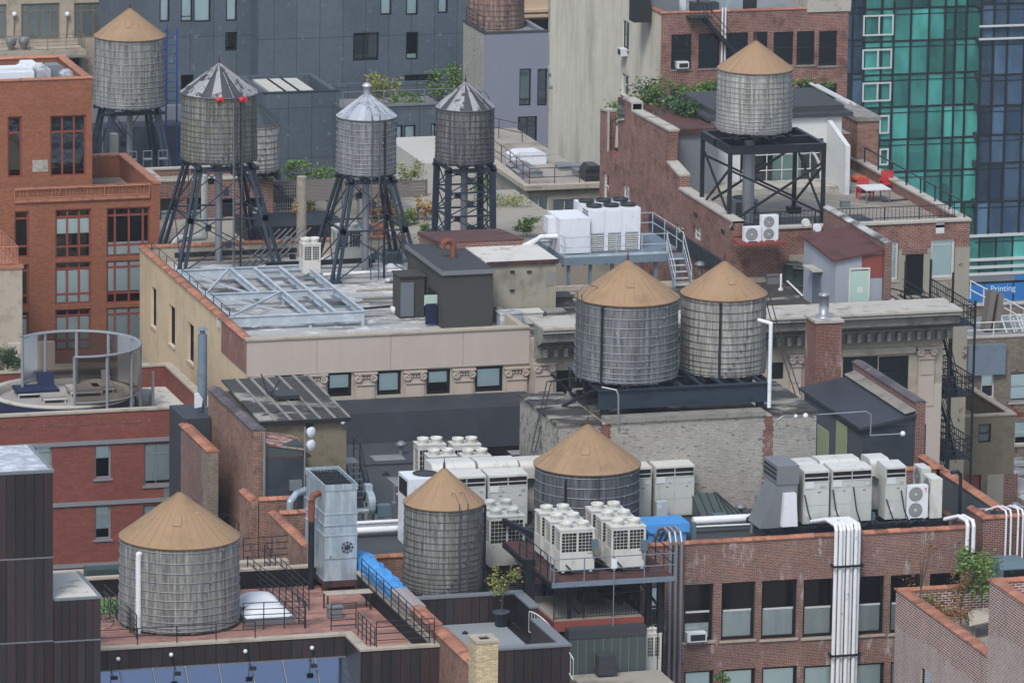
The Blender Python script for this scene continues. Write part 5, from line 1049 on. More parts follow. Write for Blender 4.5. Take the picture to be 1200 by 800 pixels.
MB().tube((fx.x, fx.y, 60), (fx.x, fx.y, FY(237, 455, fx.y).z), .1, 10).tube((fx.x, fx.y, FY(237, 475, fx.y).z), (fx.x, fx.y, FY(237, 392, fx.y).z), .24, 14).tube((fx.x, fx.y, FY(237, 392, fx.y).z), (fx.x, fx.y, FY(237, 384, fx.y).z), .14, 12).tube((fx.x, fx.y, FY(237, 386, fx.y).z), (fx.x, fx.y, FY(237, 383, fx.y).z), .3, 12, .05).build('flue', 'steel_grey', t)
q = FY(231, 469, fx.y-.3); MB().prism([(q.x-.15, q.z-.35), (q.x+.2, q.z-.3), (q.x+.25, q.z+.1), (q.x+.05, q.z+.4), (q.x-.15, q.z+.35)], 'y', q.y-.15, q.y).build('antenna_panel', 'unit_white', t)
# ---- red brick terrace building, left
zh = 62.3; c = G(100, 484, zh); YH = c.y; XH0 = FY(-40, 480, YH).x; e = G(234, 461, zh+.3); XH1 = e.x+.4; YH1 = G(204, 428, zh).y+.3
def Wh(a_, b_, c_, d_): return rY(a_, c_, b_, d_, YH)
kw = dict(frame='frame_grey', blind=(.1, .97), sill='frame_grey', rows=(.7,), fr=.09)
wh = [(Wh(41, 61, 523, 550), kw), (Wh(111, 130, 522, 560), dict(kw, blind=(.62, .97), rows=(.62,))), (Wh(169, 209, 520, 567), dict(kw, cols=(.35,), rows=(.75,))), (Wh(111, 130, 593, 631), dict(kw, blind=(.3, .97))), (Wh(168, 209, 592, 636), dict(kw, cols=(.35,)))]
t = building('terrace_building', 'even red brick building with grey bands and round roof terrace at left', 'building', XH0, XH1, YH, YH1, 61.2, zh, 'brick_even', 'roof_white', 'limestone', .35, wF=wh)
mb = MB()
for py in (521, 592, 664): z_ = FY(100, py, YH).z; mb.box(XH0, XH1, YH-.09, YH-.002, z_-.0, z_+.2)
mb.build('band_course', 'frame_grey', t)
mb = MB(); z_ = FY(100, 497, YH).z
for i in range(60): x_ = XH0+.16*i*1.0; mb.box(x_, x_+.08, YH-.03, YH-.002, z_, z_+.1)
mb.build('dentils', 'brick_dark', t)
r = Wh(192, 207, 571, 582); MB().box(r[0], r[1], YH-.02, YH-.002, r[2], r[3]).build('vent_grille', 'metal_grey', t)
cc = G(72, 458, 62.2); s = scl(cc); Rr = 84/s
t = thing('round_terrace', 'round raised roof terrace with pale rim and navy skirt', 'terrace', (cc.x, cc.y, 61.2))
MB().lathe(cc.x, cc.y, [(0, 61.75), (Rr-.35, 61.75)], 48, smooth=False).build('floor', 'taupe_cloth', t)
MB().lathe(cc.x, cc.y, [(Rr-.35, 61.75), (Rr-.35, 62.15), (Rr-.3, 62.2), (Rr, 62.2), (Rr, 62.08), (Rr-.04, 62.05)], 64).build('rim', 'concrete_pale', t)
MB().lathe(cc.x, cc.y, [(Rr-.05, 61.2), (Rr-.05, 62.05)], 64).build('skirt', 'navy_cloth', t)
cs_ = G(91, 459, 62.2); rs = 73/scl(cs_); t = thing('curved_wind_screen', 'tall curved smoked screen on grey posts round the right side of the round terrace', 'screen', cs_)
aA, aB = math.radians(-105), math.radians(140); hS = 2.55
MB().lathe(cs_.x, cs_.y, [(rs, 62.22), (rs, 62.2+hS-.05)], 40, a0=aA, a1=aB).build('screen', 'screen', t)
MB().lathe(cs_.x, cs_.y, [(rs-.1, 62.2+hS-.05), (rs+.1, 62.2+hS-.05), (rs+.1, 62.2+hS+.05), (rs-.1, 62.2+hS+.05), (rs-.1, 62.2+hS-.05)], 40, a0=aA, a1=aB).build('top_rail', 'frame_grey', t)
MB().lathe(cs_.x, cs_.y, [(rs-.04, 62.3), (rs+.04, 62.3), (rs+.04, 62.38), (rs-.04, 62.38)], 40, a0=aA, a1=aB).build('bottom_rail', 'frame_grey', t)
for k in range(9):
    an = aA+(aB-aA)*k/8; MB().tube((cs_.x+rs*math.cos(an), cs_.y+rs*math.sin(an), 61.2), (cs_.x+rs*math.cos(an), cs_.y+rs*math.sin(an), 62.2+hS), .085, 8).build('post', 'frame_grey', t)
def lounger(label, px, py, w, d, mat, back, cat='sun lounger', nm='sun_lounger'):
    p = G(px, py, 61.76); t = thing(nm, label, cat, p, 'terrace lounge furniture'); MB().box(p.x-w/2, p.x+w/2, p.y-d/2, p.y+d/2, 61.98, 62.14).build('cushion', mat, t)
    if back: MB().add([(p.x+w*.1, p.y+d*.32, 62.145), (p.x+w/2, p.y+d*.32, 62.145), (p.x+w/2, p.y+d*.55, 62.75), (p.x+w*.1, p.y+d*.55, 62.75), (p.x+w*.1, p.y+d*.4, 62.145), (p.x+w/2, p.y+d*.4, 62.145), (p.x+w/2, p.y+d*.63, 62.72), (p.x+w*.1, p.y+d*.63, 62.72)], [(0, 1, 2, 3), (7, 6, 5, 4), (0, 4, 5, 1), (1, 5, 6, 2), (2, 6, 7, 3), (3, 7, 4, 0)]).build('backrest', mat, t)
    mb = MB()
    for a_, b_ in ((-1, -1), (1, -1), (1, 1), (-1, 1)): mb.box(p.x+a_*(w/2-.04)-.03, p.x+a_*(w/2-.04)+.03, p.y+b_*(d/2-.04)-.03, p.y+b_*(d/2-.04)+.03, 61.76, 61.98)
    mb.box(p.x-w/2-.02, p.x+w/2+.02, p.y-d/2-.03, p.y-d/2-.001, 61.93, 62.0); mb.build('frame', 'frame_white', t)
lounger('navy cushioned sun lounger with raised back on the round terrace', 42, 462, 2.2, 1.6, 'navy_cloth', True)
lounger('low navy ottoman with pale frame beside the navy lounger', 62, 470, 1.2, .9, 'taupe_cloth', False, 'ottoman', 'ottoman')
lounger('beige round sofa behind the curved screen', 98, 461, 1.7, 1.4, 'taupe_cloth', False, 'sofa', 'sofa')
lounger('beige armchair with cushions behind the curved screen', 119, 458, 1.1, 1.1, 'taupe_cloth', True, 'armchair', 'armchair')
p = G(168, 474, 61.25); tag(MB().lathe(p.x, p.y, [(0, 61.25), (.45, 61.25), (.55, 61.9), (.5, 62), (.3, 61.95), (0, 61.95)], 20).build('metal_drum', 'metal_grey'), 'round grey metal drum right of the curved screen', 'drum')
p = G(179, 476, 61.25); tag(MB().box(p.x-.07, p.x+.07, p.y-.07, p.y+.07, 61.22, 63.1).build('standing_post', 'metal_grey'), 'single grey post standing on the white roof beside the drum', 'post')
p = G(8, 436, 62.2); plant('round_bush', 'clipped round green bush at the left edge of the round terrace', 'bush', (p.x, p.y, 62.9), (.85, .8, .65), 2600, 'leaf_dark', .06, 31, 0, 26)
# ---- cream corner building (long pink parapet) and its dark cornice neighbour
zL = 66.; cL = G(289, 397, zL); XL0, YL = cL.x, cL.y; XL1 = FY(620, 383, YL).x; YLb = G(163, 288, zL).y; YR = YL-1.3
def Wl(a_, b_, c_, d_): return rY(a_, c_, b_, d_, YL)
bays = [(322, 354, 440, 460), (384, 412, 437, 464), (442, 470, 435, 462), (500, 527.5, 433, 461), (557, 589, 430, 458)]
bl = [(.3, .97), (.35, .97), (.18, .97), (.45, .97), (.2, .97)]
wl = [(Wl(*b_), dict(frame='frame_black', fr=.14, rows=(), blind=bl[i])) for i, b_ in enumerate(bays)]
xl = [(rX(a_, b_, c_, d_, XL0), dict(frame='frame_black', fr=.08, rows=(.5,), sill='limestone', dep=.22)) for a_, b_, c_, d_ in ((177, 334, 183, 386), (198, 355, 205, 408), (220, 376, 227, 428))]
t = building('cream_corner_building', 'cream stucco corner building with long pinkish parapet and carved pilaster capitals', 'building', XL0, XL1, YL, YLb, 65.15, zL-.1, 'limestone', 'roof_silver', None, .3, wF=wl, wL=xl, wallL='stucco_cream')
zpb = FY(289, 441, YL).z
mb = MB()
for a_, b_ in ((289, 371), (371, 457.5), (457.5, 542), (542, 620)): A_ = FY(a_, 400, YL).x; B_ = FY(b_, 400, YL).x; mb.box(A_+.01, B_-.008, YL-.12, YL-.003, zpb, zL-.1)
mb.build('parapet_panels', 'stone_pink', t)
MB().box(XL0-.05, XL1, YL-.2, YL+.36, zL-.098, zL).build('coping', 'limestone', t)
mb = MB(); y = YL+.4
while y < YLb: mb.prism([(XL0-.12, zL-.098), (XL0+.4, zL-.098), (XL0+.4, zL-.04), (XL0+.15, zL+.06), (XL0-.12, zL-.04)], 'y', y, y+.42); y += .45
mb.build('tile_coping', 'tile', t)
y_ = G(259, 372, zL).y; MB().box(XL0-.04, XL0-.002, YL-.0, y_, FX(289, 438, XL0).z-.0, zL-.1).build('brick_panel', 'brick_red', t)
mb = MB(); x_ = XL0
while x_ < XL0+14.6: mb.prism([(YLb-.36, zL-.098), (YLb+.06, zL-.098), (YLb+.06, zL-.03), (YLb-.15, zL+.07), (YLb-.36, zL-.03)], 'x', x_+.3, x_+.72); x_ += .45
mb.build('rear_tile_coping', 'tile', t)
def capital(px0, px1, py0, par, Y, low=0, dbl=False):
    a_ = FY(px0, py0, Y).x; b_ = FY(px1, py0, Y).x; z1_ = FY(px0, py0, Y).z; w_ = b_-a_; mb = MB()
    mb.box(a_+.1, b_-.1, Y-.12, Y-.002, z1_-3.2, z1_-.35); mb.box(a_-.02, b_+.02, Y-.25, Y-.003, z1_-.08, z1_); mb.box(a_+.06, b_-.06, Y-.19, Y-.004, z1_-.16, z1_-.081)
    mb.box(a_+.1, b_-.1, Y-.2, Y-.121, z1_-.66, z1_-.6); mb.box(a_+.22, b_-.22, Y-.16, Y-.121, z1_-1.5, z1_-.8)
    for k in range(5): xx = a_+.3+(w_-.6)*k/4; mb.ball((xx, Y-.16, z1_-.28), .06, n=6, k=4)
    mb.build('pilaster', 'stone_trim', par)
    for xx in (a_+.17, b_-.17):
        mb = MB(); sg = 1 if xx > (a_+b_)/2 else -1
        mb.path([Vector((xx+sg*(.2-.011*k)*math.cos(k*.6+1.57), Y-.24, z1_-.3+(.2-.011*k)*math.sin(k*.6+1.57))) for k in range(16)], .035, 5); mb.tube((xx, Y-.22, z1_-.3), (xx, Y-.13, z1_-.3), .19, 14); mb.build('volute', 'stone_trim', par)
for a_, b_, c_ in ((295, 321, 441.5), (356, 383, 438.5), (415, 441, 436.5), (472.5, 499, 434.5), (530, 556.5, 432), (591, 619, 430)): capital(a_, b_, c_, t, YL)
# cornice building
XR1 = FY(1106, 370, YR).x; zC = FY(900, 372, YR-1.6).z
def Wr(a_, b_, c_, d_): return rY(a_, c_, b_, d_, YR)
wr = [(Wr(652, 671, 434, 462), dict(fr=.1, rows=(), pane='glass_dark')), (Wr(900, 918, 425, 444), dict(fr=.1, rows=(.5,), pane='glass_dark')), (Wr(988, 1028, 419, 462), dict(fr=.12, rows=(.55,), pane='glass_dark')), (Wr(1030, 1064, 418, 462), dict(fr=.12, rows=(.55,), pane='glass_dark'))]
t = building('cornice_building', 'older building with deep dark cornice behind the pair of tanks', 'building', XL1+.02, XR1, YR, 322.8, 65.15, 65.4, 'limestone', 'tar_worn', None, .3, wF=wr)
mb = MB(); mb.prism([(YR+.4, 65.42), (YR+.4, zC), (YR-1.7, zC), (YR-1.75, zC-.25), (YR-1.55, zC-.3), (YR-1.5, zC-.75), (YR-.9, zC-1.1), (YR-.5, zC-1.25), (YR-.45, zC-1.9), (YR-.003, zC-1.95), (YR-.003, 65.42)] if zC-1.95 > 60 and False else [(YR-.003, zC-1.9), (YR-.003, zC-.12), (YR-1.7, zC-.12), (YR-1.75, zC-.3), (YR-1.5, zC-.4), (YR-1.45, zC-.8), (YR-.9, zC-1.05), (YR-.5, zC-1.2), (YR-.45, zC-1.85), (YR-.2, zC-1.9)][::-1], 'x', XL1-.1, XR1+.35)
mb.build('cornice', 'concrete', t)
MB().box(XL1-.12, XR1+.4, YR-1.8, YR+1.2, zC-.118, zC).build('cornice_cap', 'concrete_pale', t)
x_ = XL1+.2
while x_ < XR1: MB().box(x_, x_+.2, YR-.8, YR-.451, zC-1.75, zC-1.3).build('bracket', 'concrete', t); x_ += .55
capital(625, 650, 425, t, YR-.02, dbl=True); capital(924, 941, 415, t, YR-.02); capital(1074, 1097, 406, t, YR-.02)
r = Wr(1075, 1100, 440, 545); MB().box(r[0], r[1], YR-.1, YR-.002, 55, r[3]-.5).build('pier', 'stone_pink', t)
z_ = FY(1000, 416, YR).z; MB().box(FY(945, 416, YR).x, FY(1072, 416, YR).x, YR-.16, YR-.002, z_, z_+.35).build('lintel_band', 'limestone', t)
# ---- painted brick penthouse with the tank pair
YM = 286.; zM = FY(655, 496, YM).z; XM0 = FY(655, 496, YM).x; XM1 = FY(957, 480, YM).x; dM = G(617, 461, zM).y
t = thing('painted_brick_penthouse', 'penthouse with grey painted brick front and dark steel beams carrying two tanks', 'building', ((XM0+XM1)/2, YM+2, 0))
mb = MB(); mb.wall('Y', YM, XM0, XM1, 0, zM-.12); mb.box(XM0+.001, XM1, YM+.002, dM, 0, zM-.121); mb.build('wall', 'painted_brick', t)
MB().box(XM0-.03, XM0-.001, YM+.003, dM-.01, 0, zM-.121).build('side_wall', 'stucco_rough', t)
MB().box(XM0-.12, FY(705, 490, YM).x, YM-.1, dM, zM-.119, zM).build('roof', 'tar_worn', t)
xq1 = FY(710, 490, YM).x; xq2 = FY(897, 480, YM).x; zz_ = FY(710, 489, YM).z
mb = MB(); n = 8
for i in range(n): a_ = xq1+(xq2-xq1)*i/n; mb.box(a_, a_+(xq2-xq1)/n-.015, YM-.1, YM+.75, zM-.119, zM+.12)
mb.build('front_coping', 'concrete', t); MB().box(xq1, xq2, YM+.751, dM, zM-.119, zM+.02).build('middle_roof', 'tar_worn', t)
MB().box(FY(905, 490, YM).x, XM1+.08, YM-.1, dM, zM-.118, zM+.01).build('right_roof', 'tar_worn', t)
mb = MB(); rg = random.Random(4); z_ = 60
xA, xB = FY(893, 520, YM).x, FY(906, 520, YM).x
for i in range(int((zM-.13-60)/.085)):
    e0, e1 = rg.uniform(0, .16), rg.uniform(0, .1); mb.box(xA+e0, xB+.02-e1, YM-.02, YM-.001, 60+i*.085, 60+i*.085+.075)
xA2, xB2 = FY(701, 520, YM).x, FY(716, 520, YM).x
for i in range(int((zM-.13-64)/.085)): e0 = rg.uniform(0, .16); mb.box(xA2+e0, xB2-rg.uniform(0, .1), YM-.021, YM-.001, 64+i*.085, 64+i*.085+.075)
mb.build('bare_brick_quoins', 'brick_red', t)
# steel beams under the pair
t = thing('tank_support_beams', 'deep navy steel girders on posts under the tank pair', 'steel frame', (T4[1].x+1, 287, zM)); zb_ = FY(735, 455, 286.9).z; zb0 = FY(735, 477, 286.9).z
xs_, xe_ = FY(700, 470, 286.9).x, FY(898, 460, 286.9).x
mb = MB(); mb.box(xs_, xe_, 286.75, 286.8, zb0, zb_); mb.box(xs_, xe_, 286.62, 286.95, zb_-.05, zb_+.001); mb.box(xs_, xe_, 286.62, 286.95, zb0, zb0+.05); mb.build('front_girder', 'steel_blue', t)
for yy in (289.2, 291.6): MB().box(xs_, xe_, yy-.15, yy+.15, zb0, zb_-.05).build('girder', 'steel_black', t)
mb = MB(); n = 9
for i in range(n): xx = xs_+.2+(xe_-xs_-.4)*i/(n-1); mb.box(xx-.1, xx+.1, 286.8, 292.3, zb_+.002, min(zb_+.25, T4[1].z-.36))
mb.build('cross_beams', 'steel_blue', t); mb = MB(); px_ = FY(708, 480, 286.9).x
for xx, yy in ((px_, 286.9), (px_, 291), (xe_-.3, 286.95), (xe_-.3, 291)): mb.box(xx-.17, xx+.17, yy-.15, yy+.15, zM-.1, zb0-.001)
mb.build('posts', 'steel_black', t); MB().beam((px_-1.3, 289.5, zM), (px_-.2, 287.6, zb_-.1), .14).beam((px_-.1, 291.3, zM), (px_-1.4, 291.3, zb_-.1), .12).build('braces', 'steel_black', t)
p = FY(706, 454, 286.2); pipe_run('thin bent white pipe at the left end of the navy girder', [(p.x, 286.3, p.z), (FY(722, 458, 286).x, 285.95, p.z-.1), (FY(724, 464, 286).x, 285.9, p.z-.35), (FY(724, 503, 286).x, 285.9, FY(724, 503, 286).z)], .045, 'pipe_steel', 8)
p = FY(905, 380, 286.3); pipe_run('white pipe rising at the right end of the navy girder', [(FY(893, 381, 286.9).x, 287.4, p.z), (p.x, 286.5, p.z), (p.x, 286.5, p.z-3.2), (p.x, 286.5, zM+.15)], .1, 'pipe_white', 8)
t = thing('roof_ladder', 'black ladder hooked over the left side of the painted penthouse', 'ladder', (XM0-1, 288.5, 61)); mb = MB()
for px in (641, 646):
    a_ = FY(px, 447, 289.5); mb.path([Vector((a_.x+1.4, 289.6, a_.z+.1)), Vector((a_.x, 289.5, a_.z)), Vector((FY(px-37, 540, 287.5).x, 287.5, 61.5)) if px else None], .03, 6)
mb.build('rails', 'steel_black', t); a_ = FY(643, 447, 289.5); b_ = Vector((FY(606, 540, 287.5).x, 287.5, 61.5)); mb = MB()
for i in range(14): f = i/14; q = Vector((a_.x, 289.5, a_.z)).lerp(b_, f); mb.tube(q-Vector((.09, 0, 0)), q+Vector((.12, 0, 0)), .015, 5)
mb.build('rungs', 'steel_black', t)
t = thing('roof_ladder', 'pair of black stair rails leaning left of the brick chimney', 'ladder', (FY(935, 455, 288).x, 288, zM)); mb = MB()
for px in (905, 911): mb.path([FY(px-12, 335, 291.5), FY(px, 380, 290), FY(px+27, 462, 288)], .03, 6)
mb.build('rails', 'steel_black', t)
# pipe lamps
for lb, pts, e in (('arched grey pipe lamp arm over the right end of the painted penthouse', ((910, 500), (911, 492), (918, 487), (944, 487)), 1), ('grey pipe lamp arm crossing the dark sloped shed', ((954, 486), (1015, 482), (1021, 486), (1020, 510), (1058, 508)), 1)):
    Yp = YM-.6 if pts[0][0] < 930 else YM+.3; v = [FY(a_, b_, Yp) for a_, b_ in pts]; t = thing('lamp_arm', lb, 'lamp', v[0]); MB().path(v, .035, 7).build('arm', 'pipe_steel', t); MB().ball(v[-1], .14).ball(v[0] if pts[0][0] > 930 else v[-1]-Vector((.5, 0, 0)), .1).build('lamp_head', 'unit_white', t)
# brick chimney with steel flue
Yc = 299.5; a_ = FY(957, 376, Yc); b_ = FY(987, 375, Yc); t = thing('brick_chimney', 'square red brick chimney with pale cap and steel flue right of the tank pair', 'chimney', ((a_.x+b_.x)/2, Yc+.6, 0)); dd = 1.7
MB().box(a_.x, b_.x, Yc, Yc+dd, 0, a_.z-.13).build('stack', 'brick_red', t); MB().box(a_.x-.08, b_.x+.08, Yc-.08, Yc+dd+.08, a_.z-.129, a_.z).build('cap', 'concrete_pale', t)
cx_, cy_ = (a_.x+b_.x)/2, Yc+.9; zt_ = FY(965, 344, cy_).z; MB().lathe(cx_, cy_, [(.45, a_.z), (.42, a_.z+.08), (.25, a_.z+.09), (.25, zt_-.15), (.28, zt_-.14), (.28, zt_), (.2, zt_), (.2, a_.z+.3)], 18).build('flue', 'pipe_steel', t)
# ---- dark sloped shed with tiled parapet
YN = 289.; a_ = FY(1010, 500, YN); b_ = FY(1072, 484, YN); xn0, xn1 = a_.x, b_.x; zn0 = a_.z; c_ = FX(943, 454, xn0); yN1 = c_.y; d_ = G(1008, 427, b_.z+.0)
t = thing('sloped_shed', 'blue black shed with sloping felt roof and pale lime doors', 'shed', ((xn0+xn1)/2, YN+3, 0))
zr1 = b_.z
MB().prism([(xn0, 0), (xn1, 0), (xn1, zr1-.13), (xn0, zn0-.13)], 'y', YN, yN1).build('wall', 'blue_door', t)
MB().box(xn0+.02, xn1+.6, YN-.03, YN-.002, 0, FY(1040, 499, YN).z).build('front_cladding', 'navy_wall', t)
MB().prism([(xn0-.2, zn0-.14), (xn1, zr1-.125), (xn1, zr1), (xn0-.2, zn0)], 'y', YN-.25, yN1+.3).build('roof', 'tar_smooth', t)
MB().prism([(xn1-.55, zr1-.0), (xn1-.001, zr1+.12), (xn1-.001, zr1+.2), (xn1-.55, zr1+.03)], 'y', YN-.1, yN1+.3).build('verge', 'concrete', t)
for (u0, v0, u1, v1, mt_) in ((959, 497, 971, 536, 'door_yellow'), (981, 492, 992, 540, 'door_yellow')):
    r = rX(u0, v0, u1, v1, xn0); MB().box(xn0-.05, xn0-.002, r[0], r[1], 60, r[3]).build('door', mt_, t)
zt_ = FX(1087, 472, xn1).z; zt_ = G(1080, 468, 0) and FY(1080, 470, YN).z
tilewall('dark tiled brick parapet along the right edge of the sloped shed', (xn1, YN-.15), (xn1, yN1+.6), FY(1082, 471, YN).z, 0, .5, 'brick_dark', .5, 'tile_dark')
# ---- fire escape on the right: balconies running back along the side wall, flights between them
YE0, YE1 = 309.2, 316.2; xe0 = XR1+.2; xe1 = FY(1140, 463, YE0).x; xe1 = max(xe1, xe0+1.4)
t = thing('fire_escape', 'dense black steel fire escape on the side of the dark cornice building', 'fire escape', (xe1, YE0, 40))
zt_ = FY(1140, 352, YE0).z
for x_, y_ in ((xe1, YE0), (xe0+.15, YE0), (xe1, YE1), (xe0+.1, YE1), (xe1, (YE0+YE1)/2)): MB().box(x_-.05, x_+.05, y_-.05, y_+.05, 40, zt_ if y_ == YE0 else zt_+.8).build('post', 'steel_black', t)
zl_ = [FY(1139, py, YE0).z for py in (380, 463, 536, 612, 690)]
for k, z_ in enumerate(zl_):
    mb = MB(); n = 34
    for i in range(n): yy = YE0+(YE1-YE0)*i/(n-1); mb.box(xe0, xe1, yy-.07, yy+.07, z_-.05, z_)
    mb.box(xe0, xe0+.06, YE0, YE1, z_-.16, z_-.051); mb.box(xe1-.06, xe1, YE0, YE1, z_-.16, z_-.051); mb.build('landing', 'steel_black', t)
    mb = MB()
    for h_ in (.35, .7, 1.05): mb.tube((xe0, YE0, z_+h_), (xe1, YE0, z_+h_), .03, 6).tube((xe1, YE0, z_+h_), (xe1, YE1, z_+h_), .03, 6).tube((xe0, YE0, z_+h_), (xe0, YE1, z_+h_), .03, 6)
    for i in range(22): yy = YE0+(YE1-YE0)*i/21; mb.tube((xe1, yy, z_), (xe1, yy, z_+1.05), .02, 4)
    for i in range(8): xx = xe0+(xe1-xe0)*i/7; mb.tube((xx, YE0, z_), (xx, YE0, z_+1.05), .02, 4)
    mb.build('guard_rail', 'steel_black', t)
    if k: 
        p_ = Vector((xe0+.25, YE0+1, z_)); q_ = Vector((xe0+.25, YE0+4.6, zl_[k-1]))
        for dx in (0, .75): MB().beam(p_+Vector((dx, 0, 0)), q_+Vector((dx, 0, 0)), .06, .26).build('stringer', 'steel_black', t)
        mb = MB()
        for i in range(13): v = p_.lerp(q_, (i+.5)/13); mb.box(v.x+.04, v.x+.71, v.y-.14, v.y+.14, v.z, v.z+.03)
        mb.build('treads', 'steel_black', t); mb = MB()
        for dx in (0, .75): mb.tube(p_+Vector((dx, 0, 1)), q_+Vector((dx, 0, 1)), .03, 6).tube(p_+Vector((dx, 0, .5)), q_+Vector((dx, 0, .5)), .025, 6)
        mb.build('stair_rail', 'steel_black', t)
p_ = Vector((xe0+.25, YE0+1.5, zl_[0])); q_ = FY(1090, 325, 322); q_ = Vector((q_.x, 321.5, FY(1080, 347, 322).z)); mb = MB()
for h_ in (0, .5, 1.): mb.beam(p_+Vector((0, 0, h_)), Vector((p_.x, q_.y-1, q_.z+h_)), .06, .2 if h_ == 0 else .06)
for i in range(7): v = p_.lerp(Vector((p_.x, q_.y-1, q_.z)), i/6); mb.tube(v, v+Vector((0, 0, 1)), .025, 5)
mb.build('top_flight', 'steel_black', t); mb = MB(); mb.box(q_.x-1.4, p_.x+.6, q_.y-1, q_.y+1.2, q_.z-.06, q_.z); mb.build('door_landing', 'steel_black', t)
# ---- condensers on the loft roof
zS = 62.75
t = thing('equipment_dunnage', 'black steel dunnage under the row of condensers on the loft roof', 'steel frame', (97, 280, 61.9))
dy0 = G(1000, 612, zS).y; xd0 = FY(893, 610, dy0).x; xd1 = FY(1110, 600, dy0).x
for yy in (dy0-.15, dy0+1.1, dy0+2.4): MB().box(xd0, xd1, yy-.1, yy+.1, zS-.3, zS-.06).build('beam', 'steel_black', t)
mb = MB(); n = 9
for i in range(n): xx = xd0+.2+(xd1-xd0-.4)*i/(n-1); mb.box(xx-.08, xx+.08, dy0-.4, dy0+3, zS-.059, zS-.001)
mb.build('cross_beams', 'steel_black', t); mb = MB()
for i in range(5): xx = xd0+.3+(xd1-xd0-.6)*i/4; mb.tube((xx, dy0-.15, 61.9), (xx, dy0-.15, zS-.31), .1, 8).tube((xx, dy0+2.4, 61.9), (xx, dy0+2.4, zS-.31), .1, 8)
mb.build('stub_posts', 'pipe_steel', t)
yb = dy0; X_ = lambda px: FY(px, 605, yb).x; kk = 1.0
def hood(label, a_, b_, py_top, Y=None, z=None, **k): 
    Y = Y or yb; z = z if z is not None else zS; x0_ = FY(a_, 600, Y).x; x1_ = FY(b_, 600, Y).x; hh = FY(a_, py_top, Y).z-z-.62; return vrf_hood(label, x0_, Y, z, x1_-x0_, 1.0, hh, 'tall hooded condensers', **k)
hood('hooded beige condenser beside the grey sheet metal duct', 941, 971, 551)
hood('double width hooded beige condenser in the middle of the loft roof row', 974, 1021, 549)
hood('hooded beige condenser at the right end beside the twin fan unit', 1037, 1061, 546)
yb2 = yb+2.2
for lb, a_, b_, pt in (('hooded condenser seen in the back row behind the grey duct', 931, 955, 541), ('wide rounded hooded condenser in the middle of the back row', 957, 1004, 538), ('hooded condenser at the right end of the back row', 1015, 1038, 536)): hood(lb, a_, b_, pt, Y=yb2, paper=False, back=True)
# grey duct box
x0_, x1_ = FY(912, 600, yb-.2).x, FY(934, 600, yb-.2).x; t = thing('sheet_metal_duct', 'grey sheet metal intake duct at the left end of the condenser row', 'duct', (x0_, yb, zS)); zt_ = FY(912, 546, yb-.2).z
MB().prism([(x0_-.9, zS), (x1_, zS), (x1_, zt_-.9), (x0_, zt_-.9), (x0_-.1, zt_-1)], 'y', yb-.2, yb+1.6).build('lower_duct', 'metal_grey', t); MB().box(x0_-.1, x1_+.05, yb-.25, yb+1.9, zt_-.899, zt_).build('head', 'metal_grey', t)
mb = MB()
for i in range(3): mb.box(x0_-.13, x0_-.101, yb-.1, yb+1.7, zt_-.25-i*.22, zt_-.15-i*.22)
mb.build('louvres', 'louver', t); MB().prism([(x0_+.1, zS+.1), (x1_-.05, zS+.1), (x1_-.15, zt_-1.3), (x0_+.2, zt_-1.3)], 'y', yb-.5, yb-.201).build('access_panel', 'unit_white', t)
p0_ = FY(1063, 604, yb+.1); side_fan('white side fan condenser with two fans and a red round emblem', FY(1062, 604, yb).x, yb, zS, 1.08, .4, 1.62, 2, 'F', mark=True)
side_fan('white side fan condenser seen end on at the right end of the row', FY(1089, 604, yb).x, yb-.2, zS, 1.25, .55, 1.95, 2, 'L', mat='unit')
side_fan('second white condenser seen end on behind the right end of the row', FY(1079, 604, yb+1.9).x, yb+2.0, zS, 1.1, .5, 1.95, 2, 'L', mat='unit')
# row behind the dark tank
yb3 = G(780, 607, 61.9).y; z3 = 61.95
hood('double width hooded condenser right of the dark tank by the painted wall', 767, 813, 545.5, Y=yb3, z=z3)
hood('hooded condenser just right of the dark tank, half hidden by it', 737, 763, 547, Y=yb3, z=z3)
hood('double width hooded condenser left of the dark tank', 572, 618, 556, Y=yb3, z=z3)
hood('hooded condenser behind the tan cone of the slim tank', 524, 569, 558, Y=yb3, z=z3)
for lb, a_, b_, pt in (('wide rounded hooded condenser behind the slim tank in the far row', 503, 554, 542), ('wide rounded hooded condenser in the middle of the far row', 557, 604, 540), ('rounded hooded condenser hidden by the dark tank in the far row', 606, 640, 539), ('wide rounded hooded condenser right of the dark tank in the far row', 746, 793, 531)): hood(lb, a_, b_, pt, Y=yb3+2.4, z=z3, paper=False, back=True)
tag(MB().box(FY(500, 600, yb3).x, XF0-.1, yb3-.4, yb3+4.2, 61.01, 61.9).build('condenser_plinth', 'tar'), 'dark plinth under the condensers left of the dark tank', 'plinth')
zq = 61.9
for lb, a_, by, off in (('twin fan condenser, front left of the four behind the hooded row', 503, 557, 0), ('twin fan condenser, back left of the four behind the hooded row', 490, 550, 1.6), ('twin fan condenser, front right of the four behind the hooded row', 543, 553, 0), ('twin fan condenser, back right of the four behind the hooded row', 531, 548, 1.6)):
    yy = yb3+5.2+off; vrf_top(lb, FY(a_, 540, yy).x, yy, 61.0, 1.4, .95, FY(a_, 529 if off == 0 else 515.5, yy).z-61.0-.32, 'twin fan condensers behind the hooded row')
yy = yb3-1.5; p = FY(580, 640, yy-1)
vrf_top('grey twin fan condenser with large grid openings right of the slim tank', FY(573, 640, 281).x, 281, 61.0, 1.75, 1.1, FY(573, 600, 281).z-61.3, None, mat='unit_grey'); vrf_top('grey twin fan condenser just behind the grid fronted one', FY(566, 630, 283.2).x, 283.2, 61.0, 1.7, 1.1, FY(566, 590, 283.2).z-61.3, None, mat='unit_grey')
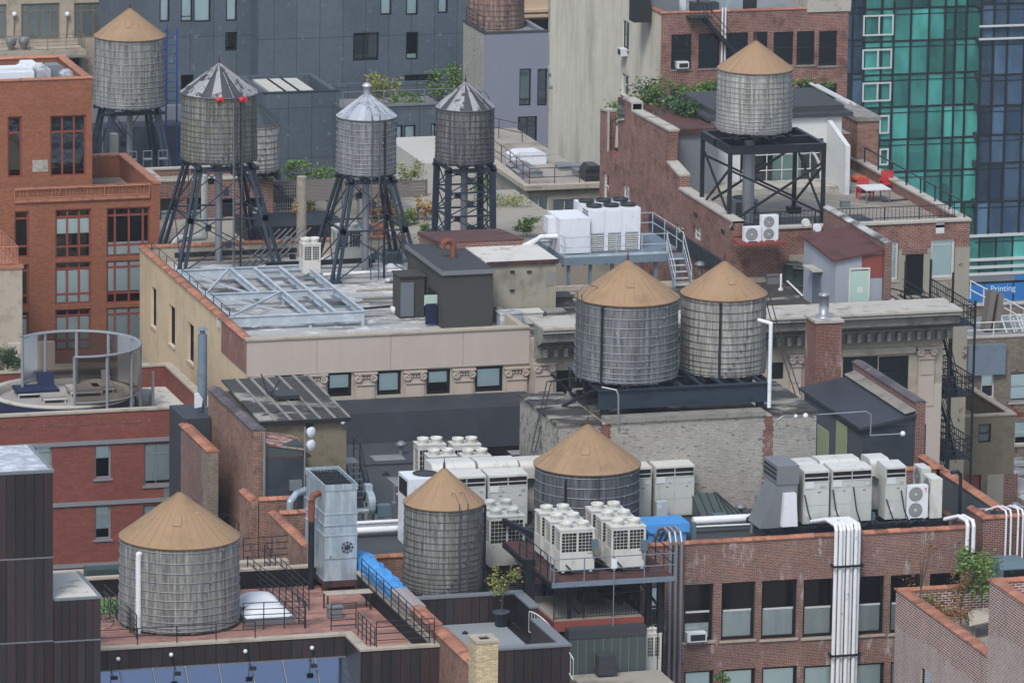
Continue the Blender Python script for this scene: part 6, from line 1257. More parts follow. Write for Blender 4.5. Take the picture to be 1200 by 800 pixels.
p = FY(475, 600, yb3-.3); t = thing('rooftop_unit', 'white box unit with top fan partly hidden by the slim tank cone', 'air conditioner', p); x0_ = FY(478, 600, yb3+.6).x; zt_ = FY(478, 562, yb3+.6).z
MB().box(x0_, x0_+2.2, yb3+.6, yb3+2.4, 61, zt_).build('casing', 'unit_white', t); mb = MB(); fan_ring(mb, x0_+1.1, yb3+1.6, zt_, .55, h=.06); mb.build('fan', ['fan_dark', 'fan_dark'], t); MB().box(x0_-.02, x0_-.001, yb3+.8, yb3+2.2, zt_-.9, zt_-.15).build('grille', 'louver', t)
# small clutter on the loft roof
p = FY(774, 610, yb3-.8); tag(MB().box(p.x-.2, p.x+.35, yb3-.8, yb3-.4, 61.9, FY(774, 588, yb3-.8).z).build('cabinet', 'steel_pale'), 'narrow blue grey cabinet in front of the hooded condensers', 'cabinet')
p = G(783, 632, 62.1); mb = MB().box(p.x-.95, p.x+.95, p.y+.2, p.y+1.7, 61.95, 62.75); mb.prism([(p.y+.1, 62.4), (p.y+1.8, 62.5), (p.y+1.7, 62.85), (p.y+.15, 62.82)], 'x', p.x-1.05, p.x+1.1); tag(mb.build('tarp_covered_box', 'tarp_blue'), 'box wrapped in bright blue tarp beside the steel pipes', 'tarp')
pipe_run('fat white pipe running along the loft roof right of the hooded units', [(FY(812, 602, 281.5).x, 281.5, 62.6), (FY(900, 597, 281.5).x, 281.5, 62.6)], .2, 'pipe_white')
pipe_run('thin grey pipe just behind the loft coping', [(FY(770, 622, 278.4).x, 278.4, 62.25), (FY(980, 612, 278.4).x, 278.4, 62.25)], .07, 'pipe_steel', 8)
for i, px in enumerate((820, 930, 1030)):
    q = FY(px, 620, 278.4); tag(MB().box(q.x-.08, q.x+.08, 279.2, 279.4, 61.9, 63.1).box(q.x-.3, q.x+.3, 279.1, 279.5, 61.91, 62.0).build('pipe_stand', 'metal_teal'), ['grey pipe stand below the fat white pipe', 'grey pipe stand left of the wide white pipe bundle', 'grey pipe stand right of the wide white pipe bundle'][i], 'pipe stand')
p = G(850, 598, 62); t = thing('hipped_skylight', 'low dark hipped metal skylight at the foot of the painted brick wall', 'skylight', p); x0_, x1_ = FY(815, 590, 284.5).x, FY(868, 590, 284.5).x
MB().add([(x0_, 283, 61.9), (x1_+.2, 283, 61.9), (x1_+.2, 285.9, 61.9), (x0_, 285.9, 61.9), (x0_, 285.2, 63.0), (x1_-1.0, 285.2, 63.0)], [(0, 1, 5, 4), (1, 2, 5), (2, 3, 4, 5), (3, 0, 4)]).build('roof', 'dgreen', t)
mb = MB()
for i in range(7): xx = x0_+(x1_-x0_)*i/6; mb.beam((xx, 282.98, 61.92), (min(xx, x1_-1.05), 285.2, 63.03), .04)
mb.build('ribs', 'fan_dark', t)
for i, (px, py) in enumerate(((1049, 601), (1059, 600))): p = G(px, py+8, 62.4); tag(MB().box(p.x-.4, p.x+.3, p.y-.6, p.y+.6, 62.3, 62.36).build('flat_panel', 'unit_white'), ['left of two white panels lying in front of the condensers', 'right of two white panels lying in front of the condensers'][i], 'panel')
# right inner walls of the loft roof
c_ = G(1178, 604, 63.1); d_ = G(1105, 551, 63.1)
tilewall('long orange tiled parapet running back at the right of the loft roof', (c_.x-.0, c_.y+1), (c_.x, d_.y), 63.1, 0, .45, 'blue_door')
e_ = G(1060, 549, 63.4); tilewall('short orange tiled wall behind the condenser row', (G(1060, 551, 63.3).x, e_.y), (G(1100, 548, 63.3).x, e_.y), 63.3, 0, .4, 'brick_dark')
tilewall('orange tiled return wall behind the condenser row, right end', (G(1100, 551, 63.3).x, e_.y), (G(1100, 551, 63.3).x, e_.y+3), 63.3, 0, .4, 'brick_dark')
q = FY(1124, 620, 281); pipe_run('black goose neck vent pipe at the right of the loft roof', [(q.x, 281, 60), (q.x, 281, FY(1124, 556, 281).z), (q.x-.15, 281, FY(1124, 552, 281).z), (q.x-.5, 281, FY(1124, 553, 281).z)], .09, 'steel_black')
# ================================================================ ON THE CREAM BUILDING'S ROOF
ZR = 65.16
# ---- lattice tower tanks
def lh(cx, ybot, ybase, Y): return FY(cx, ybot, Y).z-ZR
tank('dark mossy tank with broken bleached roof on splayed legs, left of three', 256.5, 108, 184, 74, 44, 334.2, 'wood_mossy', 'cone_slats', 13, 'hoop_dark', legs=dict(h=lh(256, 184, 300, 334.2), top=.72, bot=1.32), seams=22, pipes=((-70, .05, 'steel_black', 7, .0), (-82, .03, 'metal_grey', 7, .3)), ladder=-75)
tank('bright metal capped silvery tank on splayed legs, middle tower', 429, 136, 200, 108, 34.5, 329.5, 'wood_silver', 'cone_metal', 11, 'hoop', legs=dict(h=lh(429, 200, 315, 329.5), top=.72, bot=1.45), seams=20, finial='vent', ladder=-88, pipes=((-68, .06, 'steel_black', 6, .1),))
tank('dark weathered tank with patched grey roof on straight legs, right tower', 544.5, 125, 187, 96, 34, 338.5, 'wood_brown', 'cone_slats', 11, 'hoop_dark', legs=dict(h=lh(544, 187, 270, 338.5), top=.78, bot=.82, levels=3, dbl=0, w=.32), seams=20, ladder=35)
# red lamps on the mossy tank
for i, px in enumerate((256, 283)):
    p = FY(px, 117, 332.1); tag(MB().ball(p, .16).box(p.x+.16, p.x+.3, p.y-.05, p.y+.05, p.z-.12, p.z+.12).build('red_lamp', 'red_plastic'), ['red warning light near the middle of the mossy tank', 'red warning light near the right side of the mossy tank'][i], 'lamp')
# fat pipe and elbow
p = G(240, 290, ZR); q0 = FY(240, 205, p.y); t = thing('standpipe', 'fat white riser pipe under the mossy tank with horizontal elbow', 'pipe', p)
MB().path([q0, Vector((q0.x, p.y, ZR+.6)), Vector((q0.x-1.6, p.y-.2, ZR+.6)), Vector((q0.x-1.8, p.y-.5, ZR+.4)), Vector((q0.x-1.8, p.y-.5, ZR-.1))], .2, 12).build('pipe', 'unit', t)
p = G(374, 300, ZR); tag(MB().tube((p.x, p.y+4, ZR-1), (p.x, p.y+4, FY(374, 206, p.y+4).z), .28, 14).build('steel_flue', 'limestone'), 'tall pale flue column between the two splayed towers', 'flue')
# roof steel base rails
for i, (u0, v0, u1, v1) in enumerate(((205, 307, 350, 303), (312, 318, 440, 313))):
    a_, b_ = G(u0, v0, ZR), G(u1, v1, ZR); tag(MB().box(a_.x, b_.x, a_.y-.1, a_.y+.1, ZR+.25, ZR+.5).box(a_.x+.2, a_.x+.5, a_.y-.12, a_.y+.12, ZR, ZR+.249).box(b_.x-.5, b_.x-.2, b_.y-.12, b_.y+.12, ZR, ZR+.249).build('base_beam', 'steel_black'), ['black base beam under the mossy tank tower', 'black base beam under the silvery tank tower'][i], 'beam')
pipe_run('long white pipe lying on the roof below the silvery tank tower', [G(378, 322, ZR+.3), G(472, 317, ZR+.3)], .1, 'pipe_white', 8)
railing('thin black railing inside the left tile coping', [Vector((XL0+.55, YL+6, ZR)), Vector((XL0+.55, YLb-.5, ZR))], 1.1, (.55, 1.1), 1.8, 'steel_black', .02)
# ---- pale steel dunnage grid
zd_ = ZR+.75; a = G(250, 361, zd_); fr = G(427, 364, zd_); bk = G(375, 309, zd_); yF_, yB_ = fr.y, bk.y; xR_ = fr.x; xL_ = G(215, 322, zd_).x; xM = xR_-2.9
t = thing('steel_dunnage_grid', 'pale blue grey steel beam grid with diagonal bracing on the silvered roof', 'steel frame', ((xL_+xR_)/2, (yF_+yB_)/2, ZR))
def ib(mb, p, q, h=.34, w=.17):
    p, q = Vector(p), Vector(q); mb.beam(p-Vector((0, 0, .02)), q-Vector((0, 0, .02)), w, .04); mb.beam(p-Vector((0, 0, h)), q-Vector((0, 0, h)), w, .04); mb.beam(p-Vector((0, 0, h/2+.01)), q-Vector((0, 0, h/2+.01)), .04, h-.06)
B = lambda x0, y0, x1, y1, dz=0, **k: (lambda m_: (ib(m_, (x0, y0, zd_+dz), (x1, y1, zd_+dz), **k), m_.build('beam', 'steel_pale', t)))(MB())
xl2 = G(252, 364, zd_).x
B(xl2-.3, yF_, xR_, yF_, h=.5); B(xL_, yB_, xR_, yB_, h=.4); ym = (yF_*.52+yB_*.48)
B(xR_, yF_+.15, xR_, yB_-.15, .0); B(xM, yF_+.15, xM, yB_-.15); B(xl2, ym, xR_-.15, ym, -.003); B(xM+1.4, yF_+.15, xM+1.4, ym-.15, 0, w=.18); B(xM+1.4, ym+.15, xM+1.4, yB_-.15, 0, w=.18); B(xM-1.3, ym+.15, xM-1.3, yB_-.15); B(xL_, yF_+.6, xL_, yB_-.15)
mb = MB()
for (x0_, x1_) in ((xM, xM+1.4), (xM+1.4, xR_)):
    n = 7
    for i in range(n): yy = yF_+.5+(yB_-yF_-1)*i/(n-1); MB().box(x0_+.13, x1_-.13, yy-.04, yy+.04, zd_-.3, zd_-.2).build('rung', 'steel_grey', t)
for (x0_, y0_, x1_, y1_) in ((xL_, yF_+.3, xM-.2, ym-.1), (xL_, ym-.1, xM-.2, yF_+.3), (xL_, ym+.1, xM-1.5, yB_-.2), (xL_, yB_-.2, xM-1.5, ym+.1)): MB().beam((x0_, y0_, zd_-.06), (x1_, y1_, zd_-.065 if y0_ < y1_ else zd_-.19), .12, .08).build('diagonal', 'steel_pale', t)
for x_, y_ in ((xR_-.1, yF_), (xl2, yF_), (xR_, yB_), (xL_, yB_), (xM, ym), (xM, yF_+.1)): MB().box(x_-.08, x_+.08, y_-.08, y_+.08, ZR-.01, zd_-.42).build('stub_column', 'steel_pale', t)
# ---- beige tall condenser and bigger ones behind
p = G(355, 322, ZR+.4); u0 = p.x; vrf_top('slim beige condenser tower standing on the end of the steel grid', u0, p.y, ZR+.4, .98, .9, 1.62, None)
for lb, px, py, w_ in (('wide grey condenser behind the legs of the silvery tank tower', 393, 308, 1.5),): p = G(px, py, ZR); vrf_top(lb, p.x, p.y, ZR, w_, 1.0, 1.75, None, mat='unit_grey')
p = G(452, 310, ZR); t = thing('box_condenser', 'low blue grey box condenser right of the silvery tank tower', 'air conditioner', p); MB().box(p.x, p.x+.95, p.y, p.y+.9, ZR, ZR+.7).build('casing', 'metal_teal', t); MB().lathe(p.x+.47, p.y+.45, [(.4, ZR+.701), (.38, ZR+.74), (0, ZR+.74)], 18).build('fan', 'fan_dark', t); MB().box(p.x+.05, p.x+.9, p.y-.02, p.y-.001, ZR+.1, ZR+.6).build('grille', 'dgreen', t)
for i, (u0, v0, u1, v1) in enumerate(((418, 342, 472, 339), (432, 350, 470, 349), (425, 352, 462, 350.5))): a_, b_ = G(u0, v0, ZR), G(u1, v1, ZR); tag(MB().beam(a_+Vector((0, 0, .08)), b_+Vector((0, 0, .08)), .12, .08).build('loose_board', 'limestone' if i < 2 else 'metal_grey'), ['pale board lying on the roof left of the dark shack', 'second pale board lying nearer on the roof', 'grey bar lying beside the pale boards'][i], 'board')
p = FY(392, 258, 333); 
# ---- dark shack with open door
YS_ = G(520, 386, ZR).y; a = FY(520, 318, YS_); b = FY(578, 313, YS_); dS = 7.2; zsh = a.z
t = thing('dark_shack', 'dark olive rooftop shack with sloped felt roof and rusty vent cowl', 'shed', ((a.x+b.x)/2, YS_+3, ZR))
dl = FX(487, 290, a.x).y; zb_ = FX(487, 292, a.x).z; cdr = FX(488, 291, a.x)
MB().prism([(YS_, ZR), (YS_+dS, ZR), (YS_+dS, zsh-.12), (YS_, zsh-.12)], 'x', a.x, b.x).build('wall', 'shed_dark', t)
MB().prism([(YS_-.08, zsh-.119), (YS_+dS+.1, zsh-.119), (YS_+dS+.1, zsh), (YS_-.08, zsh)], 'x', a.x-.1, b.x+.05).build('roof', 'shed_roof', t)
mb = MB(); mb.box(a.x-.13, a.x-.101, YS_-.1, YS_+dS+.1, zsh-.2, zsh+.03); mb.box(a.x-.1, b.x+.06, YS_-.12, YS_-.081, zsh-.2, zsh+.03); mb.build('edge_flashing', 'metal_grey', t)
r = rX(503, 336, 513, 385, a.x); MB().box(a.x-.05, a.x-.002, r[0], r[1], ZR+.05, r[3]).build('door', 'black', t); MB().box(a.x-.75, a.x-.06, r[0]-.06, r[0]-.0, ZR+1.1, r[3]-.05).build('door_leaf', 'door_green', t)
q = FX(500, 350, a.x); mb = MB(); mb.box(a.x-.7, a.x-.1, r[0]-.12, r[0]-.07, ZR+.1, ZR+1.2); mb.build('hanging_bag', 'navy_cloth', t)
p = FY(531, 302, YS_+3.5); pts = [Vector((p.x, p.y, zsh)), Vector((p.x, p.y, zsh+.62)), Vector((p.x-.12, p.y, zsh+.85)), Vector((p.x-.35, p.y, zsh+.9)), Vector((p.x-.55, p.y, zsh+.75)), Vector((p.x-.6, p.y, zsh+.55))]
MB().path(pts, .17, 10).build('vent_cowl', 'pipe_rust', t)
MB().box(a.x-1.5, a.x-.15, YS_+3.2, YS_+4.6, ZR, zsh-.9).box(a.x-1.55, a.x-.1, YS_+3.1, YS_+4.7, zsh-.899, zsh-.82).build('side_lobby', 'shed_dark', t); MB().box(a.x-1.45, a.x-.75, YS_+3.1, YS_+3.199, ZR+.1, ZR+1.9).build('lobby_door', 'door_grey', t)
# ---- stucco bulkhead with pale roof
Yb_ = YS_+1.6; a2 = FY(586, 306, Yb_); b2 = FY(652, 303, Yb_); zb2_ = a2.z; Db = G(600, 287, zb2_).y
t = thing('stucco_bulkhead', 'grey stained stucco bulkhead with pale flat roof beside the dark shack', 'shed', ((a2.x+b2.x)/2, Yb_+2, ZR))
MB().box(b.x+.06, b2.x, Yb_, Db, ZR-.1, zb2_-.15).build('wall', 'stucco_grey', t); MB().box(b.x+.07, b2.x+.1, Yb_-.08, Db, zb2_-.149, zb2_-.02).build('roof', 'roof_white', t); MB().box(b.x+.07, b2.x+.12, Yb_-.12, Yb_-.081, zb2_-.24, zb2_).build('fascia', 'steel_rust', t)
r = rY(640, 318, 650, 334, Yb_); mb = MB(); mb.box(r[0], r[1], Yb_-.03, Yb_-.002, r[2], r[3]); mb.build('vent_panel', 'concrete', t); mb = MB()
for u_, v_ in ((600, 318), (600, 340), (620, 318)): q = FY(u_, v_, Yb_); mb.box(q.x-.12, q.x+.12, Yb_-.1, Yb_-.002, q.z-.05, q.z+.05)
mb.build('wall_fittings', 'fan_dark', t)
zz_ = zb2_-.4; xg0_, xg1_ = b.x-3.4, b.x+4; ygg = Db+.02
MB().prism([(ygg, ZR), (ygg+4.6, ZR), (ygg+4.6, zz_+.25), (ygg, zz_+.6)], 'x', b.x-1.2, b.x+3.2).build('rear_block', 'brick_dark', t); MB().prism([(ygg, zz_+.601), (ygg+4.7, zz_+.25), (ygg+4.7, zz_+.35), (ygg, zz_+.7)], 'x', b.x-1.3, b.x+3.3).build('rear_roof', 'rust_roof', t)
# vents & pans near the bulkhead
for i, (u_, v_, w_, h_, m_) in enumerate(((586, 384, 1.2, .7, 'membrane_silver'), (606, 380, 1.4, .55, 'unit'), (641, 378, 1.0, .5, 'concrete'))):
    p = G(u_, v_, ZR); tag(MB().box(p.x, p.x+w_, p.y, p.y+.9, ZR, ZR+h_).box(p.x-.05, p.x+w_+.05, p.y-.05, p.y+.95, ZR+h_+.001, ZR+h_+.08).build('roof_vent', m_), ['silver vent box in front of the stucco bulkhead', 'cream vent box right of the silver one', 'grey vent box near the left tank of the pair'][i], 'vent')
p = G(618, 372, ZR); tag(MB().tube((p.x, p.y, ZR), (p.x, p.y, ZR+.9), .04, 8).tube((p.x-.2, p.y, ZR+.9), (p.x+.2, p.y, ZR+.95), .03, 6).build('vent_stack', 'steel_black'), 'thin black vent stack near the stucco bulkhead', 'vent')
# ---- white cooling plant on steel platform
zp_ = ZR+1.6; Yp = G(690, 295, zp_).y-1.3; xp0 = FY(662, 296, Yp).x; xp1 = FY(802, 290, Yp).x; yp1 = Yp+5.8
t = thing('equipment_platform', 'grey blue steel platform with stair carrying the white cooling plant', 'platform', ((xp0+xp1)/2, Yp+2, ZR))
MB().box(xp0, xp1-.9, Yp, yp1, zp_-.12, zp_).box(xp1-.899, xp1, Yp+1.4, yp1, zp_-.12, zp_).build('deck', 'steel_grey', t); mb = MB(); mb.box(xp0, xp1, Yp-.08, Yp-.001, zp_-.42, zp_-.0); mb.box(xp0-.08, xp0-.001, Yp-.08, yp1, zp_-.42, zp_); mb.build('edge_beam', 'steel_grey', t)
n = 6
for i in range(n):
    xx = xp0+.3+(xp1-xp0-.6)*i/(n-1)
    for a_, b_ in ((Yp+.2, zp_-.421), (yp1-.5, zp_-.13)): MB().box(xx-.08, xx+.08, a_, a_+.16, ZR, b_).build('column', 'steel_grey', t)
xst = FY(786, 325, Yp-.8).x; mb = MB()
for i in range(5): zz_ = zp_-.3*(i+1); mb.box(xst, xst+.9, Yp-.1-i*.27-.24, Yp-.1-i*.27, zz_, zz_+.04)
mb.build('treads', 'steel_pale', t); mb = MB()
for xx in (xst-.03, xst+.93): mb.beam((xx, Yp-.1, zp_), (xx, Yp-1.6, ZR+.05), .05, .16)
mb.build('stringers', 'steel_grey', t)
railing('grey guard rail along the front of the white cooling plant platform', [Vector((xp0, Yp+3.5, zp_)), Vector((xp0, Yp, zp_)), Vector((xp1-.95, Yp, zp_))], 1.1, (.55, 1.1), 1.6, 'steel_pale', .024, toe=.06)
railing('grey guard rail at the right end of the cooling plant platform', [Vector((xst, Yp-1.6, ZR)), Vector((xst, Yp, zp_)), ], 1.1, (.55, 1.1), 2, 'steel_pale', .024)
railing('grey stair rail at the outer side of the platform steps', [Vector((xst+.93, Yp-1.6, ZR)), Vector((xst+.93, Yp, zp_)), Vector((xp1, Yp+1.4, zp_)), Vector((xp1, yp1, zp_)), Vector((xp1-4, yp1, zp_))], 1.1, (.55, 1.1), 2, 'steel_pale', .024)
yc = Yp+1.1; a = FY(690, 292, yc); b = FY(750, 289, yc); zt_ = FY(690, 246, yc).z; dC = 3.0
t = thing('cooling_plant', 'large white rooftop cooling plant with six dark fans on top', 'air conditioner', ((a.x+b.x)/2, yc+1, zp_))
MB().box(a.x, b.x, yc, yc+dC, zp_+.05, zt_).build('casing', 'unit_white', t)
w_ = (b.x-a.x)/3
for i in range(3):
    x_ = a.x+w_*i; MB().box(x_+.1, x_+w_-.12, yc-.03, yc-.001, zp_+1.05, zt_-.08).build('front_panel', 'unit_white', t)
    mb = MB()
    for k in range(7): mb.box(x_+.15, x_+w_-.15, yc-.05, yc-.001, zp_+.15+k*.12, zp_+.21+k*.12)
    mb.build('louvre', 'unit', t); MB().box(x_+.12, x_+w_-.12, yc-.012, yc-.0005, zp_+.1, zp_+1.0).build('louvre_back', 'metal_grey', t)
    for j in range(2): mb = MB(); fan_ring(mb, x_+w_/2, yc+.75+j*1.45, zt_, .42, h=.14); mb.build('fan', ['fan_dark', 'fan_dark'], t)
mb = MB()
for k in range(4): mb.box(a.x-.03, a.x-.001, yc+.2, yc+1.2, zt_-.2-k*.15, zt_-.12-k*.15)
mb.build('side_louvres', 'metal_grey', t)
a3 = FY(656, 292, yc-.3); zt3 = FY(656, 257, yc-.3).z; MB().box(a3.x, a.x-.04, yc-.3, yc+2.2, zp_+.05, zt3).build('pump_cabinet', 'unit_white', t); MB().box(a3.x-.4, a3.x-.001, yc+.6, yc+1.5, zp_+1.0, zt3-.1).build('side_box', 'unit_white', t)
for i in range(2): MB().path([Vector((a3.x, yc+.3+i*.9, zp_+.9-i*.35)), Vector((a3.x-.9, yc+.3+i*.9, zp_+.9-i*.35)), Vector((a3.x-1.9, yc+.9+i*.9, zp_-.1)), Vector((a3.x-1.9, yc+.9+i*.9, ZR))], .15, 10).build('pipe', 'pipe_white', t)
# ---- air conditioners by the gable foot
p = FY(870, 283, 321.5); zb_ = p.z; tag(MB().box(p.x-.3, p.x+2.3, 321.0, 322.6, zb_-.16, zb_).build('red_stand', 'red_oxide'), 'red oxide steel stand under the two split condensers by the gable', 'stand')
side_fan('small white single fan condenser on the red stand', p.x+.02, 321.2, zb_, .95, .4, .82, 1, 'F'); side_fan('taller white twin fan condenser on the red stand', FY(893, 284, 321.2).x, 321.3, zb_, .95, .4, 1.4, 2, 'F')
tag(MB().box(105.85, 105.96, 323, 338, ZR, ZR+.85).build('base_flashing', 'navy_wall'), 'blue black membrane upstand along the foot of the stepped gable', 'flashing')
p = G(909, 318, ZR+.1); side_fan('white condenser standing on the roof left of the grey hut', p.x, p.y-.3, ZR+.05, 1.0, .42, 1.35, 2, 'L')
for i, (px, py) in enumerate(((925, 331), (936, 336))): p = G(px+3, py, ZR); round_cond(['dark green round condenser behind, left of the grey hut', 'dark green round condenser in front, left of the grey hut'][i], p.x, p.y, ZR, .5, 1.05)
# ---- grey hut
YT = G(985, 372, ZR).y; a = FY(980, 304, YT); b = FY(1034, 292, YT); zA, zB = a.z, b.z; far = G(940, 283, 0); xh0 = FY(978, 368, YT).x; xh1 = FY(1033, 365, YT).x; dh = FX(941, 345, xh0).y
zt0 = FX(939, 279, xh0).z
t = thing('grey_hut', 'grey sided rooftop hut with rust brown sloping roof and pale green door', 'shed', ((xh0+xh1)/2, YT+2, ZR))
mb = MB(); vs = [(xh0, YT, ZR), (xh1, YT, ZR), (xh1, dh, ZR), (xh0, dh, ZR), (xh0, YT, zA-.1), (xh1, YT, zB-.1), (xh1, dh, zB+.1), (xh0, dh, zA+.15)]; mb.add(vs, [(3, 2, 1, 0), (4, 5, 6, 7), (0, 1, 5, 4), (1, 2, 6, 5), (2, 3, 7, 6), (3, 0, 4, 7)]); mb.build('wall', 'hut_wall', t)
e_ = .18; mb = MB(); vs = [(xh0-e_, YT-e_, zA-.1), (xh1+.02, YT-e_, zB-.08), (xh1+.02, dh+e_, zB+.12), (xh0-e_, dh+e_, zA+.17)]; mb.add(vs+[(x_, y_, z_+.1) for x_, y_, z_ in vs], [(3, 2, 1, 0), (4, 5, 6, 7), (0, 1, 5, 4), (1, 2, 6, 5), (2, 3, 7, 6), (3, 0, 4, 7)]); mb.build('roof', 'rust_roof', t)
r = rY(1010, 300, 1033, 325, YT); MB().box(r[0], xh1, YT-.02, YT-.002, r[2], zB-.25).build('red_patch', 'red_oxide', t)
r = rY(995, 316, 1018, 366, YT); MB().box(r[0]+.08, r[1]-.08, YT-.04, YT-.002, ZR+.1, r[3]-.08).build('door', 'door_green', t); mb = MB(); mb.box(r[0], r[0]+.079, YT-.07, YT-.001, ZR+.05, r[3]); mb.box(r[1]-.079, r[1], YT-.07, YT-.001, ZR+.05, r[3]); mb.box(r[0], r[1], YT-.075, YT-.001, r[3]+.001, r[3]+.08); mb.build('door_frame', 'unit', t); cxd = (r[0]+r[1])/2; MB().box(cxd-.12, cxd+.18, YT-.05, YT-.041, ZR+1.3, ZR+1.6).build('door_notice', 'white_paint', t)
r = rX(953, 312, 962, 358, xh0); MB().box(xh0-.04, xh0-.002, r[0], r[1], ZR+.05, r[3]-.1).build('side_door', 'door_grey', t); MB().prism([(r[0]-.15, r[3]+.0), (r[1]+.15, r[3]+.0), (r[1]+.15, r[3]+.07), (r[0]-.15, r[3]+.07)], 'x', xh0-.55, xh0-.003).build('door_canopy', 'concrete_pale', t)
xw_ = xh1+.03; tz = zB+.35; t2_ = tilewall('dark tiled brick fin wall rising beside the grey hut', (xw_, YT-.2), (xw_, 322.7), tz, ZR-.1, .4, 'brick_dark', .45, 'roof_silver')
tilewall('low black parapet with pale cap right of the green door', (xw_+.1, YR+.6), (xw_+.1, YT-.25), ZR+.95, ZR-.1, .35, 'navy_wall', .7, 'roof_silver')
for i, (px, py, r_, h_) in enumerate(((1003, 371, .48, .75), (1018, 373, .5, .45))): p = G(px+4, py, ZR); round_cond(['green round condenser in front of the pale green door', 'low grey green condenser right of the door'][i], p.x, max(p.y, 311), ZR, r_, h_)
# satellite dishes on the brick band
p = FY(950, 262, 322.2); t = thing('satellite_dishes', 'two round cream dishes on a mast in front of the brick band', 'antenna', (p.x, 322.2, ZR)); MB().tube((p.x+.1, 322.2, ZR), (p.x+.1, 322.2, p.z+.2), .04, 8).build('mast', 'metal_grey', t)
for px, py, m_ in ((944, 261, 'unit'), (957.5, 267, 'unit_white')):
    q = FY(px, py, 322.0); d_ = Vector((-.1, -1, .1)).normalized(); MB().tube(q, q+d_*.06, .24, 16).tube(q+d_*.061, q+d_*.22, .2, 16, .2).build('dish', m_, t); MB().tube(q, (p.x+.1, 322.2, q.z), .02, 5).build('arm', 'metal_grey', t)
pipe_run('long pale pipe crossing the worn roof behind the right tank', [G(893, 317, ZR+.15), G(915, 322, ZR+.15), G(940, 346, ZR+.15)], .06, 'pipe_white', 7)
# ================================================================ STEPPED GABLE BUILDING
XQ = 106.; YQ = 323.; XQ1 = FY(1137, 252, YQ).x; zQ = FY(1000, 262, YQ).z; zQr = zQ-.65; YQb = FX(704, 129, 106.).y
zst = FY(1090, 291, YQ).z
def Wq(a_, b_, c_, d_): return rY(a_, c_, b_, d_, YQ)
wq = [(Wq(1037, 1052, 283, 328), dict(frame='frame_white', rows=(.85,), fr=.12, blind=(.02, .98), sill='limestone')), (Wq(1091, 1118, 281, 325), dict(frame='frame_white', rows=(.85,), fr=.14, blind=(.02, .98), sill='limestone'))]
rs_ = lambda a_, b_, c_, d_: rX(a_, c_, b_, d_, XQ)
wx = [(rs_(707, 713, 201, 236), dict(frame='frame_white', fr=.08)), (rs_(730, 737, 215, 250), dict(frame='frame_white', fr=.08)), (rs_(793, 801, 262, 282), dict(frame='frame_white', fr=.08)), (rs_(813, 821, 264, 284), dict(frame='frame_white', fr=.08))]
t = building('stepped_gable_building', 'brown brick building with stepped left gable wall and pale roof terrace', 'building', XQ, XQ1, YQ, YQb, zQr, zQ-.12, 'brick_gable', 'paver', None, .4, wF=wq, wL=wx)
MB().box(XQ-.02, XQ1+.06, YQ-.1, YQ+.46, zQ-.118, zQ).build('front_coping', 'concrete_pale', t); MB().box(XQ1-.46, XQ1+.08, YQ+.461, YQb, zQ-.118, zQ).build('side_coping', 'concrete_pale', t)
MB().wall('Y', YQ-.03, XR1-4, XQ1, 0, zst, [w_[0] for w_ in wq]+[Wq(1061, 1081, 298, 345)], d=None).box(XQ1-.8, XQ1+.02, YQ-.06, YQ-.031, 0, zst).build('stucco_base', 'stucco_old', t)
r = Wq(1061, 1081, 298, 345); MB().box(r[0], r[1], YQ-.02, YQ-.001, r[2], r[3]).build('door', 'black', t); MB().box(r[0]-.2, r[1]+.2, YQ-.06, YQ-.031, r[3], r[3]+.25).build('door_lintel', 'brick_dark', t)
r = Wq(1096, 1107, 258, 272); mb = MB()
for k in range(2): cz = r[2]+(r[3]-r[2])*(.27+.46*k); mb.lathe(0, 0, [(0, 0)], 3) if False else None; mb.box(r[0]+.05, r[1]-.03, YQ-.012, YQ-.002, cz-.24, cz+.24)
mb.build('white_graffiti', 'white_paint', t)
# rising gable wall: outline in (y, z)
def gy(px, py): q = FX(px, py, XQ); return (q.y, q.z)
out = [gy(861, 262), gy(797, 222), (gy(797, 222)[0], gy(786, 200)[1]), gy(783, 191), (gy(785, 154)[0], gy(785, 154)[1]), gy(742, 131), (gy(742, 131)[0], gy(742, 122)[1]), (gy(732, 122)[0], gy(742, 122)[1]), (gy(732, 141)[0], gy(732, 141)[1]), gy(725, 142), (gy(725, 142)[0], gy(725, 184)[1]), gy(711, 176), (gy(713, 131)[0], gy(713, 131)[1]), gy(704, 129)]

yf_ = out[-1][0]; poly = out+[(yf_, zQ-.4), (out[0][0], zQ-.4)]
MB().prism(poly[::-1], 'x', XQ-.02, XQ+.5).build('gable_wall', 'brick_gable', t)
mb = MB()
def capr(p, q, th=.12):
    mb.prism([(p[0], p[1]+.003), (q[0], q[1]+.003), (q[0], q[1]+th), (p[0], p[1]+th)], 'x', XQ-.1, XQ+.58)
capr((YQ+.47, zQ-.11), out[0]); capr(out[0], out[1]); capr(out[2], out[3]); capr(out[4], out[5]); capr(out[6], out[7]); capr(out[8], out[9]); capr(out[12], out[13])
mb.box(XQ-.1, XQ+.58, out[5][0]+.0, out[5][0]+.05, out[5][1], out[6][1]); mb.box(XQ-.06, XQ-.021, out[12][0]-.35, out[12][0]-.02, out[11][1], out[12][1]); mb.build('gable_coping', 'concrete_pale', t)
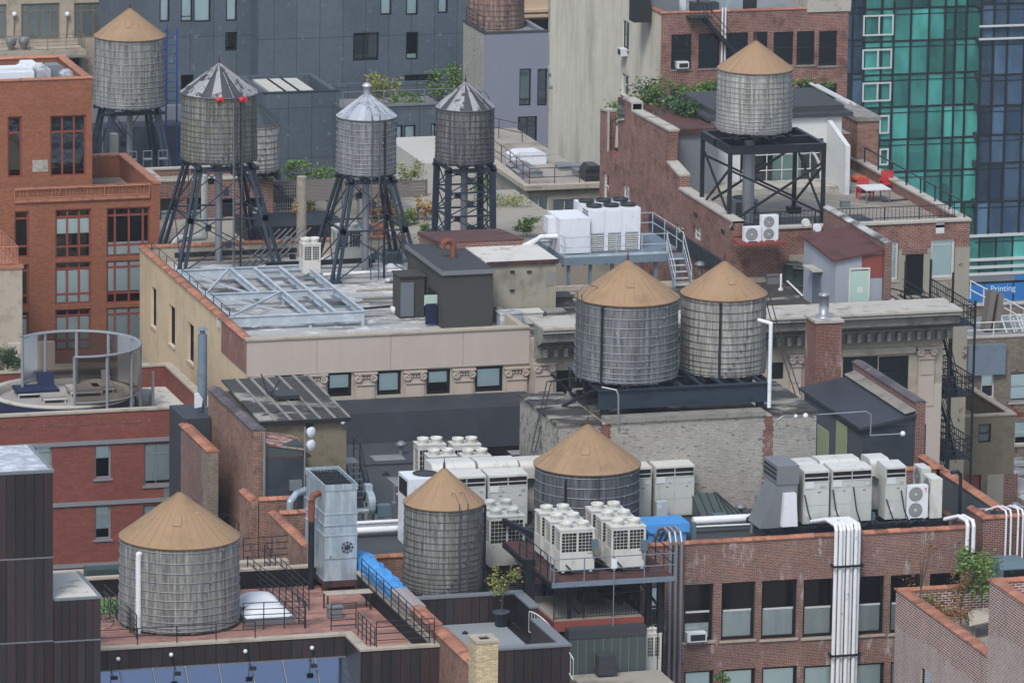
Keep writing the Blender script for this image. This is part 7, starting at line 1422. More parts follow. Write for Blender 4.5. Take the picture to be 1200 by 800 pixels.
# terrace bits
railing('black balustrade along the front parapet of the roof terrace', [Vector((XQ+.9, YQ+.9, zQr)), Vector((XQ1-.6, YQ+.9, zQr))], 1.3, (.7, 1.3), 2.1, 'steel_black', .025, bal=.22)
railing('black bracket rail along the right parapet of the roof terrace', [Vector((XQ1-.2, YQ+.4, zQ)), Vector((XQ1-.2, YQb-8, zQ))], .85, (.85,), 2.4, 'steel_black', .04)
MB().box(XQ+.45, XQ+9.2, YQ+1.2, YQ+5.4, zQr+.004, zQr+.05).build('dark_roofing', 'tar', t)
YP = G(930, 232, zQr).y; 
for i, (px, py) in enumerate(((1013, 233), (1041, 223))):
    p = G(px, py, zQr); c_ = thing('garden_chair', ['red slatted garden chair left of the white terrace table', 'red slatted garden chair behind the white terrace table'][i], 'chair', p, 'red terrace chairs'); s_ = 1 if i == 0 else -1
    mb = MB()
    for k in range(5): mb.box(p.x-.36+k*.15, p.x-.24+k*.15, p.y+.25, p.y+.3, zQr+.35, zQr+1.1)
    mb.build('backrest', 'red_plastic', c_); mb = MB()
    for k in range(5): mb.box(p.x-.36, p.x+.36, p.y-.35+k*.13, p.y-.25+k*.13, zQr+.38, zQr+.42)
    mb.build('seat', 'red_plastic', c_)
    for sx in (-1, 1):
        MB().box(p.x+sx*.42-.06, p.x+sx*.42+.06, p.y-.4, p.y+.28, zQr+.6, zQr+.64).build('armrest', 'red_plastic', c_)
        for sy in (-.36, .22): MB().box(p.x+sx*.4-.03, p.x+sx*.4+.03, p.y+sy-.04, p.y+sy+.04, zQr, zQr+.599).build('leg', 'red_plastic', c_)
p = G(1027, 237, zQr); c_ = thing('terrace_table', 'white rectangular table between the two red chairs', 'table', p); MB().box(p.x-.75, p.x+.75, p.y-.3, p.y+1.3, zQr+.72, zQr+.78).build('top', 'white_paint', c_)
for sx in (-.68, .68):
    for sy in (-.25, 1.25): MB().box(p.x+sx-.03, p.x+sx+.03, p.y+sy-.03, p.y+sy+.03, zQr, zQr+.719).build('leg', 'metal_grey', c_)
p = G(872, 252, zQr+.05); c_ = thing('box_condenser', 'grey square condenser on the terrace below the black tank frame', 'air conditioner', p); MB().box(p.x-.7, p.x+.7, p.y-.3, p.y+1, zQr+.05, zQr+.95).build('casing', 'metal_grey', c_); mb = MB(); fan_ring(mb, p.x, p.y+.35, zQr+.95, .5, h=.06); mb.build('fan', ['fan_dark', 'fan_dark'], c_); mb = MB()
for k in range(7): mb.box(p.x-.6, p.x+.6, p.y-.33, p.y-.301, zQr+.15+k*.1, zQr+.2+k*.1)
mb.build('grille', 'fan_dark', c_)
# tank frame
yfa = YQ+1.9; A = FY(854, 172, yfa); Bc = FY(968, 163, yfa); zfr = A.z; depF = FX(822, 147, A.x).y-yfa; 
t = thing('tank_frame', 'big black steel table frame with cross bracing on the roof terrace', 'steel frame', ((A.x+Bc.x)/2, yfa+4, zQr)); xa_, xb_ = A.x, Bc.x; yb_ = yfa+depF; 
for y_ in (yfa, yb_, (yfa+yb_)/2): MB().box(xa_, xb_, y_-.12, y_+.12, zfr-.45, zfr).build('girder', 'steel_black', t)
for x_ in (xa_, xb_-.2, (xa_+xb_)/2): MB().box(x_, x_+.2, yfa+.121, yb_-.121, zfr-.44, zfr-.002).build('side_girder', 'steel_black', t)
for x_ in (xa_+.1, xb_-.1):
    for y_ in (yfa, yb_): MB().box(x_-.1, x_+.1, y_-.1, y_+.1, zQr+.35, zfr-.45).box(x_-.35, x_+.35, y_-.3, y_+.3, zQr, zQr+.349).build('leg', 'steel_black', t)
mb = None
for y_ in (yfa, yb_): MB().beam((xa_+.1, y_, zfr-1.3), (xb_-.1, y_, zQr+.9), .1, .12).build('brace', 'steel_black', t); MB().beam((xa_+.1, y_+.13, zQr+.5), (xb_-.1, y_+.13, zfr-1.1), .1, .12).build('brace', 'steel_black', t)
for x_ in (xa_+.1, xb_-.1): MB().beam((x_, yfa, zfr-1.2), (x_, yb_, zQr+.6), .1, .1).build('brace', 'steel_black', t); MB().beam((x_+.13, yfa, zQr+.6), (x_+.13, yb_, zfr-1.2), .1, .1).build('brace', 'steel_black', t)
yt = (yfa+yb_)/2
tank('pale tan roofed tank on the black frame above the roof terrace', 883.5, 80, 150, 47, 43.5, yt-.3, 'wood_pale', 'cone_tan', 14, 'hoop', seams=22, deckh=.3, pipes=())
q = FY(878, 170, yt); tag(MB().tube((q.x, yt, zQr), (q.x, yt, zfr-.1), .33, 16).build('riser_pipe', 'pipe_steel'), 'fat ribbed grey riser pipe under the tank on the black frame', 'pipe')
# penthouse behind the frame
yph = G(905, 218, zQr).y; ph0 = FY(832, 210, yph).x; ph1 = FY(985, 200, yph).x; zph = FY(900, 137, yph+.5).z
t = thing('terrace_penthouse', 'white walled penthouse with arched glass front behind the black tank frame', 'building', ((ph0+ph1)/2, yph+4, zQr))
hole = rY(868, 166, 964, 215, yph); MB().wall('Y', yph, ph0, ph1, zQr, zph, [hole], d=2).box(ph0, ph1, yph+2.1, yph+6, zQr, zph).wall('X', ph0, yph, yph+2.1, zQr, zph).build('wall', ['white_paint', 'concrete'], t)
MB().box(ph0-.3, ph1+.6, yph-.25, yph+6.3, zph+.002, zph+.22).build('roof', 'shed_roof', t)
MB().box(ph0-.2, ph1+.2, yph-2.4, yph-.01, zQr+.004, zQr+.32).build('terrace_step', 'concrete_pale', t)
cxg = (hole[0]+hole[1])/2; rad = (hole[1]-hole[0])/2-.1; zb_ = hole[2]; hh = hole[3]-hole[2]-.05; n = 16
mb = MB(); pts = [Vector((cxg+rad*math.cos(math.pi*k/n), yph-1.3*math.sin(math.pi*k/n)*0-.05, zb_+hh*math.sin(math.pi*k/n)**.75)) for k in range(n+1)]; pts2 = [v+Vector((0, .9, 0)) for v in pts]
mb.path(pts, .09, 6)
for k in (4, 6, 8, 10, 12): mb.tube((pts[k].x, pts[k].y, zb_), pts[k], .03, 5)
for f_ in (.35, .7): mb.tube((cxg-rad*.93, pts[0].y, zb_+hh*f_), (cxg+rad*.93, pts[0].y, zb_+hh*f_), .03, 5)
mb.build('arched_frame', 'frame_white', t)
mb = MB(); mb.add([(v.x, v.y+.04, v.z) for v in pts], [tuple(range(n+1))]); mb.build('arched_pane', 'glass_clear', t)
r = rY(908, 170, 940, 214, yph); MB().box(r[0], r[1], yph+.3, yph+.36, zb_, zb_+hh*.95).build('blind', 'blind', t)
r = rY(886, 182, 905, 215, yph); MB().box(r[0], r[1], yph+.25, yph+.3, zb_, zb_+hh*.8).build('inner_door', 'louver', t)
xwv = FY(984, 150, yph-2.2).x; MB().add([(xwv-.01, yph-3.4, zQr), (xwv+.25, yph-3.4, zQr), (xwv+.25, yph+1, zQr), (xwv-.01, yph+1, zQr), (xwv-.01, yph-3.4, zph-1.1), (xwv+.25, yph-3.4, zph-1.1), (xwv+.25, yph+1, zph+.1), (xwv-.01, yph+1, zph+.1)], [(3, 2, 1, 0), (4, 5, 6, 7), (0, 1, 5, 4), (1, 2, 6, 5), (2, 3, 7, 6), (3, 0, 4, 7)]).build('wing_wall', 'white_paint', t)
r = rY(767, 154, 783, 180, yph)
a_ = FY(786, 150, yph+1); b_ = FY(830, 160, yph+1); MB().box(XQ+.6, ph0-.05, yph-1.5, yph+9, zQr, FY(800, 158, yph-1.5).z).build('brown_annex', 'metal_grey', t); MB().box(XQ+.55, ph0-.01, yph-1.7, yph+9, FY(800, 158, yph-1.5).z+.001, FY(800, 158, yph-1.5).z+.35).build('brown_annex_roof', 'rust_roof', t)
# upper dark roof with rails and skylight frame
yu = yph+4; zu = zph+.23; 
MB().prism([(yph+.5, zu), (yph+6, zu), (yph+6, zu+.35), (yph+.5, zu+.3)], 'x', ph0+.2, ph1+.3).build('upper_roof', 'shed_roof', t)
mb = MB(); 
for (p_, q_) in (((ph1+.5, yph+.4, zu+.4), (ph1+.3, yph+6.5, zu+.5)), ((ph1+.9, yph+.4, zu+.3), (ph1+.7, yph+6.5, zu+.4))): mb.beam(p_, q_, .12, .1)
mb.build('white_edge_rails', 'white_paint', t)
tt = thing('skylight_frame', 'white painted slanting frame above the shrubs left of the dark roof', 'frame', (ph0-1, yph+6, zu)); mb = MB(); p_ = FY(768, 114, yph+7.); q_ = FY(834, 145, yph+.4)
for dx in (0, .8): mb.beam(Vector(p_)+Vector((dx, 0, 0)), Vector(q_)+Vector((dx, 0, 0)), .1)
for i in range(6): v = Vector(p_).lerp(Vector(q_), i/5); mb.beam(v, v+Vector((.8, 0, 0)), .08)
mb.build('bars', 'white_paint', tt)
ys_ = YQ+14; q = FY(1016, 142, ys_+4); t = thing('ruined_wall', 'patchy brick end wall with pale cap at the right of the penthouse', 'wall', (q.x, ys_+4, zQr)); xr_ = FY(1004, 180, ys_+4).x; MB().box(xr_, FY(1029, 180, ys_+4).x, ys_+4, ys_+10, zQr, q.z).build('masonry', 'brick_mottle', t); MB().box(xr_-.1, FY(1029, 180, ys_+4).x+.1, ys_+3.9, ys_+10, q.z+.002, q.z+.25).build('cap', 'concrete', t); MB().box(xr_-2.6, xr_-.01, ys_+5, ys_+8, zQr, FY(990, 157, ys_+5).z).build('dark_recess', 'brick_dark', t)
for i, (px, py, s_) in enumerate(((757, 120, 1.4), (740, 128, 1.1), (790, 133, 1.2), (775, 118, 1.3), (810, 140, .8))):
    q = FX(px, py, XQ+1.6+i*.3); plant('roof_shrub', ['tall feathery green shrub behind the stepped gable', 'shrub in the notch of the stepped gable', 'shrub under the white slanting frame', 'green shrub left of the white slanting frame', 'small shrub at the foot of the white slanting frame'][i], 'shrub', tuple(q), (1.3*s_, 1.2*s_, .95*s_), 1300, 'leaf' if i % 2 else 'leaf_dark', .11, 40+i, .3, 14, group='shrubs on the gable roof')
# ================================================================ BACKGROUND
def rr(px0, px1, y0, y1, Y): return rY(px0, y0, px1, y1, Y)
# ---- orange brick block, top left
YR1 = 344.5; YR0 = 342.; zA = FY(108, 92, YR1).z; xA0 = FY(-60, 95, YR1).x; xA1 = FY(108, 92, YR1).x
red = dict(frame='frame_red', pane='glass_dark', fr=.1, mul=.1, dep=.12)
w1 = [(rr(9, 26, 137, 208, YR1), dict(red, rows=(.73,))), (rr(59, 101, 136, 206, YR1), dict(red, cols=(.34, .67), rows=(.73,)))]
XB1 = FY(187, 213, YR0).x; zS1 = FY(187, 213, YR0).z-.12; zS0 = zS1-1.2
t = building('orange_brick_block', 'orange brick apartment block with red window frames and balustraded setback', 'building', xA0, xA1, YR1, YR1+7.5, zA-1.3, zA, 'brick_orange', 'roof_grey', 'tile', .4, wF=w1, z0=zS0, copk=dict(tile=3.4, h=.1))
kB = dict(red, cols=(.34, .67), rows=(.24, .84), pane='glass', fr=.1, mul=.11)
def wb(a_, b_, c_, d_, bl, **k): return (rr(a_, b_, c_, d_, YR0), dict(kB, blind=bl, **k))
w2 = [wb(17, 34, 248, 302, None, cols=()), wb(25, 34, 310, 358, None, cols=()), wb(65, 107, 246, 302, (.5, .8)), wb(65, 107, 308, 356, (.05, .8)), wb(65, 107, 363, 410, (.05, .8)), wb(125, 176, 244, 300, (.05, .3), cols=(.2, .52, .84)), wb(125, 176, 306, 354, (.28, .97), cols=(.2, .52, .84)), wb(125, 176, 361, 410, (.05, .97), cols=(.2, .52, .84)), wb(25, 34, 366, 410, (.05, .9), cols=())]
b2_ = building('x', '', '', xA0, XB1, YR0, YR0+9, zS0, zS1, 'brick_orange', 'roof_beige', None, .35, wF=w2, par=t, roof_name='setback_floor', wn='lower_wall')
MB().box(XB1-.4, XB1+.08, YR0-.05, YR0+9, zS1+.003, zS1+.12).box(xA1+.1, XB1-.41, YR0+8.6, YR0+9.1, zS1+.003, zS1+.12).build('setback_coping', 'tile', t)
mb = MB(); xb0 = FY(17, 226, YR0).x; xb1 = FY(175, 222, YR0).x; mb.box(xb0, xb1, YR0-.12, YR0-.003, zS1-.75, zS1-.55); mb.box(xb0, xb1, YR0-.06, YR0-.003, zS1+.02, zS1+.1); mb.build('balcony_band', 'tile', t)
railing('red brown balustrade on the front edge of the orange brick setback', [Vector((xb0, YR0-.1, zS1-.55)), Vector((xb1, YR0-.1, zS1-.55))], .55, (.05, .55), 2.2, 'tile', .03, bal=.2)
r = rr(38, 56, 188, 201, YR1); MB().box(r[0], r[1], YR1-.03, YR1-.002, r[2], r[3]).build('louvre_grille', 'concrete_pale', t)
for i, (px, py, w_, h_, m_, lb) in enumerate(((-5, 92, 2.2, 1.1, 'unit_white', 'white cabinet unit at the left edge on the orange block roof'), (24, 91, 1.2, 1.2, 'unit_white', 'white tub shaped vent on the orange block roof'), (43, 88, .8, 1.2, 'membrane_silver', 'silver curved duct end on the orange block roof'), (53, 86, 1.2, 1.0, 'metal_grey', 'grey air handler in the middle of the orange block roof'), (73, 89, .9, .8, 'membrane_silver', 'silver duct elbow at the right on the orange block roof'))):
    p = FY(px, 80, YR1+3.2+(i % 2)); p.z = zA; zA_ = zA+.35; o = MB().box(p.x, p.x+w_, p.y, p.y+1.2, zA-1.3, zA_-1.3+h_*.8).prism([(p.x+.1, zA_-1.299+h_*.8), (p.x+w_-.1, zA_-1.299+h_*.8), (p.x+w_-.3, zA_-1.3+h_), (p.x+.2, zA_-1.3+h_)], 'y', p.y+.1, p.y+1.1).build('rooftop_unit', m_); tag(o, lb, 'air conditioner')
p = G(150, 196, zS0+.05); t2 = thing('terrace_furniture', 'wire chair frames on the orange brick setback terrace', 'chair', p); mb = MB()
for k in range(3): mb.path([p+Vector((k*.9, 0, 0)), p+Vector((k*.9, 0, .9)), p+Vector((k*.9+.5, 0, .9)), p+Vector((k*.9+.5, 0, 0))], .03, 5).box(p.x+k*.9, p.x+k*.9+.5, p.y-.2, p.y+.3, zS0+.45, zS0+.5)
mb.build('frames', 'metal_grey', t2)
q = G(131, 196, zS0); tag(MB().box(q.x, q.x+.4, q.y, q.y+.6, zS0, zS0+1.9).build('terrace_cabinet', 'metal_grey'), 'grey upright cabinet on the orange brick setback terrace', 'cabinet')
# stone piece far left
Ys_ = 334.; a = FY(26, 312, Ys_); t = thing('stone_building', 'pale stone wall building with orange railing at the left edge', 'building', (a.x-4, Ys_+4, 0)); MB().box(a.x-10, a.x, Ys_, Ys_+9, 0, a.z-.1).build('wall', 'stone_blocks' if 'stone_blocks' in M else 'limestone', t); MB().box(a.x-10, a.x+.08, Ys_-.08, Ys_+9, a.z-.099, a.z+.05).build('coping', 'tile', t)
railing('orange balustrade sloping back above the pale stone wall', [Vector((a.x-10, Ys_+.2, a.z+.05)), Vector((a.x-.2, Ys_+.2, a.z+.05)), Vector((a.x-.2, Ys_+8, a.z+.05))], 1.0, (.1, 1.0), 1.5, 'tile', .04, bal=.2)
p = G(30, 410, 61.2); tag(MB().box(p.x-1.3, p.x+1.2, 330, 330.4, 60, 62.0).build('low_parapet', 'stone_pink'), 'low pinkish parapet seen behind the curved wind screen', 'wall')
tag(MB().box(60, XL0-.05, YH1+.1, 333.5, 0, 60.0).build('lower_roofs', 'roof_beige'), 'beige lower roof between the terrace building and the orange brick block', 'roof')
# ---- beige residential building behind
YG = 428.; x0_ = FY(-60, 20, YG).x; x1_ = FY(160, 20, YG).x
kt = dict(frame='frame_taupe', pane='glass', fr=.14, mul=.1, rows=(.78,), blind=(.02, .97), bmat='curtain')
wg = [(rr(-14, 8, 6, 46, YG), kt), (rr(25, 70, 5, 46, YG), dict(kt, cols=(.22, .5, .78))), (rr(87, 132, 4, 44, YG), dict(kt, cols=(.2, .5, .8))), (rr(-10, 95, 62, 80, YG), dict(kt, cols=(.1, .2, .3, .4, .5, .6, .7, .8, .9), rows=(), blind=None, pane='glass_dark'))]
t = building('beige_apartment_building', 'beige apartment building with balcony and curtained windows, top left', 'building', x0_, x1_, YG, YG+14, 80, 80, 'limestone', None, None, wF=wg)
zb_ = FY(50, 50, YG).z; xbe = FY(100, 50, YG-2).x
MB().box(x0_, xbe, YG-2.4, YG-.003, zb_-.55, zb_-.2).build('balcony_slab', 'limestone', t); MB().box(x0_, xbe+.1, YG-2.5, YG-.003, zb_-.7, zb_-.551).build('slab_edge', 'concrete', t)
railing('wire balcony railing of the beige apartment building', [Vector((x0_, YG-2.2, zb_-.2)), Vector((xbe-.1, YG-2.2, zb_-.2)), Vector((xbe-.1, YG-.2, zb_-.2))], 1.1, (.1, .35, .6, .85, 1.1), 1.3, 'frame_taupe', .02)
for i, px in enumerate((17, 79)): q = FY(px, 17, YG-.25); l = thing('globe_lamp', ['white globe lamp on the beige facade, left one', 'white globe lamp on the beige facade, right one'][i], 'lamp', q, 'globe lamps'); MB().ball(q, .18).build('globe', 'unit_white', l); MB().beam(q+Vector((0, .1, -.2)), q+Vector((0, .23, -1.6)), .05).build('stem', 'frame_taupe', l)
for i, px in enumerate((13, 28)): q = FY(px, 46, YG-1.4); c_ = thing('balcony_chair', ['grey balcony chair at left', 'grey balcony chair at right'][i], 'chair', q, 'grey balcony chairs'); MB().lathe(q.x, q.y, [(.15, zb_-.2), (.35, zb_+.25), (.42, zb_+.65), (.36, zb_+.65), (.3, zb_+.25), (0, zb_+.2)], 14).build('shell', 'metal_grey', c_)
tag(MB().box(x0_, FY(215, 40, YG+2).x+3, YG+3, YG+8, 0, 82).build('dark_building', 'brick_dark'), 'dark brick building glimpsed beside the beige apartments', 'building')
# ---- top left tank and what stands round it
YT7 = 388.
tank('grey tank with tan cone at top left beside the orange block', 152, 42, 121, 9, 41, YT7, 'wood_grey', 'cone_tan', 13, 'hoop', legs=dict(h=5.6, top=.66, bot=1.05, levels=1, w=.2), seams=24)
tag(MB().box(xA1+.3, FY(213, 150, 396).x, 395, 397, 0, FY(160, 149, 395).z).build('dark_wall', 'navy_wall'), 'blue black wall behind the legs of the top left tank', 'wall')
tag(MB().box(xA1+.3, FY(213, 150, 398).x, 397.2, 398, 0, FY(160, 127, 397).z).build('grey_band_wall', 'metal_grey'), 'grey parapet band behind the top left tank', 'wall')
p = FY(201, 100, 392); t = thing('blue_scaffold', 'blue scaffold tower right of the top left tank', 'scaffold', (p.x, 392, 55)); mb = MB()
for dx in (-.35, .35): mb.tube((p.x+dx, 392, 55), (p.x+dx, 392, FY(201, 33, 392).z), .06, 6)
mb.build('uprights', 'blue_paint', t); mb = MB()
for k in range(8): z_ = FY(201, 118-k*11, 392).z; mb.tube((p.x-.35, 392, z_), (p.x+.35, 392, z_), .04, 5); mb.tube((p.x-1.3, 391.4, z_), (p.x-.3, 392, z_+.4), .03, 5)
mb.build('braces', 'blue_paint', t)
# ---- slate clad building
YS1 = 400.; YS2 = 402.; xs0 = FY(170, 20, YS2).x; xs1 = FY(303, 20, YS1).x; xs2 = FY(545, 20, YS1).x
kk = dict(frame='frame_black', pane='glass', fr=.1, rows=(), blind=(.03, .99), dep=.15)
wa = [(rr(187, 199, -5, 26, YS2), dict(kk)), (rr(212, 226, -5, 26, YS2), dict(kk, rows=(.2,))), (rr(227, 247, -5, 26, YS2), kk), (rr(265, 278, -5, 25, YS2), kk), (rr(264, 278, 38, 60, YS2), dict(kk, pane='glass_dark', blind=None)), (rr(212, 227, 88, 110, YS2), dict(kk, pane='glass_dark', blind=None))]
wb_ = [(rr(446, 459, -5, 18, YS1), kk), (rr(476, 490, -5, 18, YS1), kk), (rr(513, 525, -5, 16, YS1), kk), (rr(414, 444, 39, 71, YS1), dict(kk, cols=(.42,), pane='glass_dark', blind=(.05, .9), bmat='curtain')), (rr(476, 490, 38, 70, YS1), dict(kk, pane='glass', blind=(.0, .2))), (rr(474, 513, 88, 117, YS1), dict(kk, cols=(.35, .7), pane='glass_dark', blind=None))]
t = building('slate_clad_building', 'big blue grey stone clad building across the top of the picture', 'building', xs1, xs2, YS1, YS1+16, 80, 80, 'slate', None, None, wF=wb_)
building('x', '', '', xs0, xs1-.01, YS2, YS2+14, 80, 80, 'slate', None, None, wF=wa, par=t, wn='recessed_wall')
Yv = 393.; v0, v1 = FY(309, 110, Yv).x, FY(398, 108, Yv).x; zv = FY(350, 109, Yv).z
building('x', '', '', v0, v1, Yv, YS1-.01, zv-.9, zv, 'slate', 'fan_dark', None, .4, par=t, wn='plant_block')
MB().box(v0-.02, v1+.02, Yv-.03, Yv+.42, zv+.002, zv+.06).build('plant_block_coping', 'steel_blue', t)
for i in range(3):
    q = G(322+i*17, 108, zv); tag(MB().box(q.x-.2, q.x+.9, Yv+1.2, Yv+5.8, zv-.9, zv-.05).build('roof_condenser', 'unit'), ['leftmost', 'middle', 'rightmost'][i]+' pale condenser sunk in the slate roof recess', 'air conditioner')
Yw = 391.; u0, u1 = FY(398, 190, Yw).x, FY(548, 190, Yw).x; zw_ = FY(450, 125, Yw).z
ww = [(rr(464, 472, 147, 177, Yw), kk), (rr(474, 487, 147, 177, Yw), kk), (rr(505, 511, 145, 173, Yw), kk), (rr(472, 486, 191, 210, Yw), kk)]
building('x', '', '', u0+.02, u1, Yw, YS1-.01, zw_-1, zw_, 'slate', 'roof_grey', None, .3, wF=ww, par=t, wn='terrace_wing')
MB().box(u0, u1, Yw-.08, Yw+.35, zw_+.002, zw_+.1).build('wing_coping', 'metal_grey', t); railing('thin grey railing on the slate balcony coping', [Vector((u0+.2, Yw+.1, zw_+.1)), Vector((u1-.2, Yw+.1, zw_+.1))], .9, (.9,), 2.5, 'metal_grey', .03)
plant('balcony_tree', 'wispy green tree on the slate building balcony, left', 'tree', tuple(FY(450, 100, 396)), (1.5, 1, 1.2), 1100, 'leaf_olive', .1, 61, .3, 14, group='balcony greenery')
plant('balcony_tree', 'bright green pine like tree on the slate balcony, right', 'tree', tuple(FY(523, 95, 396)), (1.5, 1, 1.0), 1100, 'leaf', .1, 62, .5, 14, group='balcony greenery')
plant('balcony_shrub', 'low light green shrubs along the slate balcony coping', 'shrub', tuple(FY(477, 117, 393)), (1.4, .7, .4), 600, 'leaf', .09, 63, 0, 10, group='balcony greenery')
# ---- grey rendered building with brown tank on top
Yg = 386.; g0 = FY(567, 40, Yg); g1 = FY(643, 40, Yg); gw = [(rr(609, 622, 81, 124, Yg), dict(frame='frame_black', fr=.08, rows=(.15,), pane='glass_dark', blind=(.2, .95))), (rr(630, 641, 81, 124, Yg), dict(frame='frame_black', fr=.08, rows=(.15,), pane='glass_dark', blind=None)), (rr(607, 629, 137, 183, Yg), dict(frame='frame_black', fr=.1, rows=(.4,), cols=(.5,), pane='glass_dark', blind=None))]
gb = FX(543, 30, g0.x).y
t = building('grey_rendered_building', 'smooth lavender grey rendered building with black framed windows', 'building', g0.x, g1.x, Yg, gb, g0.z-.3, g0.z, 'panel_grey', 'roof_grey', None, .25, wF=gw, wallL='painted_brick'); MB().box(g0.x-.04, g1.x, Yg-.05, Yg+.3, g0.z+.002, g0.z+.1).box(g0.x-.04, g0.x+.3, Yg+.301, gb, g0.z+.002, g0.z+.1).build('coping', 'shed_roof', t)
tank('rusty brown tank cut off by the top edge above the grey building', 581, -40, 33, -75, 32.5, Yg+4.5, 'wood_rust', 'cone_tan', 12, 'hoop_dark', seams=20, deckh=.3)
railing('black railing beside the rusty brown tank', [Vector((g0.x+.1, Yg+.4, g0.z)), Vector((g0.x+.1, gb-.3, g0.z))], 1, (.5, 1), 1.2)
Yp_ = 452.; q0, q1 = FY(600, 10, Yp_).x, FY(665, 10, Yp_).x
t = building('peach_building', 'peach stone building with cornices in the gap beside the tall plain wall', 'building', q0, q1, Yp_, Yp_+8, 86, 86, 'stucco_cream', None, None, wF=[(rr(619, 643, 23, 42, Yp_), dict(frame='frame_black', rows=(), cols=(.4, .8), pane='glass_dark')), (rr(619, 643, -20, -4, Yp_), dict(frame='frame_black', rows=(), cols=(.5,), pane='glass_dark'))])
mb = MB()
for py in (12, 18, 46, 52): z_ = FY(630, py, Yp_).z; mb.box(q0, q1, Yp_-.3, Yp_-.003, z_-.12, z_+.1)
mb.build('cornice', 'stucco_cream', t); q = FY(631, 95, 400); t2 = thing('balcony', 'small balcony with pale clutter in the gap beside the plain wall', 'balcony', q); MB().box(q.x-1.2, q.x+1, 400, 402, q.z-.6, q.z-.4).build('slab', 'concrete', t2); rg = random.Random(8); mb = MB()
for k in range(60): a_, b_, c_ = q.x+rg.uniform(-1, 1), 400+rg.uniform(0, 1.5), q.z+rg.uniform(-.4, 3.0); s_ = rg.uniform(.05, .16); mb.box(a_-s_, a_+s_, b_-s_, b_+s_, c_-s_, c_+s_*.6)
stuff(mb.build('clutter', 'concrete_pale', t2))
# ---- tall plain wall and brick loft with fire escape
Ybk = G(775, 15, 65.).y; XK = FY(775, 15, Ybk).x; XK1 = FY(995, 6, Ybk).x; zK = FY(850, 14, Ybk).z; YKb = FX(643, 20, XK).y
kd = dict(frame='frame_black', pane='glass_dark', fr=.1, rows=(.5,), sill='concrete')
wk = [(rr(a_, b_, c_, d_, Ybk), dict(kd)) for a_, b_, c_, d_ in ((787, 810, 41, 81), (819, 843, 40, 80), (852, 876, 39, 79), (883, 899, 38, 77), (907, 929, 38, 76), (934, 954, 37, 76), (960, 980, 37, 77), (786, 809, 105, 145), (819, 843, 104, 145), (905, 927, 100, 140), (934, 954, 98, 138), (961, 980, 98, 138))]
wkl = [(rX(730, 23, 737, 60, XK), dict(kd)), (rX(729, 85, 736, 115, XK), dict(kd, frame='frame_white', blind=(.1, .9)))]
t = building('streaked_wall_building', 'brick loft with tall streaked plain side wall and orange roof edge, top right of centre', 'building', XK, XK1, Ybk, YKb, zK-.9, zK, 'brick_gable', 'roof_grey', 'tile', .4, wF=wk, wL=wkl, wallL='stucco_tan', copk=dict(tile=1.2, h=.12))
MB().box(XK-.03, XK-.0, YKb-.4, YKb, 0, zK).build('corner_pipe', 'limestone', t)
r = rr(946, 995, -6, 13, Ybk); MB().box(r[0], r[1]+.1, Ybk-.1, Ybk+3, r[2], r[2]+2.5).build('roof_hut', 'concrete_pale', t)
win_ac(FY(792, 80, Ybk).x, Ybk+.1, FY(792, 80, Ybk).z, 'white air conditioner in the top brick facade, first window', .85); q = FX(733, 63, XK); t2 = thing('window_air_conditioner', 'white air conditioner sticking out of the streaked plain wall', 'air conditioner', q, 'window air conditioners'); MB().box(XK-.5, XK-.01, q.y-.5, q.y+.3, q.z-.1, q.z+.4).build('casing', 'unit_white', t2); MB().box(XK-.51, XK-.501, q.y-.4, q.y+.2, q.z-.03, q.z+.33).build('grille', 'fan_dark', t2)
for i, (px, py) in enumerate(((792, 46), (803, 51), (835, 45))): q = FY(px, py, Ybk+.4); tag(MB().ball(q, .18, sz=.8).tube(q, q+Vector((0, 0, .5)), .01, 4).build('paper_lantern', 'orange_cloth'), ['round lantern in the first top brick window, upper left', 'round lantern in the first top brick window, lower right', 'round lantern in the second top brick window'][i], 'lantern')
t = thing('fire_escape', 'black fire escape stair crossing the top brick facade', 'fire escape', FY(850, 60, Ybk-1)); a_ = FY(829, 20, Ybk-.9); b_ = FY(862, 62, Ybk-.9)
MB().box(a_.x-1.3, a_.x+.3, Ybk-1.2, Ybk-.05, a_.z-.05, a_.z).build('landing', 'steel_black', t); MB().beam((a_.x-.3, Ybk-.9, a_.z), b_, .06, .25).beam((a_.x-.3, Ybk-.3, a_.z), b_+Vector((0, .6, 0)), .06, .25).build('stringers', 'steel_black', t); mb = MB()
for h_ in (.5, 1): mb.tube((a_.x-1.3, Ybk-1.2, a_.z+h_), (a_.x+.3, Ybk-1.2, a_.z+h_), .03, 5).tube((a_.x-.3, Ybk-.9, a_.z+h_), b_+Vector((0, 0, h_)), .03, 5)
for k in range(6): mb.tube((a_.x-1.3+k*.3, Ybk-1.2, a_.z), (a_.x-1.3+k*.3, Ybk-1.2, a_.z+1), .02, 4)
mb.build('railing', 'steel_black', t); mb = MB()
for k in range(9): q = Vector((a_.x-.3, Ybk-.9, a_.z)).lerp(b_, k/8.); mb.box(q.x-.15, q.x+.15, q.y, q.y+.6, q.z, q.z+.03)
mb.build('treads', 'steel_black', t)
for i, px in enumerate((847, 850.5)): q = FY(px, 10, Ybk-.15); tag(MB().tube((q.x, Ybk-.15, FY(px, 85, Ybk).z), (q.x, Ybk-.15, FY(px, 9, Ybk).z), .07, 6).build('drain_pipe', 'pipe_white'), ['white drain pipe on the top brick facade, left of a pair', 'white drain pipe on the top brick facade, right of a pair'][i], 'pipe')
rg = random.Random(12)
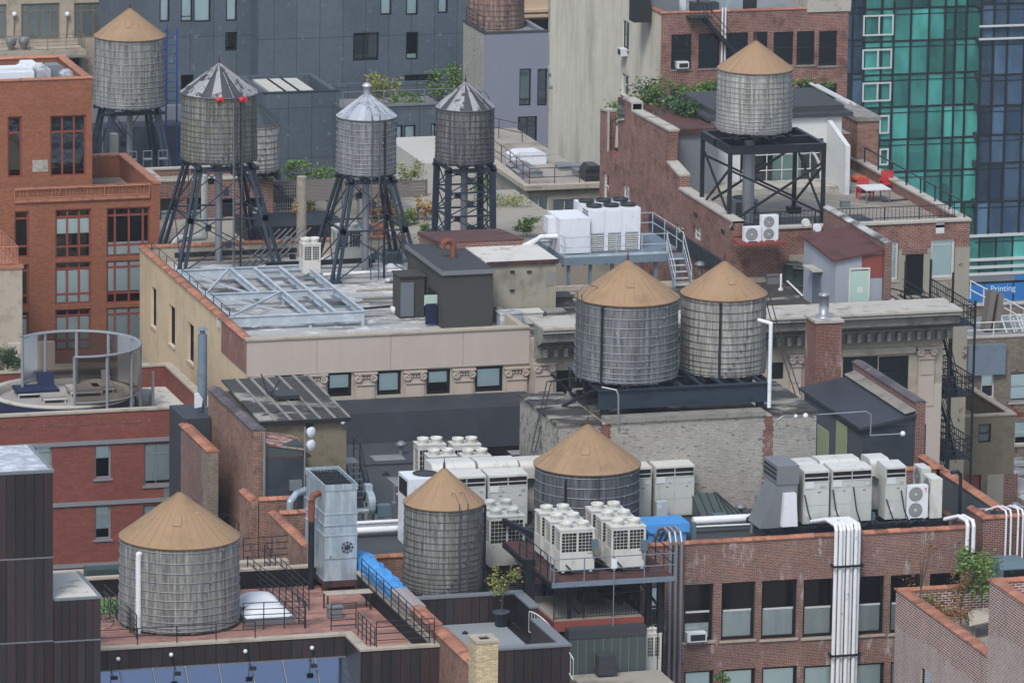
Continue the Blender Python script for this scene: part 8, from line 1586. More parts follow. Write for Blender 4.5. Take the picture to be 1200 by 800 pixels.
for i, (px, w_, h_, lb) in enumerate(((758, 1.2, 1.3, 'dark tank shaped unit'), (790, 2.2, 1.0, 'grey flat unit'), (815, .9, 1.6, 'white upright vent'), (838, 1.8, .8, 'low dark unit'), (868, 2.4, .9, 'pale duct box'), (900, 1.4, 1.2, 'dark box unit'))):
    q = G(px, 14, zK); tag(MB().box(q.x-w_/2, q.x+w_/2, Ybk+2+i % 3, Ybk+3.2+i % 3, zK-.9, zK-.9+h_*1.5).box(q.x-w_*.4, q.x-w_*.3, Ybk+1.9+i % 3, Ybk+2.1+i % 3, zK-.9+h_*1.5, zK+h_*1.5).build('rooftop_unit', ['fan_dark', 'metal_grey', 'unit_white', 'shed_roof', 'galv', 'fan_dark'][i]), lb+' along the roof edge above the top brick facade', 'air conditioner')
for i, (px, py, s_) in enumerate(((826, 106, 1.2), (942, 103, 1.4), (815, 110, .8))): plant('hedge_shrub', ['green shrub below the top brick facade, left of the tan coned tank', 'green hedge below the top brick facade, right of the tan coned tank', 'small shrub in the corner of the top brick facade'][i], 'shrub', tuple(FY(px, py, Ybk-2)), (1.5*s_, .8, .5*s_), 900, 'leaf', .12, 70+i, .2, 12, group='shrubs under the brick facade')
# ---- glass towers
def tower(name, label, cols, rows, Y, gm, z0, seed, blindp, white=(), mull='frame_black'):
    rg = random.Random(seed); xs = [FY(c_, 150, Y).x for c_ in cols]; zs_ = [FY((cols[0]+cols[-1])/2, r_, Y).z for r_ in rows]
    t = thing(name, label, 'building', ((xs[0]+xs[-1])/2, Y+8, 0)); D_ = 7
    mb = MB(); mb.box(xs[0], xs[-1], Y+D_, Y+D_+12, 0, zs_[0]+20)
    for z_ in zs_: mb.box(xs[0], xs[-1], Y+.12, Y+D_-.01, z_-.45, z_+.05)
    for i, x_ in enumerate(xs[1:-1]):
        if i % 2: mb.box(x_-.12, x_+.12, Y+.3, Y+D_-.02, zs_[-1], zs_[0])
    mb.build('floors', 'navy_wall', t)
    mb = MB()
    for x_ in xs: mb.box(x_-.09, x_+.09, Y-.14, Y+.05, zs_[-1], zs_[0]+1)
    mb.build('mullions', mull, t); mb = MB()
    for z_ in zs_: mb.box(xs[0], xs[-1], Y-.05, Y+.05, z_-.12, z_+.04); mb.box(xs[0], xs[-1], Y-.05, Y+.05, z_-.62, z_-.55)
    mb.build('transoms', mull, t)
    for j in range(len(zs_)-1):
        for i in range(len(xs)-1):
            a_, b_, hi, lo = xs[i]+.07, xs[i+1]-.07, zs_[j]-.13, zs_[j+1]+.05
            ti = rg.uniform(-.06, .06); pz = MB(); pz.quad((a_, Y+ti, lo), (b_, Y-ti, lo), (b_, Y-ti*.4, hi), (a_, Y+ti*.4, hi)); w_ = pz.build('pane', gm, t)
            k = rg.random()
            if k < blindp: f_ = rg.choice((1, 1, .75, .6, .45)); MB().box(a_+.05, b_-.05, Y+.3, Y+.34, hi-(hi-lo)*f_*.96, hi-.03).build('blind', 'blind', w_)
            elif k < blindp+.15: MB().box(a_+.05, a_+(b_-a_)*rg.uniform(.2, .5), Y+.35, Y+.42, lo+.3, hi-.05).build('curtain', 'curtain', w_)
            elif k < blindp+.45: MB().box(a_+.1, b_-.1, Y+1.6, Y+2.4, lo+.2, lo+rg.uniform(.8, 1.5)).build('furniture', rg.choice(('orange_cloth', 'white_paint', 'taupe_cloth', 'fan_dark')), w_)
    for (p0, p1, y0, y1) in white:
        a_, b_, c_, d_ = rY(p0, y0, p1, y1, Y); mb = MB(); mb.box(a_, a_+.14, Y-.25, Y-.15, c_, d_); mb.box(b_-.14, b_, Y-.25, Y-.15, c_, d_); mb.box(a_+.141, b_-.141, Y-.25, Y-.15, c_, c_+.14); mb.box(a_+.141, b_-.141, Y-.25, Y-.15, d_-.14, d_)
        if p1-p0 > 20: xx = a_+(b_-a_)*.5; mb.box(xx, xx+.14, Y-.25, Y-.151, c_+.141, d_-.141)
        mb.build('white_window_frame', 'frame_white', t)
    return t
YGT = 560.
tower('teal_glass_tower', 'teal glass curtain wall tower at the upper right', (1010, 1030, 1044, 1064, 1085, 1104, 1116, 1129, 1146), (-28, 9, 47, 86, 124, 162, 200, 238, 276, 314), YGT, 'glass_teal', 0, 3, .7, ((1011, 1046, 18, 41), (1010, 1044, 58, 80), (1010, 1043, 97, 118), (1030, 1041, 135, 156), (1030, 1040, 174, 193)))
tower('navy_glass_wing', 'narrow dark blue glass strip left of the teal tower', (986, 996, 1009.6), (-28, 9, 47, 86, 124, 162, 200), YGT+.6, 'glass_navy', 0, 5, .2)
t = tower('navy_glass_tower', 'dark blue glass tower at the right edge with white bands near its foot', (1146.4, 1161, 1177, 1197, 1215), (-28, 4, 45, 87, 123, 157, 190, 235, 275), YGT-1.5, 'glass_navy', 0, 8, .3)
Yt = YGT-1.5; xa_, xb_ = FY(1128, 300, Yt).x, FY(1225, 300, Yt).x
z_ = [FY(1170, y_, Yt).z for y_ in (275, 303, 312, 320, 330, 331, 356)]
MB().box(xa_, xb_, Yt+.3, Yt+6, z_[6], z_[0]-.3).build('base_block', 'navy_wall', t)
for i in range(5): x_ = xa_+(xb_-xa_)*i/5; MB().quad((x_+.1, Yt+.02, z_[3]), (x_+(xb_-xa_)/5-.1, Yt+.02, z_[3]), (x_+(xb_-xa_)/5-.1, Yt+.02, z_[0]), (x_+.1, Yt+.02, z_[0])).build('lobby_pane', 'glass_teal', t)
mb = MB()
for zz_ in z_[:4]: mb.box(xa_, xb_, Yt-.25, Yt-.0, zz_-.12, zz_+.12)
mb.build('white_bands', 'frame_white', t); MB().box(FY(1146, 50, Yt).x, xb_, Yt-.4, Yt-.16, FY(1170, 46, Yt).z, FY(1170, 44, Yt).z).box(FY(1146, 50, Yt).x, xb_, Yt-.4, Yt-.16, FY(1170, 31, Yt).z, FY(1170, 29, Yt).z).build('balcony_rail', 'frame_white', t)
MB().box(xa_, xb_, Yt-.2, Yt+.29, z_[4]+.1, z_[3]-.15).build('fascia_band', 'metal_grey', t)
t = thing('shop_signs', 'blue shop sign panels with white lettering at the foot of the glass tower', 'sign', (xa_, Yt-.4, z_[6])); ys_ = Yt-.45
for i, (p0, p1) in enumerate(((1130, 1152.5), (1154, 1186.5), (1188.5, 1215))):
    a_, b_ = FY(p0, 340, ys_).x, FY(p1, 340, ys_).x; pn = MB().box(a_, b_, ys_, ys_+.1, z_[6]-.4, z_[5]).build('sign_panel', 'sign_blue', t)
    if i == 1:
        text_obj(pn, 'Printing', (a_+.55, ys_-.03, z_[5]-.75), .82, 'white_text')
        mb = MB(); c_ = a_+.9; b0 = z_[6]+.05
        mb.box(c_-.3, c_-.22, ys_-.03, ys_-.001, b0-.4, b0+.5); mb.box(c_, c_+1.1, ys_-.03, ys_-.001, b0+.5, b0+.57); mb.box(c_, c_+.07, ys_-.03, ys_-.001, b0-.4, b0+.499); mb.box(c_+.5, c_+.57, ys_-.03, ys_-.001, b0-.4, b0+.499); mb.box(c_+1.03, c_+1.1, ys_-.03, ys_-.001, b0-.4, b0+.499); mb.box(c_+.15, c_+.5, ys_-.03, ys_-.001, b0+.72, b0+.78); mb.build('line_drawing', 'white_text', pn)
for i, (u0, u1) in enumerate(((1190, 1215),)): a_, b_ = FY(u0, 325, Yt-.3).x, FY(u1, 325, Yt-.3).x; tag(MB().box(a_, b_, Yt-.34, Yt-.21, z_[4]+.15, z_[3]-.2).build('fascia_sign', 'sign_blue'), 'small teal blue fascia sign above the blue panels', 'sign')
# ---- right edge low buildings
Yc_ = 345.; zc_ = FY(1160, 396, Yc_).z; c0 = FY(1128, 396, Yc_).x; km = dict(frame='frame_white', rows=(.5,), fr=.1, blind=(.5, .97), sill='limestone')
t = building('mottled_brick_building', 'mottled grey brown building with white roof railings at the right edge', 'building', c0, c0+14, Yc_, G(1160, 357, zc_).y, zc_-.6, zc_, 'stone_patchy', 'roof_grey', 'concrete_pale', .3, wF=[(rr(1150, 1165, 437, 466, Yc_), km), (rr(1184, 1210, 436, 470, Yc_), dict(km, frame='frame_grey', blind=(.1, .9))), (rr(1189, 1215, 493, 520, Yc_), dict(km, blind=(.3, .9)))])
r = rr(1133, 1176, 404, 437, Yc_); MB().box(r[0], r[1], Yc_-.3, Yc_-.003, r[2], r[3]).build('metal_panel', 'steel_grey', t)
railing('white pipe railing along the front of the mottled building roof', [Vector((c0, Yc_+.2, zc_)), Vector((c0+14, Yc_+.2, zc_))], .9, (.45, .9), 2, 'white_paint', .04)
a_, b_ = G(1137, 350, zc_+.2), G(1200, 384, zc_+.2); railing('white pipe railing slanting across the mottled building roof', [a_, b_], 1.1, (.55, 1.1), 2, 'white_paint', .045)
p = G(1160, 388, zc_-.6); tag(MB().beam(p+Vector((-.3, 0, .1)), p+Vector((.2, .4, 2.4)), .35, .8).beam(p+Vector((.3, 0, .1)), p+Vector((.7, .4, 2.2)), .3, .7).build('timber_stack', 'deck_grey'), 'pair of weathered timber planks leaning on the mottled building roof', 'timber')
p = G(1180, 390, zc_-.6); mb = MB()
for k in range(4): mb.path([p+Vector((k*.5, 0, 0)), p+Vector((k*.5-.2, .6, .9)), p+Vector((k*.5+.6, .8, .9)), p+Vector((k*.5+.7, .2, 0))], .05, 5)
tag(mb.build('steel_tangle', 'white_paint'), 'tangle of white pipe frames on the mottled building roof', 'frame')
zd2 = zc_-.5; d0 = G(1160, 357, zc_).y+.1; d1 = d0+3; tag(MB().prism([(d0, zd2-.3), (d1, zd2-.3), (d1, zd2+.0), (d0, zd2+.0)], 'x', c0+1, c0+28).build('metal_roof', 'roof_grey'), 'blue grey seamed metal roof in front of the blue signs', 'roof')
Yd_ = 331.; dz = FY(1189, 484, Yd_).z; dx0 = XQ1+.3; dx1 = FY(1190, 484, Yd_).x
t = building('stucco_end_building', 'olive stucco building with single dark window beside the fire escape', 'building', dx0-4, dx1, Yd_, G(1140, 455, dz).y+1, dz-1.3, dz-.1, 'stucco_olive', 'stucco_olive', 'limestone', .3, wF=[(rr(1147, 1161, 497, 518, Yd_), dict(rows=(.5,), fr=.08, pane='glass_dark')), (rr(1131, 1149, 557, 585, Yd_), dict(rows=(), fr=.05, pane='red_oxide'))])
r = rr(1157, 1175, 556, 595, Yd_); MB().box(r[0], r[1], Yd_-.03, Yd_-.002, r[2]-3, r[3]).build('blocked_window', 'stucco_old', t); r = rr(1176, 1190, 556, 640, Yd_); MB().box(r[0], r[1]+.02, Yd_-.02, Yd_-.001, r[2]-3, r[3]).build('brick_corner', 'brick_dark', t)
q = G(1195, 560, 45); tag(MB().box(dx1+.2, dx1+20, 300, 340, 0, FY(1195, 560, 335).z).build('low_grey_roof', 'roof_silver'), 'low pale grey roof in the gap at the right edge', 'roof')
for i, (px, py) in enumerate(((1193, 562), (1196, 540))): q = FY(px, py, 334); tag(MB().lathe(q.x, 330, [(0, q.z), (.4, q.z-.1), (.5, q.z-.3), (.25, q.z-.4), (.25, q.z-1.4), (0, q.z-1.4)], 14).build('turbine_vent', 'metal_grey'), ['round roof vent in the gap at the right edge, lower', 'round roof vent in the gap at the right edge, upper'][i], 'vent')
# ---- roof gardens behind the tank towers
Yb = 352.2; zb_ = FY(250, 211, Yb).z; kq = dict(frame='frame_black', rows=(.5,), fr=.08, blind=(.05, .6), sill='limestone')
t = building('garden_brick_building', 'dark brick building with sash windows behind the mossy tank legs', 'building', FY(186, 212, Yb).x, FY(320, 212, Yb).x, Yb, Yb+4, zb_-.4, zb_, 'brick_dark', 'roof_beige', 'concrete_pale', .3, wF=[(rr(188, 206, 233, 268, Yb), kq), (rr(219, 237, 232, 268, Yb), kq), (rr(255, 276, 233, 266, Yb), dict(kq, blind=None)), (rr(291, 307, 232, 262, Yb), kq)])
tag(MB().box(XB1+.3, FY(700, 280, 340).x, YLb+.1, 357, 0, ZR-1.2).build('garden_roof', 'roof_beige'), 'beige roof terrace behind the tank towers', 'roof')
xf0, xf1 = FY(322, 230, 356).x, FY(500, 230, 356).x; mb = MB(); z0_ = ZR-1.2; z1_ = FY(410, 214, 356).z; n = int((z1_-z0_)/.2)
for i in range(n): mb.box(xf0, xf1, 356, 356.05, z0_+i*.2+.01, z0_+i*.2+.18)
for i in range(9): x_ = xf0+(xf1-xf0)*i/8; mb.box(x_-.06, x_+.06, 356.051, 356.15, z0_, z1_)
tag(mb.build('timber_fence', 'deck_grey'), 'long grey horizontal slat timber fence behind the silvery tank legs', 'fence')
t = thing('pergola', 'slatted timber pergola in front of the grey slat fence', 'pergola', (FY(420, 250, 352).x, 350, z0_)); a_ = FY(350, 236, 349); b_ = FY(490, 234, 349); zp2 = a_.z
for i in range(15): yy = 349+i*.42; MB().box(a_.x, b_.x, yy, yy+.12, zp2, zp2+.07).build('slat', 'deck_grey', t)
mb = MB()
for i in range(5): x_ = a_.x+(b_.x-a_.x)*i/4; mb.beam((x_, 349, zp2-.08), (x_, 355.2, zp2-.08), .12); mb.box(x_-.06, x_+.06, 349, 349.12, z0_, zp2-.15)
mb.build('posts', 'deck_grey', t)
t = thing('dark_trellis', 'dark wire trellis screen right of the brick building', 'trellis', (FY(335, 240, 350).x, 350, z0_)); a_, b_ = FY(324, 280, 350).x, FY(346, 280, 350).x; zt_ = FY(335, 218, 350).z; mb = MB()
for i in range(9): x_ = a_+(b_-a_)*i/8; mb.box(x_-.02, x_+.02, 350, 350.04, z0_, zt_)
for i in range(12): z_ = z0_+(zt_-z0_)*i/11; mb.box(a_, b_, 350.041, 350.07, z_-.02, z_+.02)
mb.build('wires', 'steel_black', t); MB().box(a_-3, b_+1.5, 344, 348, z0_, z0_+1.0).build('dark_base', 'louver', t)
t = thing('stair_bars', 'slanting grey steel bars of a stair behind the steel grid', 'stairs', G(310, 310, ZR)); mb = MB(); q0 = G(305, 308, ZR)
for i in range(6): mb.beam(q0+Vector((i*.35-1.2, -1, .1)), q0+Vector((i*.35+1.4, 1.2, 1.6)), .06)
mb.build('bars', 'metal_grey', t)
gl = [('green bush above the fence between the first two towers', 347, 200, 357, (1.1, .8, .6), 'leaf'), ('yellow green plants trailing over the fence behind the flue', 388, 205, 357, (1.5, .8, .45), 'leaf'), ('pale green plant right of the silvery tank', 478, 205, 357, (.9, .8, .8), 'leaf_olive'), ('tan ornamental grass clump beside the pergola', 496, 242, 349, (.8, .7, .7), 'grass_tan'), ('green bush low beside the tan grass', 475, 250, 348, (.9, .8, .6), 'leaf'), ('tan grass clump by the dark trellis', 348, 250, 348, (.35, .4, .7), 'grass_tan'), ('reddish shrub behind the silvery tank legs', 452, 242, 348, (1., .8, .8), 'leaf_rust'), ('small orange leaved shrub behind the silvery tank legs', 440, 252, 347, (.6, .5, .5), 'leaf_rust'), ('tall willowy green shrub right of the straight leg tower', 594, 247, 352, (1.2, 1.2, 1.0), 'leaf_olive'), ('second willowy shrub seen through the straight leg tower', 568, 235, 354, (.8, 1, 1.5), 'leaf'), ('glossy shrub with pale flowers near the white cooling plant', 617, 263, 343, (.8, .7, .55), 'leaf'), ('low green shrub behind the dark shack roof', 505, 272, 343, (.7, .6, .5), 'leaf'), ('green climber between the flue and the first tower', 362, 238, 353, (.5, .4, 1.0), 'leaf_olive')]
for i, (lb, px, py, Y_, rd, m_) in enumerate(gl): plant('garden_plant', lb, 'plant', tuple(FY(px, py, Y_)), rd, 750, m_, .085, 80+i, .2, 12, group='roof garden plants')
rg = random.Random(2); items = [('terracotta_pot', 'round clay planter left', 445, 262, 'pipe_rust', 'planter'), ('dish_antenna', 'grey round dish near the right leg', 500, 270, 'metal_grey', 'antenna'), ('white_planter', 'white planter box', 470, 275, 'white_paint', 'planter'), ('dark_planter', 'dark barrel planter', 425, 262, 'pot', 'planter'), ('grill', 'silver covered grill', 512, 262, 'membrane_silver', 'grill')]
for nm, lb, px, py, m_, ct in items: q = FY(px, py, 343); tag(MB().lathe(q.x, 343, [(0, z0_), (.35, z0_), (.5, q.z-.1), (.42, q.z), (0, q.z-.05)], 14).build(nm, m_), lb+' of the silvery tank tower in the roof garden' if 'silvery' not in lb else lb, ct)
# beige wing with white top and the chamfered beige building
Yq = 372.; a_ = FY(497, 195, Yq); b_ = FY(570, 195, Yq); tag(MB().box(a_.x, b_.x+3, Yq, Yq+9, 0, FY(497, 192, Yq).z).build('cream_block', 'flat_white'), 'cream block with white top behind the straight leg tower', 'building')
q = G(620, 192, 64.); Yo = 360.; o0, o1 = FY(618, 222, Yo).x, FY(712, 218, Yo).x; zo = FY(650, 221, Yo).z; oc = FY(588, 205, Yo+6)
t = thing('chamfered_beige_building', 'beige building with chamfered corner, cornice and railed roof behind the white cooling plant', 'building', ((o0+o1)/2, Yo+5, 0))
poly = [(o0, Yo), (o1, Yo), (o1, Yo+20), (oc.x, Yo+20), (oc.x, Yo+6)]
hs_ = [(rr(615, 643, 231, 247, Yo), dict(frame='frame_white', cols=(.5,), rows=(), blind=(.05, .95), bmat='curtain', dep=.1)), (rr(648, 676, 234, 249, Yo), dict(frame='frame_white', cols=(.5,), rows=(), blind=(.05, .95), bmat='curtain', dep=.1)), (rr(621, 629, 249, 270, Yo), dict(frame='frame_white', cols=(.5,), rows=(.5,), dep=.1)), (rr(632, 644, 250, 275, Yo), dict(frame='frame_white', cols=(.33, .66), rows=(), dep=.1))]
hs_ = [(( max(r_[0], o0+.1), r_[1], r_[2], r_[3]), k_) for r_, k_ in hs_]
mb = MB(); mb.wall('Y', Yo, o0, o1, 0, zo-.02, [h_[0] for h_ in hs_]); mb.quad((oc.x, Yo+6, 0), (o0, Yo, 0), (o0, Yo, zo-.02), (oc.x, Yo+6, zo-.02)); mb.quad((oc.x, Yo+20, 0), (oc.x, Yo+6, 0), (oc.x, Yo+6, zo-.02), (oc.x, Yo+20, zo-.02)); mb.build('wall', ['stucco_grey', 'black'], t)
MB().prism(poly, 'z', zo-.019, zo).build('roof', 'roof_beige', t)
off = [(o0-.25, Yo-.35), (o1, Yo-.35), (o1, Yo+.25), (o0+.1, Yo+.25), (oc.x+.3, Yo+6.1), (oc.x+.3, Yo+20), (oc.x-.35, Yo+20), (oc.x-.35, Yo+5.8)]; MB().prism(off, 'z', zo+.002, zo+.28).build('cornice', 'limestone', t)
for r_, k_ in hs_: window(t, 'Y', Yo, r_, **k_)
railing('thin brown railing round the chamfered beige roof', [Vector((oc.x+.6, Yo+16, zo+.0)), Vector((oc.x+.6, Yo+6.3, zo)), Vector((o0+.3, Yo+.6, zo)), Vector((o1, Yo+.6, zo))], 1.15, (.6, 1.15), 1.8, 'steel_rust', .025)
railing('rear brown railing on the chamfered beige roof', [Vector((oc.x+2, Yo+19, zo+.0)), Vector((o1-1, Yo+15, zo))], 1.15, (.6, 1.15), 1.8, 'steel_rust', .025)
for i, (px, py, w_, h_, m_) in enumerate(((620, 190, 2.2, .8, 'unit_white'), (612, 199, 1.4, .5, 'roof_grey'), (622, 206, 1.5, .5, 'roof_grey'), (668, 197, 1.2, .3, 'metal_grey'), (688, 205, 1.2, .6, 'metal_grey'), (696, 210, 1., 1.0, 'fan_dark'))): q = G(px, py+3, zo); tag(MB().box(q.x-w_/2, q.x+w_/2, q.y, q.y+1.2, zo, zo+h_*.7).prism([(q.x-w_/2-.05, zo+h_*.7+.001), (q.x+w_/2+.05, zo+h_*.7+.001), (q.x+w_*.3, zo+h_), (q.x-w_*.3, zo+h_)], 'y', q.y-.05, q.y+1.25).build('roof_box', m_), ['large white skylight lantern', 'left grey roof hatch', 'right grey roof hatch', 'flat round vent box', 'grey air handling box', 'dark unit with white end'][i]+' on the chamfered beige roof', 'roof equipment')
# small back tank
tank('small pale tank with dark cone half hidden behind the mossy tank', 299, 143, 197, 118, 29.5, 353., 'wood_pale', 'cone_dark', 9, 'hoop_dark', seams=18, deckh=.5, finial='')
"""far city filler seen in the gaps"""
for i, (px0, px1, Y_, py, m_, lb) in enumerate(((600, 760, 470, -30, 'limestone', 'pale distant building behind the gap beside the plain wall'), (960, 1010, 640, -60, 'navy_wall', 'dark distant building behind the glass towers'))):
    tag(MB().box(FY(px0, 0, Y_).x, FY(px1, 0, Y_).x, Y_, Y_+10, 0, FY(px0, py, Y_).z).build('distant_building', m_), lb, 'building')
# ================================================================ SMALL ROOFTOP THINGS
def gadget(name, label, cat, px, py, z, kind, s=1., mat='metal_grey'):
    p = G(px, py, z); mb = MB(); x, y = p.x, p.y
    if kind == 'mushroom': mb.tube((x, y, z), (x, y, z+.45*s), .1*s, 10).lathe(x, y, [(.1*s, z+.42*s), (.26*s, z+.42*s), (.24*s, z+.52*s), (.1*s, z+.62*s), (0, z+.64*s)], 14)
    elif kind == 'stack': mb.tube((x, y, z), (x, y, z+1.0*s), .07*s, 8).tube((x, y, z), (x, y, z+.1), .16*s, 10)
    elif kind == 'goose': mb.path([Vector((x, y, z)), Vector((x, y, z+.7*s)), Vector((x+.12*s, y, z+.85*s)), Vector((x+.3*s, y, z+.85*s)), Vector((x+.4*s, y, z+.65*s))], .07*s, 8)
    elif kind == 'box': mb.box(x-.35*s, x+.35*s, y-.25*s, y+.25*s, z, z+.5*s).box(x-.4*s, x+.4*s, y-.3*s, y+.3*s, z+.5*s+.001, z+.56*s)
    elif kind == 'hatch': mb.box(x-.6*s, x+.6*s, y-.5*s, y+.5*s, z, z+.25*s).prism([(y-.55*s, z+.251*s), (y+.55*s, z+.251*s), (y+.55*s, z+.38*s), (y-.55*s, z+.3*s)], 'x', x-.65*s, x+.65*s)
    elif kind == 'drain': mb.tube((x, y, z), (x, y, z+.06), .2*s, 12).ball((x, y, z+.06), .13*s)
    elif kind == 'bucket': mb.lathe(x, y, [(0, z), (.14*s, z), (.18*s, z+.35*s), (.16*s, z+.35*s), (.12*s, z+.04), (0, z+.04)], 14)
    elif kind == 'bag': mb.ball((x, y, z+.16*s), .3*s, sz=.6).ball((x+.3*s, y+.1, z+.13*s), .22*s, sz=.6)
    elif kind == 'plank': mb.beam((x-.9*s, y, z+.05), (x+.9*s, y+.3*s, z+.05), .2, .06)
    return tag(mb.build(name, mat), label, cat)
gl_ = [('roof_vent', 'small grey mushroom vent on the black membrane, near its back curb', 'vent', 470, 532, 61., 'mushroom', 1.1, 'metal_grey'),
('roof_drain', 'flat round drain in the middle of the black membrane', 'drain', 452, 556, 61., 'drain', 1., 'fan_dark'),
('vent_stack', 'thin pale vent stack on the black membrane behind the slim tank', 'vent', 462, 590, 61., 'stack', .9, 'pipe_steel'),
('roof_box', 'small grey junction box on the black membrane by the blower', 'electrical box', 447, 600, 61., 'box', .6, 'metal_grey'),
('roof_vent', 'mushroom vent on the silvered roof behind the steel grid', 'vent', 238, 300, ZR, 'mushroom', 1., 'metal_grey'),
('roof_vent', 'goose neck vent on the silvered roof left of the beige condenser', 'vent', 333, 300, ZR, 'goose', 1.2, 'metal_grey'),
('roof_hatch', 'low white hatch on the silvered roof near the mossy tank legs', 'hatch', 275, 297, ZR, 'hatch', .9, 'roof_white'),
('bucket', 'white bucket standing beside the dark shack', 'bucket', 462, 368, ZR, 'bucket', 1.2, 'white_paint'),
('sack_pile', 'pile of white sacks right of the silvery tank legs', 'sacks', 459, 317, ZR, 'bag', 1.2, 'unit_white'),
('sack_pile', 'crumpled silver foil lying on the roof in front of the dark shack', 'foil', 455, 331, ZR, 'bag', .8, 'membrane_silver'),
('loose_plank', 'dark plank lying on the roof near the lobby of the dark shack', 'board', 440, 362, ZR, 'plank', 1.2, 'fan_dark'),
('vent_stack', 'pale vent stack on the worn roof right of the pair of tanks', 'vent', 915, 340, ZR, 'stack', .9, 'pipe_white'),
('roof_vent', 'mushroom vent on the worn roof behind the right tank of the pair', 'vent', 820, 322, ZR, 'mushroom', 1.2, 'metal_grey'),
('roof_hatch', 'low dark hatch on the worn roof left of the pair of tanks', 'hatch', 655, 352, ZR, 'hatch', 1., 'shed_roof'),
('roof_box', 'grey box on the worn roof between the green condensers and the tank', 'box', 905, 332, ZR, 'box', .9, 'metal_grey'),
('goose_vent', 'goose neck vent at the right end of the worn roof beside the parapet', 'vent', 1037, 372, ZR, 'goose', 1., 'pipe_steel'),
('roof_drain', 'round drain on the grey clad terrace floor', 'drain', 545, 742, 60.45, 'drain', .7, 'fan_dark'),
('roof_vent', 'small mushroom vent on the loft roof behind the fat white pipe', 'vent', 868, 606, 61.9, 'mushroom', 1.1, 'metal_grey'),
('vent_stack', 'slim vent stack left of the grey sheet metal duct', 'vent', 885, 603, 61.9, 'stack', 1., 'pipe_steel'),
('roof_box', 'teal electrical box on the loft roof between the tarp and the duct', 'electrical box', 842, 612, 61.9, 'box', .8, 'metal_teal'),
('roof_vent', 'mushroom vent on the plain roof of the brick wing at the right edge', 'vent', 1190, 606, 61.7, 'mushroom', 1.2, 'metal_grey'),
('deck_box', 'grey storage box on the timber deck under the duct tower bench', 'box', 392, 722, zd, 'box', .9, 'metal_grey'),
('terrace_vent', 'small square vent on the pale paved roof terrace', 'vent', 990, 243, zQr, 'box', .7, 'metal_grey'),
('coiled_mat', 'dark rolled mat on the right side of the roof terrace', 'mat', 1052, 236, zQr, 'plank', 1., 'shed_roof'),
('orange_cushion', 'orange cushion pile by the dark recess of the roof terrace', 'cushion', 1004, 213, zQr, 'bag', 1.3, 'orange_cloth')]
for a_ in gl_: gadget(*a_)
# hoses from the hooded condensers down to the dunnage
rg = random.Random(17)
for i, (px, lb) in enumerate(((943, 'first'), (976, 'second'), (1000, 'third'), (1039, 'fourth'), (1056, 'fifth'))):
    b_ = FY(px, 596, yb-.1); h = [Vector((b_.x, yb-.04, b_.z+rg.uniform(.2, 1.1))), Vector((b_.x+.1, yb-.25, b_.z)), Vector((b_.x+.35, yb-.4, zS-.1)), Vector((b_.x+.7, yb-.35, zS+.05)), Vector((b_.x+.9, yb-.2, zS-.2))]
    pipe_run('black refrigerant hose looping in front of the condenser row, %s from the left' % lb, h, .035, 'fan_dark', 6, 'hose', 'hose')
for i, (px, lb) in enumerate(((664, 'left'), (724, 'right'))):
    u = FY(px, 665, Ys+1.1); pipe_run('pair of insulated pipes at the foot of the %s twin necked condenser' % lb, [(u.x, Ys+1.2, zs+.5), (u.x+.2, Ys+.8, zs+.25), (u.x+1.2, Ys+.7, zs+.2), (u.x+1.5, Ys+1.1, zs+.1)], .05, 'fan_dark', 6, 'pipe', 'insulated_pipe')
for i, (u0, v0, u1, v1, zz_, r_, m_, lb) in enumerate(((300, 320, 345, 316, ZR+.1, .04, 'pipe_steel', 'thin conduit crossing the silvered roof behind the steel grid'), (700, 335, 800, 331, ZR+.1, .05, 'pipe_steel', 'conduit lying on the worn roof behind the tank pair'), (830, 300, 935, 296, ZR+.12, .06, 'fan_dark', 'black cable on the worn roof below the red stand'), (425, 545, 490, 542, 61.08, .04, 'fan_dark', 'black cable lying across the membrane roof'), (590, 642, 620, 640, 61.1, .06, 'pipe_steel', 'short pipe between the slim tank and the steel platform'), (815, 617, 900, 613, 62.0, .05, 'pipe_white', 'thin white pipe close behind the loft coping'), (1062, 616, 1125, 612, 62.0, .05, 'pipe_white', 'white pipe behind the coping at the right end of the loft roof'))):
    pipe_run(lb, [G(u0, v0, zz_), G(u1, v1, zz_)], r_, m_, 6)
# white line markings are absent; felt patches on the membrane roof
for i, (px, py, w_, d_) in enumerate(((440, 540, 1.6, 1.2), (465, 570, 1.2, 2.0), (600, 533, 1.2, 1.0))):
    p = G(px, py, 61.); tag(MB().box(p.x, p.x+w_, p.y, p.y+d_, 61.001, 61.008).build('felt_patch', 'roof_grey'), ['pale felt repair patch near the black stair', 'long felt repair patch left of the white box unit', 'felt repair patch in front of the painted penthouse'][i], 'roof patch')
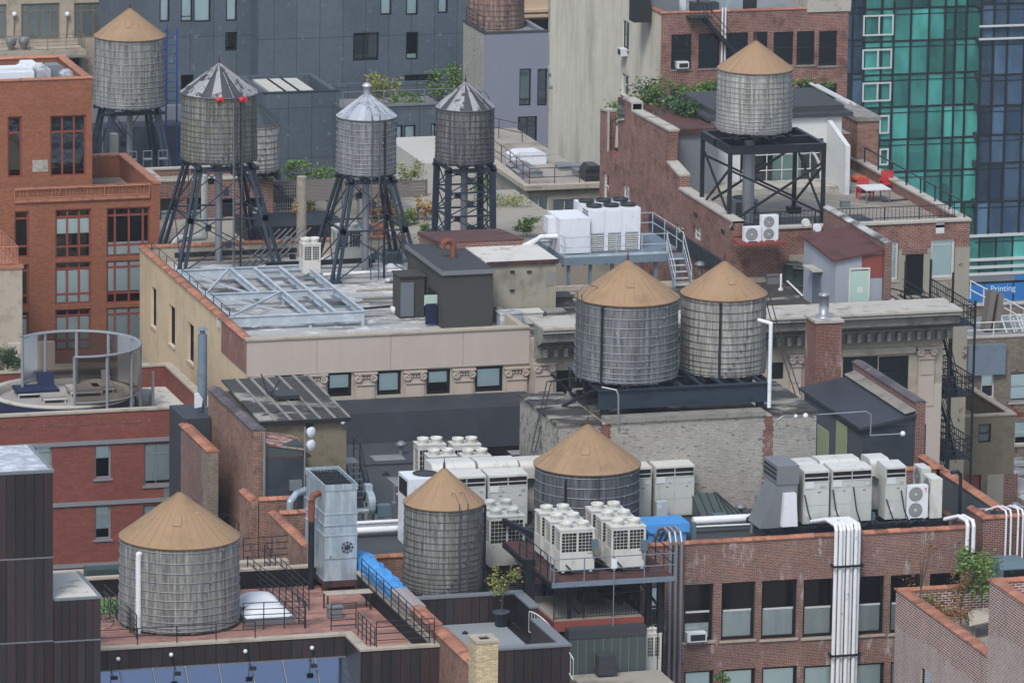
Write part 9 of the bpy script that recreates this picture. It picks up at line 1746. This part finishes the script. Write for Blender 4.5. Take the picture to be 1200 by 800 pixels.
# ================================================================ camera, sky, sun
cam = bpy.data.cameras.new('camera'); co = bpy.data.objects.new('camera', cam); COL.objects.link(co)
from mathutils import Matrix
mt = Matrix((RR, UU, -FW)).transposed().to_4x4(); mt.translation = (0, 0, H); co.matrix_world = mt
cam.sensor_width = 36; cam.lens = F/1200*36; cam.clip_start = 5; cam.clip_end = 6000; SC.camera = co
w = bpy.data.worlds.new('World'); SC.world = w; w.use_nodes = True; nt = w.node_tree
sky = nt.nodes.new('ShaderNodeTexSky'); sky.sky_type = 'NISHITA'; sky.sun_disc = False
EL, AZ = math.radians(52), math.radians(215)
sky.sun_elevation = EL; sky.sun_rotation = AZ; sky.air_density = 1.0; sky.dust_density = 1.5; sky.ozone_density = 1.0
hs = nt.nodes.new('ShaderNodeHueSaturation'); hs.inputs['Saturation'].default_value = .75
nt.links.new(sky.outputs[0], hs.inputs['Color']); nt.links.new(hs.outputs[0], nt.nodes['Background'].inputs[0]); nt.nodes['Background'].inputs[1].default_value = .15
sl = bpy.data.lights.new('sun', 'SUN'); sl.energy = 1.75; sl.angle = math.radians(18); sl.color = (1, .985, .965)
so = bpy.data.objects.new('sun', sl); COL.objects.link(so)
dv = Vector((math.sin(AZ)*math.cos(EL), math.cos(AZ)*math.cos(EL), math.sin(EL)))
so.rotation_euler = dv.to_track_quat('Z', 'Y').to_euler(); so.location = (100, 200, 200)
hm = bpy.data.materials.new('haze'); hm.use_nodes = True; hn = hm.node_tree; hn.nodes.clear()
ho = hn.nodes.new('ShaderNodeOutputMaterial'); hv = hn.nodes.new('ShaderNodeVolumePrincipled'); hv.inputs['Color'].default_value = (.86, .93, 1, 1); hv.inputs['Density'].default_value = HAZE; hv.inputs['Anisotropy'].default_value = .2
hn.links.new(hv.outputs[0], ho.inputs['Volume']); M['haze'] = hm
if HAZE > 0: stuff(MB().box(-1600, 2300, -300, 3600, -1, 137).build('haze', 'haze'))
SC.cycles.volume_bounces = 1; SC.cycles.volume_step_rate = 5
SC.view_settings.view_transform = 'Standard'; SC.view_settings.look = 'None'; SC.view_settings.exposure = EXPO; SC.view_settings.gamma = 1
SC.cycles.max_bounces = 6; SC.cycles.transparent_max_bounces = 12; SC.cycles.use_denoising = True
SC.cycles.sample_clamp_indirect = 8
